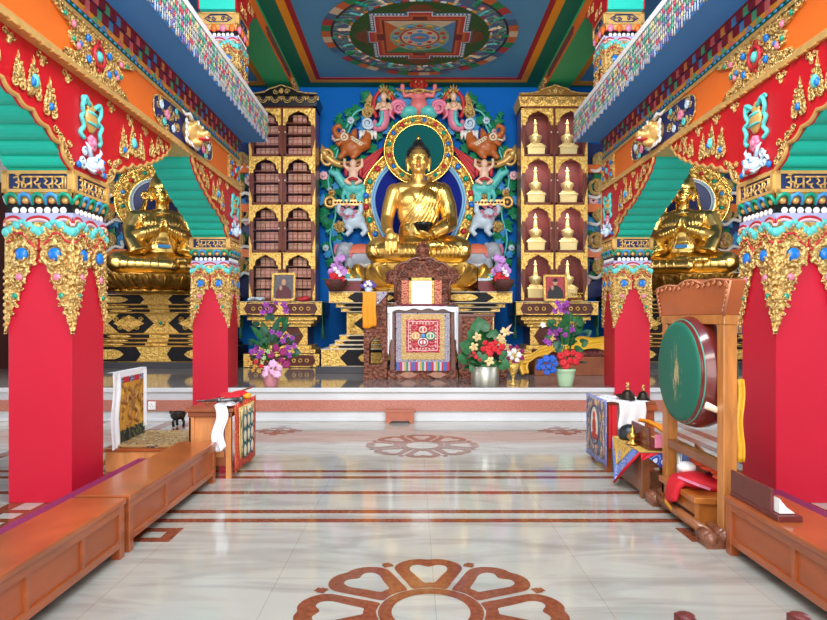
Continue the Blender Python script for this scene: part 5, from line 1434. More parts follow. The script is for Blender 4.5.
# wrapped books of the left cabinet, one by one
BK = [pattern('book_cloth_'+k, c, 30, .7) for k, c in (('tan', [(224,176,152),(236,198,174),(200,148,126)]), ('rose', [(226,168,152),(238,188,172),(204,138,126)]), ('brown', [(204,152,128),(222,178,152),(180,126,104)]))]
BKB = mat('book_band_brown', (150, 96, 80), .7); BKT = mat('book_tab_tan', (200, 160, 140), .7); proto = []
for k in range(3):
    m = MB(); m.box(-.046, .046, 0, .24, 0, .19); o = m.build('wrapped_book', BK[k], bevel=.012)
    m = MB(); m.box(-.0475, .0475, -.002, .2, .04, .055); m.box(-.0475, .0475, -.002, .2, .135, .15); m.build('cloth_band', BKB, o); m = MB(); m.box(-.02, .02, -.004, 0, .075, .12); m.build('title_tab', BKT, o)
    proto.append(o)
rr = random.Random(4); used = [0, 0, 0]
SN = ('lowest', 'second lowest', 'second highest', 'highest'); 
for i in range(4):
    rows = 4 if i in (1, 2) else 3
    rows = 4
    for r in range(rows):
        zz = S[i]+.03+r*.235
        if r > 0:
            m = MB(); m.box(-.65, -.035, .04, .5, zz-.022, zz-.004); m.build('inner_shelf', CABW, lc); m = MB(); m.box(.035, .65, .04, .5, zz-.022, zz-.004); m.build('inner_shelf', CABW, lc)
        for s_ in (-1, 1):
            n_ = 5; side = 'left' if s_ < 0 else 'right'
            if r == 3: n_ = 3
            for q in range(n_):
                k = rr.randrange(3)
                lab = '%s wrapped book from the left on shelf %s of the bookcase\'s %s %s section' % (('first', 'second', 'third', 'fourth', 'fifth')[q], ('one', 'two', 'three', 'four')[r], SN[i], side)
                o = proto[k] if used[k] == 0 else dup(proto[k]); used[k] += 1
                o.location = (-2.89+s_*.345+(q-(n_-1)/2)*.101, 13.12+.13+rr.uniform(0, .03), Z0+zz); o.rotation_euler.z = rr.uniform(-.04, .04)
                tag(o, lab, 'book', 'wrapped books, bookcase section %d %s shelf %d' % (i+1, side, r+1))
STG = mat('stupa_pale_gold', (252, 228, 160), .34, .5)
# stupas of the right cabinet
st = thing('golden_stupa', '', 'stupa', (0, 0, 0), 0)
m = MB(); m.box(-.17, .17, -.12, .12, 0, .04); m.frus(-.135, .135, -.1, .1, .04, .2, .012); m.box(-.165, .165, -.115, .115, .2, .225); m.build('base', STG, st, bevel=.006, seg=1)
m = MB(); m.box(-.145, .145, -.105, .105, .225, .245); m.box(-.12, .12, -.095, .095, .245, .265); m.box(-.1, .1, -.085, .085, .265, .285); m.build('steps', STG, st, bevel=.004, seg=1)
m = MB(); m.lathe([(.07, .285), (.078, .3), (.11, .39), (.105, .43), (.06, .455), (.03, .46)], 18); m.build('dome', STG, st)
m = MB(); m.ring(0, .36, .035, .01, .095, 12, 5, rz=.05); m.build('niche', GOLDP, st)
m = MB(); m.box(-.035, .035, -.035, .035, .455, .49); m.lathe([(.04, .49), (.034, .53), (.03, .57), (.024, .61), (.016, .65), (.036, .66), (.03, .675), (.008, .69), (.012, .72), (0, .75)], 14); m.build('spire', STG, st)
lab = iter(['small golden stupa on the lowest shelf left of the boy portrait', 'small golden stupa on the lowest shelf right of the boy portrait', 'golden stupa in the second lowest left compartment of the display cabinet', 'golden stupa in the second lowest right compartment of the display cabinet',
    'golden stupa in the second highest left compartment of the display cabinet', 'golden stupa in the second highest right compartment of the display cabinet', 'golden stupa in the topmost left compartment of the display cabinet', 'golden stupa in the topmost right compartment behind the tassel fringe'])
first = True
for i in range(4):
    for s_ in (-1, 1):
        o = st if first else dup(st); first = False
        o.location = (2.86+s_*.345, 13.12+.26, Z0+S[i]+.004+(0 if i else .0)); o['label'] = next(lab); o['group'] = 'stupas in the display cabinet'; o.scale = (1.3, 1.05, 1.16)
for i in range(4):
    for s_ in (-1, 1):
        l = bpy.data.lights.new('cabinet_lamp', 'AREA'); l.shape = 'RECTANGLE'; l.size = .4; l.size_y = .06; l.energy = 5.5 if i in (1, 2) else 2.6; l.color = (1, .93, .8)
        o = bpy.data.objects.new('cabinet_lamp', l); COL.objects.link(o); o.location = (2.86+s_*.345, 13.12+.12, Z0+S[i+1]-.09); o.rotation_euler = (radians(25), 0, 0)
# portraits standing on the pedestals
def portrait(name, x, label, monk):
    rt = thing(name, label, 'picture', (x, 12.98, 1.895)); rt.rotation_euler = (radians(-6), 0, 0)
    w_, h_ = (.25, .60) if monk else (.25, .56)
    m = MB(); 
    for a, b, c, d in ((-w_, w_, 0, .05), (-w_, w_, h_-.05, h_), (-w_, -w_+.05, 0, h_), (w_-.05, w_, 0, h_)): m.box(a, b, -.02, .02, c, d)
    m.build('gilt_frame', GOLDF, rt, bevel=.006, seg=1)
    m = MB(); m.box(-w_+.04, w_-.04, .004, .018, .04, h_-.04); m.build('picture_ground', mat('portrait_ground_dark' if monk else 'portrait_ground_red', (98, 92, 98) if monk else (176, 56, 60), .4, var=.3, scale=20), rt)
    m = MB(); m.box(-.02, .02, .02, .24, 0, .03); m.build('stand', BLACK, rt)
    q = MB(); z = .05
    q.prism([(-.17, z), (.17, z), (.16, z+.16), (.09, z+.25), (.03, z+.28), (-.03, z+.28), (-.09, z+.25), (-.16, z+.14)], .003, -.002, 'xz')
    q.build('painted_robe', mat('maroon_robe_print', (92, 26, 40), .5) if monk else mat('black_robe_print', (20, 18, 24), .5), rt)
    q = MB(); q.M = at(0, -.002, z+.35); q.ell((0, 0, 0), (.05, .006, .068), 14, 8); q.ell((-.06, 0, -.12), (.03, .006, .05), 10, 6); sk = q.build('painted_face', mat('print_skin', (196, 148, 118), .5), rt)
    if not monk:
        q = MB(); q.M = at(0, -.005, z+.39); q.ell((0, 0, 0), (.055, .006, .04), 12, 6); q.build('painted_hair', BLACK, rt)
    q = MB()
    if monk: q.box(-w_+.045, w_-.045, .0, .003, .04, .062); q.build('white_band', WHITE, rt)
portrait('portrait_of_monk', -2.84, 'framed portrait of a person in maroon robes standing before the bookcase', True)
portrait('portrait_of_person', 2.86, 'framed portrait of a person in black standing before the golden stupas', False)
m = MB()
for k in range(14): m.ell((rr.uniform(-.15, .15), rr.uniform(-.05, .05), .03+rr.uniform(0, .04)), (.05, .05, .03), 7, 5)
o = organic(m, 'folded_grey_scarf', PALEB, voxel=.016, loc=(-3.4, 12.98, 1.89)); tag(o, 'crumpled pale grey scarf on the pedestal left of the monk portrait', 'scarf')
m = MB(); m.ell((0, 0, .045), (.14, .09, .05), 14, 8); m.ell((.05, 0, .08), (.08, .07, .04), 10, 6); o = organic(m, 'red_cloth_bundle', CRIM, voxel=.016, loc=(-2.42, 12.98, 1.89)); tag(o, 'red cloth bundle on the pedestal right of the monk portrait', 'cloth')
m = MB(); m.box(-.12, .12, -.05, .05, 0, .02); 
for k in range(6): m.cyl((-.09+k*.036, 0, .02), (-.09+k*.036, 0, .16), .01, n=8)
m.box(-.12, .12, -.05, .05, .16, .175); o = m.build('small_gold_rack', GOLD, loc=(3.30, 12.98, 1.89)); tag(o, 'small gold rack on the pedestal right of the framed person in black', 'rack')
# ------------------------------------------------------------------ carved throne and its side stands
CARV = carved_gold('carved_brown_wood', 24, (82, 40, 30), (150, 88, 66), .42, 0)
CARVL = wood('carved_frame_wood', (116, 62, 46), .4, .3)
PALEC = mat('pale_carved_lozenge', (176, 124, 100), .5, var=.15, scale=20)
def plat_at(px, Y): return (px-413.5)*Y/FL+CX
Yt = 10.55; k = Yt/FL
th = thing('carved_throne', 'carved wooden throne with arched back in front of the central altar', 'throne', (.045, Yt, .495))
m = MB(); m.box(-.60, .60, 0, .9, 0, .15); b0 = m.build('base', CARV, th, bevel=.006)
m = MB()
for u in (-.25, .25): m.prism([(u-.16, .075), (u-.04, .02), (u+.04, .02), (u+.16, .075), (u+.04, .13), (u-.04, .13)], -.012, 0, 'xz')
m.build('carved_lozenge', PALEC, b0)
m = MB(); m.box(-.56, .56, .04, .88, .15, 1.16); m.build('seat_box', CARV, th)
m = MB()
for u in (-.56, .48): m.box(u, u+.08, .02, .1, .15, 1.16)
m.box(-.58, .58, .02, .9, 1.13, 1.20); m.build('corner_post', CARVL, th, bevel=.006)
m = MB()
for s_ in (-1, 1):
    m.box(s_*.50-.05, s_*.50+.05, .1, .75, 1.20, 1.30); m.spiral(s_*.5, 1.22, .09, 1.4, .022, flip=s_, out=-.04)
m.build('arm_rail', CARVL, th)
# arched back with finial
sc_ = 10.95/FL
def T(px, py): return ((px-420.5)*sc_, 1.5-(py-320)*sc_-.495)
arch = [T(393, 300), T(393, 285), T(391, 279), T(394, 273), T(393, 267), T(399, 262), T(405, 261), T(410, 257.5), T(415, 256.5), T(420.5, 256)]
arch = arch+[(-a, b) for a, b in reversed(arch[:-1])]
m = MB(); m.prism(arch+[(arch[-1][0], 1.15), (arch[0][0], 1.15)], .62, .70, 'xz'); bk = m.build('back_panel', CARV, th)
m = MB(); m.tube([(a, .62, b) for a, b in arch], .03, 7)
m.M = at(0, .61, 0)
for s_ in (-1, 1):
    for u, v, r in ((.34, T(0, 272)[1], .07), (.24, T(0, 264)[1], .07), (.12, T(0, 262)[1], .06), (.40, T(0, 280)[1], .05), (.39, T(0, 291)[1], .05), (.13, T(0, 260)[1], .03)): m.spiral(s_*u, v, r, 1.5, r*.26, flip=s_, out=.02)
m.build('scroll_carving', CARVL, bk)
m = MB(); f0 = T(420.5, 257)[1]; m.M = at(0, .64, f0); m.lathe([(.1, -.04), (.12, .0), (.07, .04), (.12, .1), (.125, .16), (.08, .22), (.03, .27), (0, .31)], 16, sy=.6)
for s_ in (-1, 1): m.spiral(s_*.07, .12, .06, 1.4, .016, flip=s_, out=.07); m.spiral(s_*.05, .24, .045, 1.4, .013, flip=s_, out=.06)
m.build('finial', CARV, bk)
for s_ in (-1, 1):
    m = MB(); m.M = at(s_*.53, .64, T(0, 276)[1]); m.ell((0, 0, 0), (.13, .05, .13), 12, 8)
    for i in range(5): m.spiral(.1*cos(i*1.26), .1*sin(i*1.26), .06, 1.3, .018, flip=s_, out=.04)
    m.build('side_scroll', CARV, bk)
# framed pale picture leaning on the back
pf = thing('framed_white_picture', 'gold framed white picture leaning on the carved throne back', 'picture', (.03, 11.10, 1.695))
x0, x1, z0, z1 = -.225, .225, 0, .56
m = MB()
for a, b, c, d in ((x0, x1, z0, z0+.05), (x0, x1, z1-.05, z1), (x0, x0+.045, z0, z1), (x1-.045, x1, z0, z1)): m.box(a, b, -.025, .015, c, d)
m.build('gilt_frame', GOLDF, pf)
m = MB(); m.box(x0+.03, x1-.03, -.005, .01, z0+.03, z1-.03); m.build('white_sheet', mat('white_glazed_sheet', (236, 242, 246), .12), pf)
m = MB(); m.box(-.36, -.232, -.0, .03, .02, .52); m.box(.232, .36, -.0, .03, .02, .52); o = m.build('red_cushion_panel', pattern('red_brocade', [(170, 20, 44), (196, 50, 60), (140, 14, 36), (214, 140, 110)], 40), th, loc=(-.015, .56, 1.195))
# brocade hanging in front
hg = thing('brocade_hanging', 'square brocade hanging with red double thunderbolt emblem on the throne front', 'cloth', (.045, Yt-.03, .0))
def hbox(nm, hw_, z0, z1, y, mt, dx=0):
    m = MB(); m.box(dx-hw_, dx+hw_, y, y+.012, z0, z1); return m.build(nm, mt, hg)
SILV = pattern('silver_violet_brocade', [(198, 190, 200), (112, 104, 130), (226, 220, 224), (60, 60, 92), (170, 160, 176)], 26)
REDB = pattern('crimson_emblem_brocade', [(190, 26, 60), (214, 60, 84), (226, 150, 150), (170, 20, 46)], 30)
hbox('silver_border', .455, .78, 1.62, -.012, SILV); hbox('gold_border', .365, .83, 1.60, -.022, pattern('pale_gold_brocade', [(214, 182, 122), (228, 204, 152), (196, 158, 96)], 40)); hbox('red_field', .285, .95, 1.51, -.030, REDB)
m = MB(); n = 40
def sq(h, w_):
    for a, b, c, d in ((-h, h, -h, -h+w_), (-h, h, h-w_, h), (-h, -h+w_, -h, h), (h-w_, h, -h, h)): m.box(a, b, -.036, -.03, 1.23+c, 1.23+d)
sq(.25, .012); m.build('pale_square_line', LPINK, hg)
m = MB(); m.M = at(0, -.036, 1.23)
for i in range(28):
    a = i*pi/14
    t = .215/max(abs(cos(a)), abs(sin(a))); m.ell((t*cos(a), 0, t*sin(a)), (.016, .006, .016), 6, 4)
m.build('dotted_border', OFFW, hg)
for dx, dz, c, nm in ((0, .105, CRIM, 'red_lobe'), (-.125, 0, YEL, 'yellow_lobe'), (.125, 0, GREENJ, 'green_lobe'), (0, -.105, WHITE, 'white_lobe')):
    m = MB(); m.M = at(dx, -.036, 1.23+dz); m.ell((0, 0, 0), (.088, .012, .075), 18, 8); l_ = m.build(nm, c, hg)
    m = MB(); m.M = at(dx, -.045, 1.23+dz); m.ring(0, 0, .06, .012, .0, 16, 5, rz=.048); m.build('lobe_ring', OFFW if c is not WHITE else CRIM, l_); m = MB(); m.M = at(dx, -.05, 1.23+dz); m.box(-.012, .012, -.004, .004, -.035, .035); m.build('lobe_bar', OFFW if c is not WHITE else CRIM, l_)
m = MB(); m.M = at(0, -.045, 1.23); m.ell((0, 0, 0), (.04, .012, .04), 12, 6); m.build('blue_centre', SKYB, hg)
STR = [mat('stripe_'+a, c, .7) for a, c in (('blue', (66, 116, 186)), ('red', (196, 56, 70)), ('gold', (214, 170, 60)), ('teal', (40, 140, 130)), ('violet', (120, 90, 160)), ('pale', (206, 190, 210)))]
m = MB(); rr = random.Random(2)
for i in range(27): m.m = (0, 4, 1, 5, 2, 3, 5, 1)[i % 8]; m.box(-.45+i*.0333, -.45+(i+1)*.0333, -.02, .0, .64, .79)
m.build('striped_hem', STR, hg)
# white scarf draped over the seat front and arms
WSILK = mat('white_silk', (236, 236, 240), .5, var=.03, bump=.3, bscale=12)
def wavy(mb, path, wv, drop, folds_=7, amp=.02, n=24, th=0):
    """hanging cloth: top edge along path, falling by drop(t), with folds"""
    pp = smooth_path(path, 6); N = len(pp)
    def fn(u, v):
        i = u*(N-1); a = int(min(i, N-2)); p = pp[a].lerp(pp[a+1], i-a)
        return (p.x+amp*.3*sin(u*folds_*9), p.y-amp*sin(u*folds_*2*pi)*v-.004-.01*v, p.z-drop(u)*v)
    mb.grid(fn, n*2, 9); return mb
sf = thing('white_scarf', 'long white silk scarf draped over the throne seat and hanging at both sides', 'scarf', (.045, Yt, 0))
m = MB(); wavy(m, [(-.60, -.05, 1.72), (-.3, -.06, 1.73), (0, -.06, 1.735), (.3, -.06, 1.73), (.60, -.05, 1.72)], 0, lambda u: .05+.05*abs(2*u-1)**3+.015*sin(u*30), 9, .015); m.build('front_fold', WSILK, sf)
m = MB(); m.grid(lambda u, v: (-.60+1.2*u, -.05+.42*v, 1.735+.012*sin(u*30+v*7)), 30, 6); m.build('top_fold', WSILK, sf)
for s_ in (-1, 1):
    m = MB(); wavy(m, [(s_*.61, .10, 1.70), (s_*.60, .0, 1.72), (s_*.565, -.06, 1.71), (s_*.525, -.06, 1.70)], 0, lambda u: 1.05-.45*u-.15*abs(sin(u*6)), 3, .02, 10); m.build('hanging_end', WSILK, sf)
m = MB(); m.box(-.38, .38, .0, .32, 1.70, 1.735); o = m.build('maroon_cushion_cloth', mat('maroon_cloth', (120, 30, 56), .7, var=.1), loc=(.045, Yt-.03, .035), bevel=.012); o.location.z = .038; tag(o, 'maroon cloth folded on the throne seat below the white picture', 'cloth')
# left carved stand with niche
ls = thing('carved_side_stand', 'carved wooden stand with a small arched niche left of the throne', 'stand', (plat_at(375.5, Yt), Yt-.02, .495))
m = MB(); m.box(-.20, .20, 0, .5, 0, .17); m.build('base', CARV, ls, bevel=.006)
m = MB(); z0, z1 = .17, .83
nic = [(-.10, .24), (-.10, .58), (-.07, .66), (0, .74), (.07, .66), (.10, .58), (.10, .24)]
m.box(-.20, -.11, .02, .46, .24, .6); m.box(.11, .20, .02, .46, .24, .6); m.box(-.2, .2, .02, .46, .17, .24)
m.prism([(-.2, .8), (-.2, .6), (-.11, .6), (-.07, .66), (0, .74), (.07, .66), (.11, .6), (.2, .6), (.2, .8)], .02, .46, 'xz'); m.build('niche_body', CARV, ls)
m = MB(); m.box(-.20, .20, .0, .48, .8, .86); m.box(-.185, .185, .02, .46, .86, 1.42); m.box(-.205, .205, -.01, .5, 1.42, 1.47); m.build('upper_body', CARV, ls)
m = MB(); m.M = at(.08, .005, 1.05)
for i in range(4): m.spiral(0, -.12+.1*i, .05, 1.4, .012, flip=(-1)**i, out=.01)
m.build('scroll_carving', CARVL, ls)
oc = MB(); x = plat_at(369.5, Yt)
oc.grid(lambda u, v: (x-.115+.23*u+.006*sin(v*9), Yt-.05-.012*sin(u*16)*v, 1.975-.60*v-(.02*sin(u*5))*v), 16, 14); oc.grid(lambda u, v: (x-.115+.23*u, Yt-.05+.3*v, 1.975), 4, 4)
o = oc.build('orange_cloth', mat('saffron_cloth', (244, 150, 8), .6, var=.06, bump=.3, bscale=20)); so = o.modifiers.new('s', 'SOLIDIFY'); so.thickness = .006; tag(o, 'saffron orange cloth hanging over the left carved stand', 'cloth')
oc = MB(); x = plat_at(382, Yt)
oc.grid(lambda u, v: (x-.09+.18*u, Yt-.045-.01*sin(u*16)*v, 1.972-(.20*(1-u)+.03)*v), 12, 8); o = oc.build('silver_cloth', SILV); tag(o, 'small silver patterned cloth beside the saffron cloth on the stand', 'cloth')
# right carved stand
rs = thing('carved_side_stand', 'carved wooden stand right of the throne behind the silver pot', 'stand', (plat_at(480, Yt+.05), Yt+.05, .495))
m = MB(); m.box(-.36, .46, 0, .5, 0, .26); m.build('base', CARV, rs, bevel=.006); m = MB(); m.box(-.36, .22, .02, .48, .26, 1.06); m.build('body', CARV, rs); m = MB(); m.box(-.37, .26, .0, .5, 1.06, 1.11); m.box(-.362, -.31, .0, .02, .26, 1.06); m.build('top_board', CARVL, rs, bevel=.005)
# ------------------------------------------------------------------ flowers
LEAF = mat('plant_leaf', (28, 96, 48), .5, var=.35, scale=14); LEAFD = mat('dark_plant_leaf', (36, 86, 66), .5, var=.3, scale=14); STEM = mat('plant_stem', (60, 104, 50), .6)
PET = {k: mat('petal_'+k, c, .55, var=.18, scale=26) for k, c in (('orchid', (150, 62, 160)), ('magenta', (140, 16, 92)), ('pale_pink', (232, 178, 214)), ('red', (206, 30, 44)), ('blue', (30, 90, 190)), ('white', (240, 232, 236)), ('cream', (226, 196, 140)), ('gold', (206, 150, 60)), ('lilac', (196, 140, 214)))}
def leaf_blade(mb, base, tip, w_, sag=.1, up=None):
    base, tip = Vector(base), Vector(tip); d = tip-base; side = d.cross(Vector((0, -.55, 1)))
    if side.length < 1e-4: side = Vector((1, 0, 0))
    side.normalize(); nrm = side.cross(d).normalized()
    def fn(u, v):
        p = base+d*v; p.z -= sag*v*v; ww = w_*sin(pi*min(1, .06+.94*v)**.8)
        t = 2*u-1; q = p+side*(ww*t)+nrm*(-.25*ww*(1-t*t)); return q[:]
    mb.grid(fn, 5, 9)
def bloom(mb, c, r, n=5, layers=1, rr=RND):
    c = Vector(c)
    f = Vector((rr.uniform(-.5, .5), -1, rr.uniform(-.3, .5))).normalized(); R = f.to_track_quat('Y', 'Z').to_matrix()
    for l in range(layers):
        for k in range(n):
            a = 2*pi*k/n+l*.6+rr.uniform(-.2, .2); q = r*(.55-.12*l)
            Rm = R @ Matrix.Rotation(a, 3, 'Y'); p = c+Rm @ Vector((q, .12*r*l, 0)); mb.ell(p, (r*(.5-.08*l), r*.14, r*.36), 7, 5, Rm)
    mb.ell(c+f*r*.15, r*.18, 6, 4)
def pot_round(rt, prof, mt, nm='pot', n=28): m = MB(); m.lathe(prof, n); return m.build(nm, mt, rt)
rr = random.Random(31)
def broad_leaf(rt, c, r, a, mt, tilt=0.0):
    m = MB(); m.M = at(*c, rz=tilt) @ Matrix.Rotation(rr.uniform(-.5, .1), 4, 'X')
    H = [(0, -.15), (.28, -.42), (.62, -.40), (.80, -.10), (.74, .25), (.45, .62), (0, 1.0), (-.45, .62), (-.74, .25), (-.80, -.10), (-.62, -.40), (-.28, -.42)]
    ca, sa = cos(a), sin(a); q = [(r*(x*ca-y*sa), r*(x*sa+y*ca)) for x, y in H]; n = len(q)
    cen = (-r*.2*sa, -.16*r, r*.2*ca)
    m.add([cen]+[(x, 0, z) for x, z in q]+[(cen[0], -.16*r+.012, cen[2])]+[(x, .008, z) for x, z in q], [(0, 1+i, 1+(i+1) % n) for i in range(n)]+[(n+1, n+2+(i+1) % n, n+2+i) for i in range(n)], True)
    m.build('leaf', mt, rt)
def blooms(rt, nm, mt, lst, r, n=5, layers=1):
    for c in lst: m = MB(); bloom(m, c, r*rr.uniform(.72, 1.0), n, layers, rr); m.build(nm, mt, rt)
def local(px, py, Y, o): p = P(px, py, Y); return (p.x-o[0], p.y-o[1], p.z-o[2])
# pink pot of orchids
o_ = (P(271, 0, 9.42).x, 9.42, .495)
pp = thing('orchid_pot', 'pink pot with tall purple orchids before the bookcase pedestal', 'potted flowers', o_)
pot_round(pp, [(.09, 0), (.10, .01), (.135, .2), (.14, .225), (.125, .23), (.1, .2), (0, .19)], mat('pink_ribbed_pot', (226, 150, 160), .4, bump=.5, bscale=5, stretch=(1, 1, 14)))
m = MB()
for k in range(7):
    a = rr.uniform(0, 6.3); q = rr.uniform(.05, .28); m.tube(smooth_path([(0, 0, .2), (q*.4*cos(a), q*.3*sin(a), .6), (q*cos(a), q*.5*sin(a), rr.uniform(.8, 1.25))], 4), .007, 5)
m.build('stem', STEM, pp)
for i, (x, y, bx, by, w_) in enumerate(((250, 322, 268, 345, .07), (292, 318, 274, 342, .07), (262, 318, 268, 345, .08), (300, 330, 276, 346, .06), (248, 335, 268, 350, .05), (280, 312, 271, 342, .07), (302, 352, 276, 358, .05), (246, 354, 266, 358, .045), (257, 330, 268, 350, .05), (290, 336, 274, 350, .05), (266, 345, 270, 362, .05))):
    m = MB(); leaf_blade(m, local(bx, by, 9.42, o_), local(x, y, 9.42+rr.uniform(-.15, .15), o_), w_, .05); m.build('leaf', (LEAF, LEAFD)[i % 2], pp)
for x, y, r, a in ((256, 326, .1, .9), (283, 322, .11, -.9), (275, 340, .1, -.6), (262, 342, .09, .7), (270, 318, .1, -.1), (290, 341, .09, -1.2), (252, 342, .08, 1.3), (296, 352, .08, -1.6), (266, 334, .1, .3)):
    broad_leaf(pp, local(x, y, 9.44+rr.uniform(-.06, .08), o_), r, a, (LEAF, LEAFD)[rr.randrange(2)], rr.uniform(-.6, .6))
blooms(pp, 'orchid_bloom', PET['orchid'], [local(x, y, 9.35+rr.uniform(-.1, .1), o_) for x, y in ((266, 305), (270, 310), (276, 303), (284, 305), (286, 311), (263, 312), (272, 332), (279, 334), (286, 336), (283, 341), (292, 338), (294, 346), (288, 348), (256, 350), (252, 352), (259, 356), (257, 346), (262, 352), (289, 355))], .062)
blooms(pp, 'magenta_bloom', PET['magenta'], [local(x, y, 9.3, o_) for x, y in ((276, 348), (283, 352), (271, 355), (281, 360), (286, 364))], .078, 6, 2)
blooms(pp, 'pale_pink_bloom', PET['pale_pink'], [local(x, y, 9.25, o_) for x, y in ((267, 369), (273, 364), (279, 368), (272, 372), (265, 374), (277, 374))], .075, 7, 2)
blooms(pp, 'gold_red_bloom', PET['gold'], [local(x, y, 9.3, o_) for x, y in ((250, 363), (255, 366), (259, 371), (253, 370), (248, 359))], .05); blooms(pp, 'small_red_bloom', PET['red'], [local(x, y, 9.28, o_) for x, y in ((256, 362), (261, 366))], .05)
blooms(pp, 'pale_green_bloom', mat('petal_pale_green', (176, 206, 140), .6), [local(x, y, 9.3, o_) for x, y in ((264, 358), (262, 363), (268, 352))], .045)
# silver pot of red flowers
o_ = (P(485, 0, 9.45).x, 9.45, .495)
sp = thing('red_flower_pot', 'silver metal pot with red and cream flowers beside the throne', 'potted flowers', o_)
pot_round(sp, [(.205, 0), (.21, .01), (.21, .30), (.2, .305), (.19, .29), (0, .27)], mat('brushed_silver', (176, 176, 166), .42, .9, bump=.15, bscale=3, stretch=(1, 1, 20)))
for i, (x, y, bx, by, w_) in enumerate(((480, 324, 484, 350, .20), (470, 346, 482, 356, .13), (466, 358, 482, 362, .12), (488, 366, 486, 360, .16), (503, 362, 490, 362, .1), (462, 366, 478, 366, .07), (498, 330, 488, 350, .1), (474, 330, 482, 348, .12), (476, 368, 482, 362, .1))):
    m = MB(); leaf_blade(m, local(bx, by, 9.45, o_), local(x, y, 9.4+rr.uniform(-.1, .1), o_), w_, .04); m.build('leaf', LEAF, sp)
for x, y, r, a in ((480, 328, .19, .2), (468, 347, .15, 1.2), (465, 358, .13, 1.5), (488, 367, .17, 3.0), (503, 364, .12, -1.9), (475, 366, .12, 2.4), (493, 336, .13, -.4), (473, 336, .12, .9), (501, 355, .11, -1.3), (482, 356, .12, 2.8)):
    broad_leaf(sp, local(x, y, 9.36+rr.uniform(-.04, .06), o_), r, a, LEAF, rr.uniform(-.4, .4))
blooms(sp, 'red_bloom', PET['red'], [local(x, y, 9.33, o_) for x, y in ((485, 343), (491, 345), (496, 342), (488, 349), (495, 349), (499, 352), (483, 349), (490, 353), (502, 347))], .062, 6, 2)
blooms(sp, 'small_red_bloom', PET['red'], [local(x, y, 9.3, o_) for x, y in ((476, 357), (474, 353), (480, 360))], .04, 5, 2)
blooms(sp, 'cream_lily', PET['cream'], [local(x, y, 9.32, o_) for x, y in ((477, 337), (474, 347), (501, 338), (489, 361), (505, 332))], .085, 5)
m = MB(); leaf_blade(m, local(500, 332, 9.4, o_), local(514, 333, 9.35, o_), .05, .0); leaf_blade(m, local(504, 333, 9.4, o_), local(512, 324, 9.35, o_), .04, .0); m.build('pale_lily_petal', mat('petal_salmon', (236, 196, 180), .5, var=.1), sp)
# posy beside it
o_ = (P(513, 0, 9.6).x, 9.6, .495)
ps = thing('small_posy', 'small posy of white and magenta flowers in a gold cup right of the silver pot', 'potted flowers', o_)
pot_round(ps, [(.05, 0), (.06, .01), (.02, .04), (.022, .12), (.09, .26), (.1, .34), (.085, .33), (0, .28)], GOLDF)
blooms(ps, 'white_bloom', PET['white'], [local(x, y, 9.52, o_) for x, y in ((509, 354), (514, 351), (519, 355), (512, 358), (517, 360))], .05, 6, 2); blooms(ps, 'magenta_bloom', PET['magenta'], [local(x, y, 9.54, o_) for x, y in ((505, 352), (511, 348), (517, 347), (522, 351), (522, 358), (508, 359), (515, 362))], .05, 6, 2)
# green pot
o_ = (P(565.5, 0, 9.42).x, 9.42, .495)
gp = thing('green_flower_pot', 'pale green pot with purple orchids, red and blue flowers', 'potted flowers', o_)
pot_round(gp, [(.10, 0), (.105, .01), (.135, .16), (.14, .22), (.155, .235), (.155, .265), (.14, .265), (.12, .22), (0, .2)], mat('celadon_pot', (176, 206, 168), .35))
for i, (x, y, bx, by, w_) in enumerate(((566, 308, 565, 345, .09), (548, 318, 562, 340, .08), (585, 318, 568, 340, .09), (556, 348, 562, 335, .06), (558, 320, 564, 342, .08), (545, 320, 560, 336, .05), (578, 338, 568, 345, .08), (588, 360, 570, 362, .05), (584, 352, 568, 356, .06), (556, 352, 563, 362, .07), (572, 352, 566, 362, .07), (590, 328, 570, 336, .05), (552, 366, 562, 366, .05), (577, 326, 567, 344, .07))):
    m = MB(); leaf_blade(m, local(bx, by, 9.42, o_), local(x, y, 9.42+rr.uniform(-.15, .15), o_), w_, .05); m.build('leaf', (LEAF, LEAFD)[i % 2], gp)
m = MB()
for k in range(6): a = rr.uniform(0, 6.3); m.tube(smooth_path([(0, 0, .2), (.08*cos(a), .06*sin(a), .6), (.2*cos(a), .1*sin(a), 1.1)], 4), .007, 5)
m.build('stem', STEM, gp)
for x, y, r, a in ((552, 324, .1, .9), (578, 322, .11, -.8), (571, 341, .1, -.6), (557, 344, .09, .7), (568, 318, .12, -.1), (583, 343, .09, -1.2), (549, 338, .08, 1.3), (577, 350, .1, -1.6), (560, 350, .09, 1.4), (587, 333, .08, -1.0), (562, 328, .11, .3), (574, 333, .1, -.4)):
    broad_leaf(gp, local(x, y, 9.44+rr.uniform(-.06, .08), o_), r, a, (LEAF, LEAFD)[rr.randrange(2)], rr.uniform(-.6, .6))
blooms(gp, 'orchid_bloom', PET['orchid'], [local(x, y, 9.35+rr.uniform(-.1, .1), o_) for x, y in ((558, 303), (563, 306), (567, 304), (560, 309), (566, 312), (555, 311), (551, 330), (556, 333), (560, 330), (557, 337), (565, 335), (567, 338), (570, 327), (572, 330), (546, 341), (549, 343), (550, 334))], .062)
blooms(gp, 'red_bloom', PET['red'], [local(x, y, 9.3, o_) for x, y in ((561, 356), (567, 353), (573, 353), (579, 356), (563, 362), (570, 361), (576, 362), (566, 366))], .075, 6, 2)
blooms(gp, 'blue_bloom', PET['blue'], [local(x, y, 9.28, o_) for x, y in ((540, 362), (546, 359), (552, 359), (543, 367), (549, 366), (555, 363), (547, 372), (553, 370), (539, 367))], .068, 6, 2)
blooms(gp, 'white_lily', PET['white'], [local(x, y, 9.35, o_) for x, y in ((543, 325),)], .06)
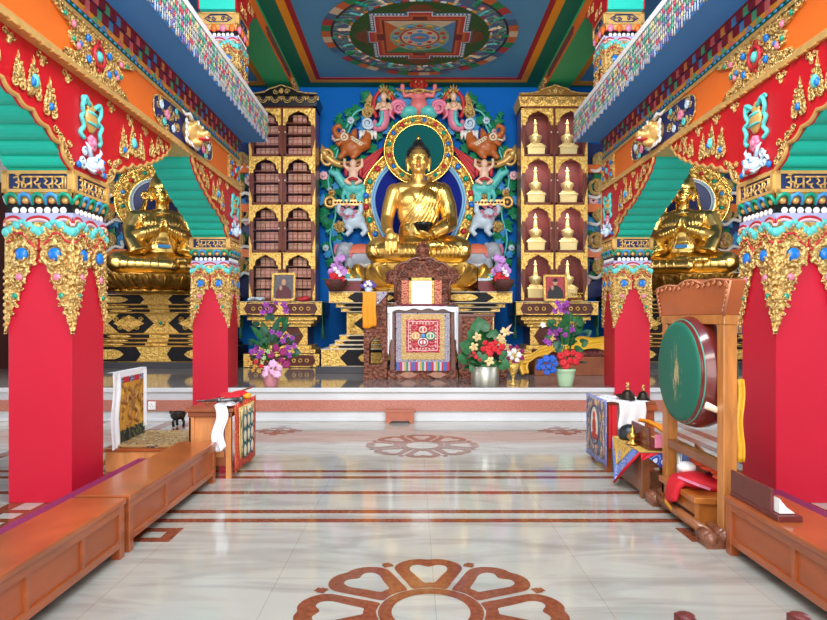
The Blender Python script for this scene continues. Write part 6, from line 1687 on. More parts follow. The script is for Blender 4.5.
# artificial bunches either side of the lotus and a small violet one on the stand
for sg, lab in ((-1, 'bunch of lilac and red flowers in a dark basket left of the golden lotus throne'), (1, 'bunch of lilac and red flowers in a dark basket right of the golden lotus throne')):
    px0 = 336 if sg < 0 else 503; o_ = (P(px0, 0, 11.8).x, 11.8, 2.045)
    f = thing('flower_bunch', lab, 'flowers', o_)
    pot_round(f, [(.12, 0), (.2, .14), (.22, .22), (.2, .22), (0, .1)], mat('dark_basket', (84, 44, 40), .7, bump=.8, bscale=40), 'basket')
    L = ((-3, -8), (1, -5), (4, -10), (0, -13), (5, -15), (-2, -18), (3, -20), (6, -5), (-5, -2), (8, -12), (1, -24), (6, -26), (-5, -13))
    if sg > 0: L = [(-a, b) for a, b in L]
    hi = [q for q in L if q[1] < -11]; lo_ = [q for q in L if q[1] >= -11]
    blooms(f, 'lilac_bloom', PET['lilac'], [local(px0+a, 284+b, 11.7+rr.uniform(-.1, .1), o_) for a, b in hi], .09, 7, 2)
    blooms(f, 'red_bloom', PET['red'], [local(px0+a, 284+b, 11.66, o_) for a, b in lo_], .085, 7, 2)
    blooms(f, 'white_bloom', PET['white'], [local(px0+a, 284+b, 11.62, o_) for a, b in ((2, -12), (-1, -15), (4, -9))], .05, 6)
    m = MB()
    for k in range(6): a = rr.uniform(0, 6.3); leaf_blade(m, (0, 0, .15), (.3*cos(a), .2*sin(a), rr.uniform(.1, .4)), .05, .04)
    m.build('foliage', LEAF, f)
o_ = (P(368.5, 0, Yt+.2).x, Yt+.2, 1.965)
f = thing('violet_posy', 'small posy of violet and white flowers in a cup on the carved stand', 'flowers', o_)
pot_round(f, [(.04, 0), (.05, .01), (.075, .1), (.065, .1), (0, .06)], PALEB, 'cup'); blooms(f, 'violet_bloom', mat('petal_violet', (96, 84, 176), .5, var=.2), [(.06*a, -.05, .12+.05*b) for a, b in ((-1.6, 0), (-.6, .8), (.6, 1), (1.6, .2), (.0, .1))], .06, 6, 2); blooms(f, 'white_bloom', PET['white'], [(.05*a, -.09, .12+.05*b) for a, b in ((-1, .2), (.8, .5), (0, 1.2))], .045, 6)
# thin incense stands in front of the lotus
for px, lab in ((365, 'thin stand with a white burst left of the lotus throne'), (477.5, 'thin stand with a white burst right of the lotus throne')):
    p = P(px, 0, 11.72); t = thing('peacock_feather_stand', lab, 'ornament', (p.x, 11.72, 2.045), 0, 'thin stands before the lotus throne')
    m = MB(); m.lathe([(.05, 0), (.05, .02), (.012, .04), (.01, .44)], 10); m.build('rod', BLACK, t)
    m = MB()
    for k in range(14): a = 2*pi*k/14; m.tube([(0, 0, .44), (.06*cos(a), .04*sin(a), .5), (.11*cos(a), .07*sin(a), .52)], [.006, .008, .003], 5)
    m.build('white_burst', WHITE, t)
# low bench with yellow cloth at the right of the platform
WB = wood('bench_wood', (150, 84, 52), .4, .3)
bn = thing('low_bench', 'low wooden bench with patterned cushion beside the green pot, under yellow silk', 'bench', (3.02, 11.2, .495))
m = MB(); m.box(-.95, .95, 0, .6, .0, .34); m.build('body', WB, bn, bevel=.01); m = MB(); m.box(-.9, .9, .02, .58, .34, .46); m.build('cushion', pattern('maroon_cushion', [(120, 50, 48), (150, 84, 70), (96, 36, 40)], 30), bn, bevel=.04)
YS = mat('yellow_silk', (226, 172, 40), .3, var=.1, scale=6, bump=.3, bscale=8, spec=.7)
m = MB()
A_ = smooth_path([P(x, y, Y) for x, y, Y in ((521,357,11.12),(532,352,11.1),(545,346,11.12),(556,341,11.3),(570,339,11.4),(585,337,11.4),(604,337,11.4))], 8)
B_ = smooth_path([P(x, y, Y) for x, y, Y in ((523,364,11.0),(535,359,11.0),(547,355,11.02),(556,352,11.1),(570,350,11.14),(585,349,11.15),(604,350,11.15))], 8)
def ys(u, v):
    i = u*(len(A_)-1); a = int(min(i, len(A_)-2)); p = A_[a].lerp(A_[a+1], i-a); q = B_[a].lerp(B_[a+1], i-a); r_ = p.lerp(q, v)
    return (r_.x, r_.y-.05*sin(pi*v)-.02*sin(v*16+u*5), r_.z+.018*sin(u*26+v*3))
m.grid(ys, 60, 14)
T0, T1, T2, T3 = P(520,357,11.1), P(530,356,11.05), P(520,375,10.98), P(527,373,10.98)
m.grid(lambda u, v: ((T0.lerp(T1, u)).lerp(T2.lerp(T3, u), v)+Vector((.02*sin(v*8), -.03*sin(u*9)*v-.02, 0)))[:], 12, 12)
o = m.build('yellow_silk_cloth', YS); tag(o, 'shiny yellow silk cloth thrown over the low bench behind the green pot', 'cloth'); so = o.modifiers.new('s', 'SOLIDIFY'); so.thickness = .01
# little wooden step at the foot of the platform
sx = P(400, 0, 9.0).x
t = thing('wooden_step', 'small red-brown wooden step on the floor against the platform centre', 'step stool', (sx, 8.96, 0))
m = MB(); m.box(-.22, .22, 0, .17, .16, .19); m.build('tread', wood('step_wood', (176, 92, 62), .35, .2), t, bevel=.005); m = MB(); m.prism([(-.205, 0), (-.16, 0), (-.12, .04), (.12, .04), (.16, 0), (.205, 0), (.205, .16), (-.205, .16)], .01, .03, 'xz'); m.build('front_board', wood('step_wood', (176, 92, 62)), t)
for s_ in (-1, 1): m = MB(); m.box(s_*.19-.015, s_*.19+.015, .03, .165, 0, .16); m.build('side_board', wood('step_wood', (176, 92, 62)), t)
# ------------------------------------------------------------------ furniture at the left
BW = wood('orange_bench_wood', (170, 86, 42), .28, .28, (.6, .6, 3), 4, .5); BWD = wood('bench_panel_wood', (166, 80, 36), .36, .18, (.5, .5, 2), 3, .3)
def long_bench(name, label, x0, x1, y0, y1, h, stiles, face):
    """panelled low bench; face = +1 when its panelled side looks to +x"""
    rt = thing(name, label, 'bench', (0, 0, 0))
    m = MB(); m.box(x0-.012, x1+.012, y0-.01, y1+.01, h-.035, h); m.build('top_board', BW, rt, bevel=.006)
    xf = x1 if face > 0 else x0; e = -face
    a, b = sorted((xf+e*.014, xf+e*.03)); m = MB(); m.box(a, b, y0, y1, .09, h-.035); m.build('panel', BWD, rt)
    a, b = sorted((xf, xf+e*.045))
    m = MB(); m.box(a, b, y0, y1, h-.085, h-.035); m.build('top_rail', BW, rt); m = MB(); m.box(a, b, y0, y1, .07, .115); m.build('bottom_rail', BW, rt, bevel=.004)
    for y in stiles: m = MB(); m.box(a, b, y-.014, y+.014, .115, h-.085); m.build('stile', BW, rt)
    for yy in (y0+.028, y1-.028):
        for xx in (x0+.027, x1-.027): m = MB(); m.box(xx-.03, xx+.03, yy-.03, yy+.03, 0, h-.035); m.build('leg', BW, rt, bevel=.003)
    for yy in (y0, y1-.02): m = MB(); m.box(x0+.06, x1-.06, yy, yy+.02, .08, h-.035); m.build('end_panel', BWD, rt)
    a, b = sorted((x0, x1)); xb = x0 if face > 0 else x1; a, b = sorted((xb, xb+face*.02)); m = MB(); m.box(a, b, y0, y1, .08, h-.035); m.build('back_panel', BWD, rt)
    return rt
long_bench('long_bench', 'long low orange wooden bench ending at the desk with the white scarf', -2.28, -1.95, 4.0, 5.74, .37, (4.62, 5.2), 1)
long_bench('long_bench', 'near long low orange wooden bench before the square floor inlay', -2.28, -1.95, 1.75, 3.93, .37, (2.35, 2.95, 3.45), 1)
long_bench('long_bench', 'long low orange wooden bench carrying the dark red reading stand', 1.905, 2.24, 1.6, 4.0, .37, (2.1, 2.7, 3.3), -1)
PUR = mat('purple_mat_cloth', (132, 16, 74), .8, var=.12, scale=30)
for sg, lab in ((-1, 'long purple sitting mat behind the two orange benches'), (1, 'long purple sitting mat behind the bench with the reading stand')):
    m = MB(); a, b = sorted((sg*2.33, sg*2.785)); m.box(a, b, 1.6, 6.0 if sg < 0 else 4.9, .003, .165); o = m.build('sitting_mat', PUR, bevel=.02); tag(o, lab, 'mat')
# desk
DW = wood('desk_pale_wood', (214, 142, 84), .38, .2, (3, 3, .35), 5, .3); DWD = wood('desk_top_wood', (150, 84, 50), .35, .25, (1, 1, 1), 5)
dk = thing('wooden_desk', 'small wooden desk at the bench end with brocade and a white scarf hanging from it', 'desk', (0, 0, 0))
x0, x1, y0, y1, h = -2.24, -1.84, 5.86, 6.62, .665
m = MB(); m.box(x0-.03, x1+.03, y0-.03, y1+.03, h-.035, h); m.build('top', DWD, dk, bevel=.008)
m = MB(); m.box(x0-.01, x1+.01, y0-.01, y1+.01, h-.085, h-.035); m.build('frieze', DWD, dk, bevel=.012)
m = MB(); m.box(x0+.03, x1-.07, y0+.02, y0+.04, .2, h-.085); m.build('front_panel', DW, dk)
m = MB(); m.box(x0, x0+.02, y0, y1, .1, h-.085); m.build('side_panel', DW, dk)
for xx in (x0+.025, x1-.025):
    for yy in (y0+.025, y1-.025): m = MB(); m.box(xx-.025, xx+.025, yy-.025, yy+.025, 0, h-.085); m.build('leg', DW, dk, bevel=.003)
m = MB(); m.box(x0+.05, x1-.05, y0+.01, y0+.03, .12, .2); m.build('stretcher', DWD, dk)
REDBRO = pattern('red_gold_brocade', [(196, 30, 36), (222, 70, 50), (226, 160, 70), (180, 20, 34), (210, 50, 44)], 26)
PAINTC = pattern('painted_scroll_cloth', [(196, 170, 96), (120, 132, 100), (214, 196, 150), (150, 90, 60), (70, 100, 110), (226, 206, 160)], 12)
def hang_side(name, label, cat, x, y0, y1, z0, z1, sg, layers, amp=.008):
    """cloth hanging in a plane x = const; layers = (inset, material, part name)"""
    rt = thing(name, label, cat, (0, 0, 0))
    for i, (ins, mt, nm) in enumerate(layers):
        b = MB(); ya, yb, za, zb = y0+ins, y1-ins, z0+ins, z1-ins*.4
        b.grid(lambda u, v: (x+sg*(.009*i+amp*sin((ya+(yb-ya)*u)*14)*(v)), ya+(yb-ya)*u, zb-(zb-za)*v), 24, 10)
        o = b.build(nm, mt, rt); s_ = o.modifiers.new('s', 'SOLIDIFY'); s_.thickness = .003
    return rt
c = hang_side('brocade_table_cloth', 'red bordered painted cloth hanging at the side of the small wooden desk', 'cloth', -1.80, 5.84, 6.62, .06, .70, 1, ((0, REDBRO, 'red_border'), (.11, pattern('gold_line_brocade', [(206, 170, 80), (170, 120, 50), (226, 200, 120)], 40), 'gold_border'), (.15, PAINTC, 'painted_panel')))
m = MB(); m.M = at(-1.772, 6.23, .36, rz=pi/2)
for q in range(3):
    for r_ in range(3): m.ell(((q-1)*.13, 0, (r_-1)*.14), (.05, .01, .06), 10, 6)
m.build('painted_figure', [mat('print_cream', (222, 202, 170), .7)], c)
m = MB(); m.M = at(-1.772, 6.23, .36, rz=pi/2)
for q in range(3):
    for r_ in range(3): m.ring((q-1)*.13, (r_-1)*.14, .062, .008, 0, 14, 5, rz=.07)
m.build('painted_halo', [mat('print_teal', (56, 96, 100), .7)], c)
ws = MB(); xx = -1.93
ws.grid(lambda u, v: (xx-.045+.11*u+.02*sin(v*7)-.02*v, y0-.045-.02*sin(u*12)*(.3+v)-.01, .69-.40*v-.03*sin(u*4)*v), 20, 18)
ws.grid(lambda u, v: (xx-.06+.15*u, y0-.055+.34*v, .692+.012*sin(u*9+v*4)), 12, 8)
o = ws.build('white_scarf', WSILK); s_ = o.modifiers.new('s', 'SOLIDIFY'); s_.thickness = .004; tag(o, 'white silk scarf hanging over the front of the small wooden desk', 'scarf')
m = MB(); m.tube([(-2.20, 5.96, .72), (-1.98, 6.0, .725), (-1.80, 6.02, .73)], [.008, .014, .022], 12); m.tube([(-1.80, 6.02, .73), (-1.775, 6.022, .73)], [.03, .034], 14); m.ell((-2.0, 6.0, .725), (.03, .026, .026), 10, 6); o = m.build('ritual_trumpet', mat('grey_metal', (110, 112, 112), .35, .9)); tag(o, 'short grey metal trumpet lying on the white scarf', 'trumpet')
m = MB(); m.cyl((-2.16, 6.1, .675), (-1.80, 6.48, .80), .01, n=8); o = m.build('wooden_stick', DWD); tag(o, 'thin wooden stick lying across the small wooden desk', 'stick')
m = MB()
for a in ((0, 0, .04, .13, .11, .05), (.06, .04, .07, .09, .08, .04), (-.08, .05, .05, .08, .09, .04), (.02, -.06, .05, .11, .08, .04)): m.ell(a[:3], a[3:], 12, 7)
o = organic(m, 'red_cloth_bundle', mat('bright_red_cloth', (200, 20, 36), .7), voxel=.014, loc=(-1.96, 6.34, .668)); tag(o, 'bright red cloth bundle on the small wooden desk', 'cloth')
m = MB(); m.ell((0, 0, .02), (.05, .04, .03), 10, 6); m.ell((.02, .01, .04), (.03, .03, .02), 10, 6); o = organic(m, 'yellow_tassel_bundle', YEL, voxel=.01, loc=(-1.82, 6.33, .70)); tag(o, 'small yellow tassel on the red cloth bundle', 'tassel')
# low seat with rug and banner backrest
st = thing('low_seat_platform', 'low wooden seat platform behind the bench, patterned rug on top', 'seat', (0, 0, 0))
m = MB(); m.box(-3.16, -2.42, 6.12, 6.98, 0, .215); m.build('body', DW, st, bevel=.006); m = MB(); m.box(-3.17, -2.41, 6.11, 6.99, .2, .23); m.build('top_edge', BW, st, bevel=.005)
RUGP = pattern('gold_grey_rug', [(196, 160, 90), (106, 108, 110), (220, 200, 150), (84, 66, 54), (160, 124, 76)], 15, .85)
m = MB(); m.box(-3.10, -2.40, 6.14, 6.97, .231, .262); o = m.build('patterned_rug', RUGP, bevel=.01); tag(o, 'small patterned gold and grey rug on the low seat platform', 'rug')
m = MB(); m.box(-2.0, -1.9, 0, .1, 0, .1)
# banner (plane facing +x, slightly turned)
bn = thing('banner_backrest', 'gold banner with painted creature and white scarf standing behind the low seat', 'banner', (-3.07, 6.5, .262), radians(2))
GB = pattern('gold_banner_silk', [(222, 164, 52), (232, 180, 74), (206, 146, 44)], 9, .6)
m = MB(); m.box(-.03, -.004, -.36, .34, 0, .70); m.build('back_board', DW, bn)
m = MB(); m.grid(lambda u, v: (.004, -.33+.64*u, .64-.52*v), 4, 4); m.build('gold_field', GB, bn)
m = MB(); m.grid(lambda u, v: (.006+.01*sin(u*20), -.33+.64*u, .14-.14*v-.02*sin(u*20)*(1-v)), 40, 5); m.build('dark_wave_hem', pattern('dark_wave', [(30, 50, 44), (70, 84, 60), (120, 110, 60), (24, 34, 34)], 22), bn)
m = MB(); 
for i in range(5): m.m = i % 2; m.box(.0, .008, -.33+.128*i, -.33+.128*(i+1)-.006, .60, .67)
m.build('valance', [pattern('dark_valance', [(26, 26, 46), (60, 60, 100), (20, 20, 30), (160, 150, 170)], 40), mat('valance_red', (190, 24, 40), .7)], bn)
m = MB(); m.M = at(.008, 0, .38, rz=pi/2)
m.ell((0, 0, 0), (.07, .012, .09), 12, 8); m.ell((0, -.01, .11), (.045, .012, .045), 10, 6)
for s_ in (-1, 1):
    m.tube(smooth_path([(s_*.05, -.005, .04), (s_*.13, -.01, .09), (s_*.16, -.01, .0), (s_*.22, -.005, .05)], 4), .014, 6); m.tube(smooth_path([(s_*.04, -.005, -.06), (s_*.10, -.01, -.12), (s_*.05, -.01, -.18), (s_*.14, 0, -.22)], 4), .014, 6)
    for q in range(4): m.spiral(s_*(.08+.05*q), .16-.07*q*(q % 2), .035, 1.3, .007, flip=s_, out=.005)
    for q in range(3): m.spiral(s_*(.24), .2-.16*q, .03, 1.3, .006, flip=s_, out=.003)
m.build('painted_creature', mat('brown_print', (156, 106, 52), .7, var=.3, scale=20), bn)
m = MB()
m.grid(lambda u, v: (.012+.012*sin(u*9), -.47+.17*u+.02*sin(v*8)-.03*v, .70-.73*v), 12, 14); m.grid(lambda u, v: (.012+.008*sin(u*9), .28+.08*u, .70-.62*v), 8, 12); m.grid(lambda u, v: (.012, -.46+.82*u, .72-.06*v), 20, 4); m.grid(lambda u, v: (.012-.06*v, -.46+.82*u, .72), 10, 3)
m.build('white_scarf_edge', WSILK, bn)
# incense burner
ib = thing('incense_burner', 'small dark bronze incense burner on the floor before the platform', 'burner', (P(178, 0, 8.8).x, 8.8, 0))
BRZ = mat('dark_bronze', (52, 46, 40), .4, .8, bump=.4, bscale=30)
m = MB(); m.lathe([(.04, .09), (.09, .11), (.105, .15), (.09, .18), (.10, .20), (.085, .2), (.06, .13), (0, .12)], 18); m.build('bowl', BRZ, ib)
for k in range(3): a = 2*pi*k/3; m = MB(); m.tube([(.06*cos(a), .06*sin(a), .11), (.085*cos(a), .085*sin(a), .05), (.075*cos(a), .075*sin(a), 0)], [.025, .018, .02], 8); m.build('leg', BRZ, ib)
for s_ in (-1, 1): m = MB(); m.tube([(s_*.09, 0, .17), (s_*.115, 0, .18), (s_*.115, 0, .205), (s_*.09, 0, .205)], .012, 6); m.build('handle', BRZ, ib)
# wall socket on the granite band
so = thing('wall_socket', 'white electric socket on the granite band of the platform', 'socket', (P(152, 0, 9.165).x, 9.165, .235))
m = MB(); m.box(-.055, .055, -.012, .006, -.06, .06); m.build('face_plate', WHITE, so, bevel=.005); m = MB()
for a, b in ((-.018, -.015), (.018, -.015), (0, .02)): m.cyl((a, -.0125, b), (a, -.010, b), .007, n=8)
m.build('pin_hole', BLACK, so)
# ------------------------------------------------------------------ furniture at the right
# table with painted cloth
tb_ = thing('wooden_table', 'wooden cabinet table beyond the drum, painted cloth on its side, dark bells on top', 'table', (0, 0, 0))
x0, x1, y0, y1, h = 1.79, 2.29, 6.14, 6.72, .69
m = MB(); m.box(x0, x1, y0, y1, h-.03, h); m.build('top', DWD, tb_, bevel=.006); m = MB(); m.box(x0+.22, x1-.01, y0+.02, y1-.02, 0, h-.03); m.build('cupboard', BW, tb_, bevel=.005)
m = MB(); m.box(x0+.27, x1-.05, y0+.005, y0+.02, .1, h-.12); m.box(x0+.20, x1+.01, y0-.005, y0+.02, h-.09, h-.03); m.build('front_panel', BWD, tb_, bevel=.006)
for yy in (y0+.03, y1-.03): m = MB(); m.box(x0+.01, x0+.06, yy-.025, yy+.025, 0, h-.03); m.build('leg', BW, tb_)
BLUEBRO = pattern('blue_gold_brocade', [(90, 110, 190), (140, 156, 210), (70, 86, 160), (214, 206, 180), (104, 120, 200)], 34)
ORP = pattern('orange_painted_cloth', [(214, 132, 60), (230, 170, 100), (120, 130, 130), (224, 200, 150), (190, 110, 60), (90, 104, 130)], 15)
c = hang_side('painted_table_cloth', 'blue bordered painted cloth hanging on the side of the table with bells', 'cloth', 1.765, 6.04, 6.74, .06, .715, -1, ((0, BLUEBRO, 'blue_border'), (.065, ORP, 'painted_panel')))
m = MB(); m.M = at(1.757, 6.40, .42, rz=-pi/2); m.ell((0, 0, 0), (.15, .008, .2), 16, 8); m.build('pale_aureole', mat('print_pale', (226, 216, 206), .7), c)
m = MB(); m.M = at(1.752, 6.40, .40, rz=-pi/2); m.ell((0, 0, 0), (.07, .01, .10), 12, 8); m.ell((0, -.003, .12), (.035, .01, .04), 10, 6); m.ell((0, 0, -.09), (.12, .01, .04), 12, 6); m.build('red_figure', mat('print_red', (180, 60, 50), .7), c)
m = MB(); m.M = at(1.755, 6.40, .42, rz=-pi/2); m.ring(0, 0, .15, .012, 0, 22, 5, rz=.2); m.build('grey_outline', mat('print_grey', (70, 80, 96), .7), c)
ws = MB()
ws.grid(lambda u, v: (1.78+.42*u, 6.10+.56*v, .695+.006*sin(u*14+v*9)), 16, 12); ws.grid(lambda u, v: (1.90+.26*u+.01*sin(v*5), 6.095-.012*sin(u*14)*v-.008, .695-.27*v), 18, 10)
o = ws.build('white_table_cloth', WSILK); s_ = o.modifiers.new('s', 'SOLIDIFY'); s_.thickness = .004; tag(o, 'white cloth on the table under the dark bells, falling at its front', 'cloth')
m = MB(); m.box(1.83, 1.88, 6.10, 6.14, .25, .66); m.grid(lambda u, v: (1.80+.08*u, 6.085-.015*sin(u*9), .66-.42*v), 8, 8); o = m.build('red_hanging_cloth', mat('bright_red_cloth', (200, 20, 36), .7)); tag(o, 'narrow red cloth hanging beside the white cloth at the table front', 'cloth')
def bell(x, y, z, label, s=1.0):
    t = thing('ritual_bell', label, 'bell', (x, y, z), 0, None)
    m = MB(); m.lathe([(.085*s, 0), (.09*s, .012*s), (.07*s, .05*s), (.062*s, .09*s), (.03*s, .115*s), (.012*s, .12*s)], 18); m.build('body', BRZ, t)
    m = MB(); m.lathe([(.012*s, .118*s), (.02*s, .13*s), (.012*s, .145*s), (.024*s, .16*s), (.014*s, .18*s), (.02*s, .2*s), (.0, .215*s)], 12); m.build('handle', GOLDP if s < .95 else BRZ, t); return t
bell(2.04, 6.24, .70, 'left dark bronze bell standing on the white cloth, tall handle', .82); bell(2.19, 6.22, .70, 'right dark bronze bell standing on the white cloth beside the table corner', .72)
m = MB(); m.lathe([(.05, 0), (.09, .02), (.1, .035), (.09, .03), (0, .015)], 16); o = m.build('bronze_dish', BRZ, loc=(2.05, 6.34, .70)); tag(o, 'dark bronze dish behind the two bells on the white cloth', 'dish')
# low table with brocade
lt = thing('low_table', 'low dark wooden table before the bell table under gold and blue brocade', 'table', (0, 0, 0))
x0, x1, y0, y1, h = 1.80, 2.30, 5.20, 5.92, .385
LW = wood('low_table_wood', (128, 74, 44), .35, .3, (1, 1, 1), 5)
m = MB(); m.box(x0, x1, y0, y1, h-.03, h); m.build('top', LW, lt, bevel=.005)
for xx in (x0+.035, x1-.035):
    for yy in (y0+.035, y1-.035): m = MB(); m.box(xx-.035, xx+.035, yy-.035, yy+.035, 0, h-.03); m.build('leg', LW, lt, bevel=.004)
m = MB(); m.box(x0+.02, x0+.035, y0+.06, y1-.06, .04, h-.03); m.build('side_panel', LW, lt); m = MB(); m.box(x0+.06, x1-.06, y0+.025, y0+.04, h-.13, h-.03); m.build('apron', LW, lt)
m = MB(); m.box(x0+.06, x1-.06, y0+.03, y1-.03, .04, .06); m.build('bottom_shelf', LW, lt)
GBRO = pattern('gold_dragon_brocade', [(206, 160, 60), (226, 188, 100), (176, 128, 44), (214, 172, 80)], 22); BW2 = pattern('blue_white_brocade', [(70, 100, 190), (200, 206, 226), (50, 70, 160), (110, 140, 210)], 18)
bc = thing('brocade_cover', 'gold brocade cover with blue and red borders, its corners hanging over the low table', 'cloth', (0, 0, 0))
z = h+.004
m = MB(); m.grid(lambda u, v: (x0-.015+.5*u, y0-.01+.74*v, z+.003*sin(u*9+v*7)), 10, 10); m.build('gold_field', GBRO, bc)
def tri(name, mt, pts, k=.0):
    m = MB(); A, B, C = [Vector(p) for p in pts]; n = 10
    m.grid(lambda u, v: (A.lerp(B, u).lerp(C, v)+Vector((-.012*sin(u*9)*v if abs(A.x-B.x) < .05 else 0, -.012*sin(u*9)*v if abs(A.x-B.x) >= .05 else 0, 0)))[:], n, n); m.build(name, mt, bc)
e = .012
tri('blue_corner', BW2, ((x0-e-.008, 5.19, z), (x0-e-.008, 5.92, z), (x0-.09, 5.62, .03))); tri('gold_corner', GBRO, ((x0-e-.012, 5.36, z), (x0-e-.012, 5.90, z), (x0-.06, 5.64, .19)))
tri('front_blue_corner', BW2, ((x0-.01, y0-.02, z), (x1+.01, y0-.02, z), (2.16, y0-.03, .12))); tri('front_red_edge', mat('bright_red_cloth', (200, 20, 36), .7), ((x0-.02, y0-.026, z), (x0+.15, y0-.026, z), (x0-.014, y0-.026, z-.06)))
m = MB(); m.tube([(x0-.026, 5.19, z-.005), (x0-.065, 5.42, .2), (x0-.097, 5.62, .03)], [.012, .016, .01], 6); m.build('red_edge', mat('bright_red_cloth', (200, 20, 36), .7), bc)
zt = h+.012
hb = MB(); hb.lathe([(.095, 0), (.1, .02), (.095, .07), (.07, .11), (.03, .13), (0, .132)], 20); o = hb.build('dark_cymbal_bowl', mat('dark_grey_metal', (58, 64, 70), .35, .7), loc=(1.90, 5.78, zt)); tag(o, 'upturned dark grey metal bowl on the gold brocade cover', 'bowl')
m = MB(); m.lathe([(.055, 0), (.06, .01), (.025, .03), (.05, .06), (.045, .09), (.015, .11), (.022, .13), (.008, .15), (0, .17)], 16); o = m.build('brass_vessel', mat('brass', (206, 164, 84), .28, 1), loc=(1.835, 5.52, zt)); tag(o, 'small brass vessel with a knob on the gold brocade cover', 'vessel')
MAR = wood('maroon_wood', (104, 40, 36), .35, .2)
rb_ = thing('book_rest', 'maroon wooden box rest with a pink slip on the gold brocade cover', 'book rest', (1.90, 5.42, zt), radians(0))
m = MB(); m.box(-.02, .0, -.16, .26, .02, .18); m.build('front_board', MAR, rb_, bevel=.004); m = MB(); m.box(-.02, .17, -.16, .26, 0, .035); m.build('base', MAR, rb_, bevel=.004); m = MB(); m.box(.03, .11, -.172, -.16, .02, .13); m.build('pink_slip', PINK, rb_)
m = MB()
for k in range(6): m.tube(smooth_path([(1.98+.02*k, 5.78-.04*k, zt+.17), (2.02+.02*k, 5.62-.02*k, zt+.18-.01*k), (2.09, 5.46, zt+.12), (2.14, 5.36+.02*k, zt+.06)], 4), .022, 6)
o = organic(m, 'orange_scarf', mat('saffron_cloth2', (236, 140, 20), .6), voxel=.014); tag(o, 'orange scarf crumpled over the maroon book rest', 'scarf')
# drum stand
SW = wood('drum_stand_wood', (196, 124, 58), .35, .35, (2.5, 2.5, .3), 7, .4); SWD = wood('drum_rail_wood', (146, 88, 50), .35, .3, (1, .4, 1), 6, .4)
ds = thing('drum_stand', 'tall wooden drum stand with flared carved crown and scalloped feet', 'drum stand', (0, 0, 0))
xs = 1.978; ya, yb = 4.14, 5.06
for yy in (ya, yb): m = MB(); m.box(xs-.045, xs+.045, yy-.045, yy+.045, .06, 1.50); m.build('post', SW, ds, bevel=.005)
m = MB(); m.box(xs-.05, xs+.05, ya-.06, yb+.06, 1.47, 1.535); m.build('top_beam', SW, ds, bevel=.006)
# flared crown board: wider at the top, scalloped upper edge
def topz(u): return 1.535+.205+.03*abs(sin(u*pi*3.0))+.03*sin(u*pi)**2+.02*abs(2*u-1)**4
pl = [(ya-.06, 1.535)]+[(ya-.15+(yb-ya+.30)*u/40, topz(u/40)) for u in range(41)]+[(yb+.06, 1.535)]
CW = wood('crown_wood', (178, 92, 48), .4, .2, (1, 1, 1), 3)
m = MB(); m.prism(pl, xs-.05, xs+.05, 'yz'); cw = m.build('flared_crown', CW, ds, bevel=.005)
m = MB(); m.tube([(xs-.052, a, b-.006) for a, b in pl], .009, 6)
for k in range(15):
    u = (k+.5)/15; m.M = Matrix.Translation((xs-.052, ya-.14+(yb-ya+.28)*u, topz(u)-.03)) @ Matrix.Rotation(-pi/2, 4, 'Z'); m.spiral(0, 0, .02, 1.3, .007, flip=(-1)**k, out=.006, seg=9)
for v in (.1, .26, .42, .58, .74, .9):
    for yy, e_ in ((ya, -1), (yb, 1)):
        m.M = Matrix.Translation((xs-.052, yy+e_*(.045+.085*v), 1.54+.2*v)) @ Matrix.Rotation(-pi/2, 4, 'Z'); m.spiral(0, 0, .016, 1.2, .006, out=.006, seg=8)
m.M = Matrix.Identity(4); m.build('carved_edge', wood('carved_edge_wood', (196, 124, 84), .45, .2), cw)
m = MB(); m.box(xs-.038, xs+.038, ya, yb, .475, .54); m.build('middle_rail', SWD, ds, bevel=.006)
m = MB(); m.tube([(xs-.12, ya, .07), (xs-.12, yb, .07)], .035, 10); m.build('base_rail', SWD, ds)
m = MB(); m.box(xs-.03, xs+.03, ya, yb, .02, .07); m.build('bottom_rail', SWD, ds)
FW = wood('foot_wood', (132, 78, 54), .35, .25)
for yy in (ya, yb):
    m = MB(); m.box(xs-.17, xs+.20, yy-.085, yy+.085, .0, .05)
    m.prism([(xs-.17, .0), (xs+.20, .0), (xs+.20, .12), (xs+.1, .11), (xs-.1, .075), (xs-.165, .05)], yy-.08, yy+.08, 'xz')
    for k in range(4): m.cap((xs-.135+.095*k, yy-.055, .055+.017*k), (xs-.135+.095*k, yy+.055, .055+.017*k), .048, n=12)
    m.build('scalloped_foot', FW, ds)
m = MB(); m.cyl((xs, 4.88, .08), (xs, 4.88, .5), .02, n=10); m.build('pale_prop', mat('pale_metal_rod', (190, 196, 186), .35, .6), ds)
m = MB(); m.prism([(4.46, .25), (yb, .25), (yb, .5), (4.75, .40), (4.46, .5)], xs+.2, xs+.22, 'yz'); m.build('back_apron', SW, ds)
# drum, axis along x
dr = thing('temple_drum', 'large round temple drum with green skin and maroon barrel hung in the stand', 'drum', (0, 0, 0))
dc = (1.845, 4.60, 1.165); R0 = .365
m = MB(); m.M = Matrix.Translation((dc[0], dc[1], dc[2]-.045)) @ Matrix.Rotation(pi/2, 4, 'Y')
m.lathe([(R0, 0), (R0+.025, .035), (R0+.045, .085), (R0+.05, .13), (R0+.045, .175), (R0+.025, .225), (R0, .26)], 48); brl = m.build('barrel', mat('drum_maroon_lacquer', (106, 36, 32), .18, coat=.4, var=.05), dr)
GD = mat('drum_green_skin', (14, 104, 84), .55, var=.06, scale=6)
nt = GD.node_tree; bs = nt.nodes['Principled BSDF']
tc = nt.nodes.new('ShaderNodeTexCoord'); mp = nt.nodes.new('ShaderNodeMapping'); mp.inputs['Scale'].default_value = (1, 5, 1.2); nt.links.new(tc.outputs['Object'], mp.inputs['Vector'])
nz = nt.nodes.new('ShaderNodeTexNoise'); nz.inputs['Scale'].default_value = 9; nz.inputs['Detail'].default_value = 10; nz.inputs['Roughness'].default_value = .75; nt.links.new(mp.outputs['Vector'], nz.inputs['Vector'])
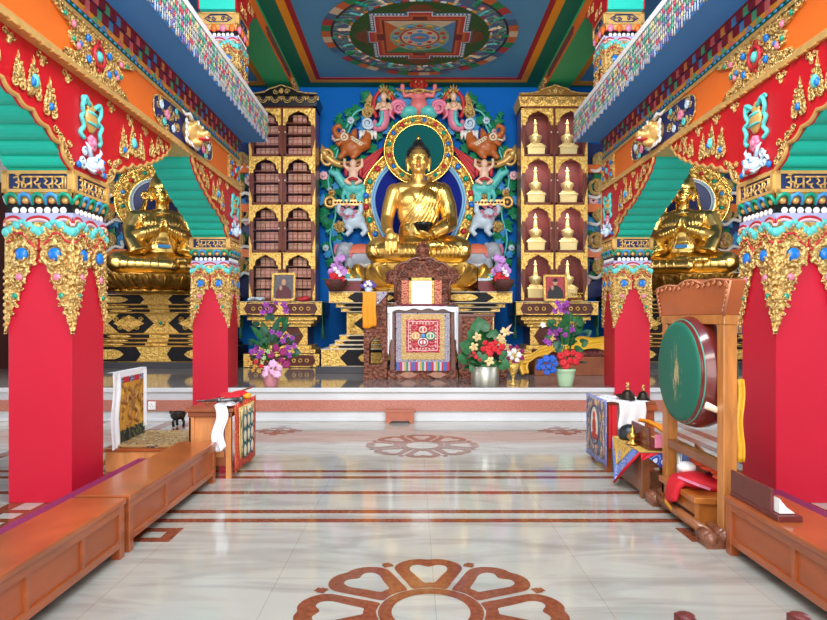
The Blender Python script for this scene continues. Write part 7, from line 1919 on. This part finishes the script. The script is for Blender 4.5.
m2 = nt.nodes.new('ShaderNodeMapping'); m2.inputs['Location'].default_value = (0, -dc[1]/.085+.0, -(dc[2]-.06)/.24); m2.inputs['Scale'].default_value = (0, 1/.085, 1/.24); nt.links.new(tc.outputs['Object'], m2.inputs['Vector'])
ln = nt.nodes.new('ShaderNodeVectorMath'); ln.operation = 'LENGTH'; nt.links.new(m2.outputs['Vector'], ln.inputs[0])
sb = nt.nodes.new('ShaderNodeMath'); sb.operation = 'MULTIPLY_ADD'; sb.inputs[1].default_value = -.16; sb.inputs[2].default_value = .16; nt.links.new(ln.outputs['Value'], sb.inputs[0])
ad = nt.nodes.new('ShaderNodeMath'); ad.operation = 'ADD'; nt.links.new(sb.outputs[0], ad.inputs[0]); nt.links.new(nz.outputs['Fac'], ad.inputs[1])
rp = nt.nodes.new('ShaderNodeValToRGB'); rp.color_ramp.elements[0].position = .56; rp.color_ramp.elements[1].position = .68; rp.color_ramp.elements[0].color = lin((14, 104, 84)); rp.color_ramp.elements[1].color = lin((190, 170, 120)); nt.links.new(ad.outputs[0], rp.inputs['Fac']); nt.links.new(rp.outputs['Color'], bs.inputs['Base Color'])
for sx, nm in ((0, 'drum_skin'), (.26, 'drum_skin')):
    m = MB(); m.M = Matrix.Translation((dc[0]+sx, dc[1], dc[2]-.045)) @ Matrix.Rotation(pi/2, 4, 'Y'); m.lathe([(0, -.012 if sx == 0 else .012), (R0-.03, -.010 if sx == 0 else .010), (R0+.002, 0), (R0+.006, .022 if sx == 0 else -.022)], 48); m.build(nm, GD, dr)
m = MB(); m.M = Matrix.Translation((dc[0]+.03, dc[1], dc[2]-.045)) @ Matrix.Rotation(pi/2, 4, 'Y'); m.tube([((R0+.016)*cos(2*pi*i/48), (R0+.016)*sin(2*pi*i/48), 0) for i in range(48)], .007, 6, closed=True); m.build('skin_rim', mat('rim_teal', (60, 150, 130), .4), dr)
zt_ = dc[2]-.045+R0+.06
m = MB(); m.M = at(dc[0]+.13, dc[1], zt_); m.lathe([(.05, -.005), (.045, .01), (.015, .025), (.01, .06)], 14); m.M = at(dc[0]+.13, dc[1], zt_+.08); m.ring(0, 0, .025, .007, 0, 14, 6); m.build('brass_hanger', mat('brass', (206, 164, 84), .28, 1), dr)
m = MB(); m.tube([P(705, 405, 4.20), P(710, 407, 4.19), P(721, 412, 4.20), P(726, 413, 4.22)], [.026, .024, .018, .016], 10); m.build('bone_peg', mat('bone_white', (236, 222, 196), .45), dr)
m = MB(); m.tube(smooth_path([(dc[0]+.2, dc[1]-.30, .80), (dc[0]+.18, dc[1]-.33, .66), (dc[0]+.22, dc[1]-.31, .55)], 4), .006, 6); m.build('black_cord', BLACK, dr)
ys_ = MB(); ys_.grid(lambda u, v: (2.075+.008*sin(v*9)+.045*u, 4.20-.012*sin(u*8), 1.10-.56*v), 10, 18)
o = ys_.build('yellow_ribbon', YS); s_ = o.modifiers.new('s', 'SOLIDIFY'); s_.thickness = .012; tag(o, 'yellow silk ribbon hanging behind the near post of the drum stand', 'ribbon')
# curved low table under the drum with cloths
ct = thing('curved_low_table', 'curved low wooden table under the drum with red cloth on it', 'table', (0, 0, 0))
CWD = wood('curved_table_wood', (184, 108, 44), .3, .25, (1, 1, 1), 5)
m = MB(); m.prism([(1.86, 4.36), (1.86, 5.0), (2.28, 5.0), (2.30, 4.7), (2.24, 4.5), (2.12, 4.38), (2.0, 4.34)], .205, .25, 'xy'); m.build('top', CWD, ct, bevel=.006)
m = MB(); m.box(1.88, 1.92, 4.94, 4.98, 0, .205); m.build('leg', CWD, ct); m = MB(); m.prism([(1.88, 4.40), (1.9, 4.38), (2.10, 4.41), (2.2, 4.5), (2.26, 4.7), (2.24, 4.7), (2.18, 4.52), (2.09, 4.44), (1.9, 4.42)], 0, .205, 'xy'); m.build('curved_panel', CWD, ct); m = MB(); m.box(1.88, 1.9, 4.4, 4.98, .12, .205); m.build('apron', CWD, ct)
RC = mat('bright_red_cloth', (200, 20, 36), .7)
m = MB()
for a in ((2.0, 4.66, .30, .13, .15, .06), (2.1, 4.56, .29, .12, .1, .05), (1.95, 4.78, .28, .09, .1, .04)): m.ell(a[:3], a[3:], 12, 8)
for k in range(5): m.tube(smooth_path([(1.98, 4.74-.035*k, .31), (1.87, 4.74-.035*k, .285), (1.838-.005*(k % 2), 4.735-.03*k, .2), (1.83, 4.74-.03*k, .105+.012*k)], 4), .03, 7)
o = organic(m, 'red_cloth', RC, voxel=.014); tag(o, 'bright red cloth falling over the front of the curved low table', 'cloth')
m = MB(); m.grid(lambda u, v: (1.80, 4.60+.13*u, .115-.035*v+.03*u), 6, 4); o = m.build('yellow_cloth_tip', YEL, o); 
m = MB(); m.ell((0, 0, 0), (.07, .07, .045), 14, 8); o = m.build('white_cushion', WHITE, loc=(1.98, 4.76, .37)); tag(o, 'small round white pad on the red cloth', 'pad')
m = MB(); m.box(-.05, .05, -.12, .12, 0, .018); o = m.build('pink_booklet', PINK, loc=(1.93, 4.53, .30), rz=.2); o.rotation_euler.y = radians(20); tag(o, 'pink booklet lying on the red cloth under the drum', 'booklet')
m = MB()
for a in ((2.16, 4.62, .30, .1, .2, .05), (2.2, 4.5, .29, .08, .12, .04)): m.ell(a[:3], a[3:], 12, 8)
o = organic(m, 'maroon_robe', mat('maroon_cloth', (120, 30, 56), .7), voxel=.016); tag(o, 'folded maroon robe on the curved low table behind the red cloth', 'cloth')
m = MB()
for k in range(6): m.ell((2.1+.03*(k % 2), 4.45+.09*k, .375+.01*(k % 3)), (.075, .06, .025), 10, 6)
o = organic(m, 'orange_shawl', mat('orange_cloth_red', (222, 84, 44), .7), voxel=.012); tag(o, 'orange shawl laid on the maroon robe under the drum rail', 'cloth')
# reading stand on the right bench
rs = thing('reading_stand', 'dark red wooden reading stand with white paper on the bench', 'book stand', (0, 0, .37))
m = MB(); m.box(1.925, 1.943, 3.54, 3.99, .03, .168); m.build('upright_board', MAR, rs, bevel=.004); m = MB(); m.box(1.92, 2.06, 3.46, 3.62, 0, .035); m.build('base', MAR, rs, bevel=.005); m = MB(); m.box(1.925, 1.943, 3.62, 3.99, .0, .03); m.build('foot_strip', MAR, rs)
m = MB(); m.prism([(1.945, .04), (2.035, .04), (1.985, .075), (1.945, .125)], 3.49, 3.85, 'xz'); m.build('white_paper', WHITE, rs)
# small stand near the camera, its two post tops just in frame
ns = thing('low_post_stand', 'low dark red wooden stand close to the camera, only its post tops in frame', 'stand', (0, 0, 0))
for x in (.815, 1.205): m = MB(); m.box(x-.029, x+.029, 2.09, 2.15, 0, .488); m.lathe([(.028, 0), (.034, .006), (.0, .012)], 10, (x, 2.12, .486)); m.build('post', MAR, ns, bevel=.008)
m = MB(); m.box(.83, 1.19, 2.105, 2.135, .36, .42); m.box(.83, 1.19, 2.105, 2.135, .1, .16); m.build('rail', MAR, ns)
for x in (.815, 1.205): m = MB(); m.box(x-.03, x+.03, 1.94, 2.30, 0, .04); m.build('foot', MAR, ns, bevel=.006)
# ------------------------------------------------------------------ camera and light
cam = bpy.data.cameras.new('camera'); co = bpy.data.objects.new('camera', cam); COL.objects.link(co)
co.location = (CX, 0, 1.5); co.rotation_euler = (pi/2, 0, 0)
cam.sensor_fit = 'HORIZONTAL'; cam.sensor_width = 36; cam.lens = FL/827*36; cam.shift_y = 10/827; cam.clip_start = .05
bpy.context.scene.camera = co
w = bpy.data.worlds.new('world'); bpy.context.scene.world = w; w.use_nodes = True
w.node_tree.nodes['Background'].inputs[0].default_value = (.86, .93, 1, 1); w.node_tree.nodes['Background'].inputs[1].default_value = .9
def area(name, loc, rot, sx, sy, pw, col=(1,1,1)):
    l = bpy.data.lights.new(name, 'AREA'); l.shape = 'RECTANGLE'; l.size = sx; l.size_y = sy; l.energy = pw; l.color = col
    o = bpy.data.objects.new(name, l); COL.objects.link(o); o.location = loc; o.rotation_euler = rot; return o
area('daylight_through_entrance', (0, -2.6, 2.4), (radians(90), 0, 0), 6.5, 4.4, 370, (1, .97, .93))
area('high_front_fill', (0, -2.4, 5.9), (radians(93), 0, 0), 9, 1.6, 600, (1, .98, .95))  # added fill for the ceiling and upper walls; the front wall has no window here
for sg, nm in ((-1, 'left'), (1, 'right')):
    for k, yy in enumerate((1.5, 5.0, 8.2)):
        area('aisle_side_fill', (sg*8.2, yy, 2.6), (radians(90), 0, sg*radians(90)), 2.4, 3.2, 60, (1, .98, .95))  # added unseen side fill; the side walls are solid, without window openings
area('nave_altar_fill', (0, 3.2, 6.5), (radians(58), 0, 0), 4.6, 1.4, 600, (1, .98, .95))  # added unseen light that brightens the central altar and back wall
for sg in (-1, 1): area('side_altar_fill', (sg*6.4, 8.6, 4.2), (radians(38), 0, sg*radians(12)), 2.0, 1.2, 210, (1, .95, .86))  # added light out of view that brightens the side altars; no lamp fitting exists
sc = bpy.context.scene
sc.view_settings.view_transform = 'Standard'; sc.view_settings.look = 'None'; sc.view_settings.exposure = 0; sc.view_settings.gamma = 1
sc.view_settings.use_curve_mapping = False
sc.cycles.max_bounces = 8; sc.cycles.diffuse_bounces = 4; sc.cycles.glossy_bounces = 4; sc.cycles.transparent_max_bounces = 12
sc.cycles.use_denoising = True; sc.cycles.sample_clamp_indirect = 6
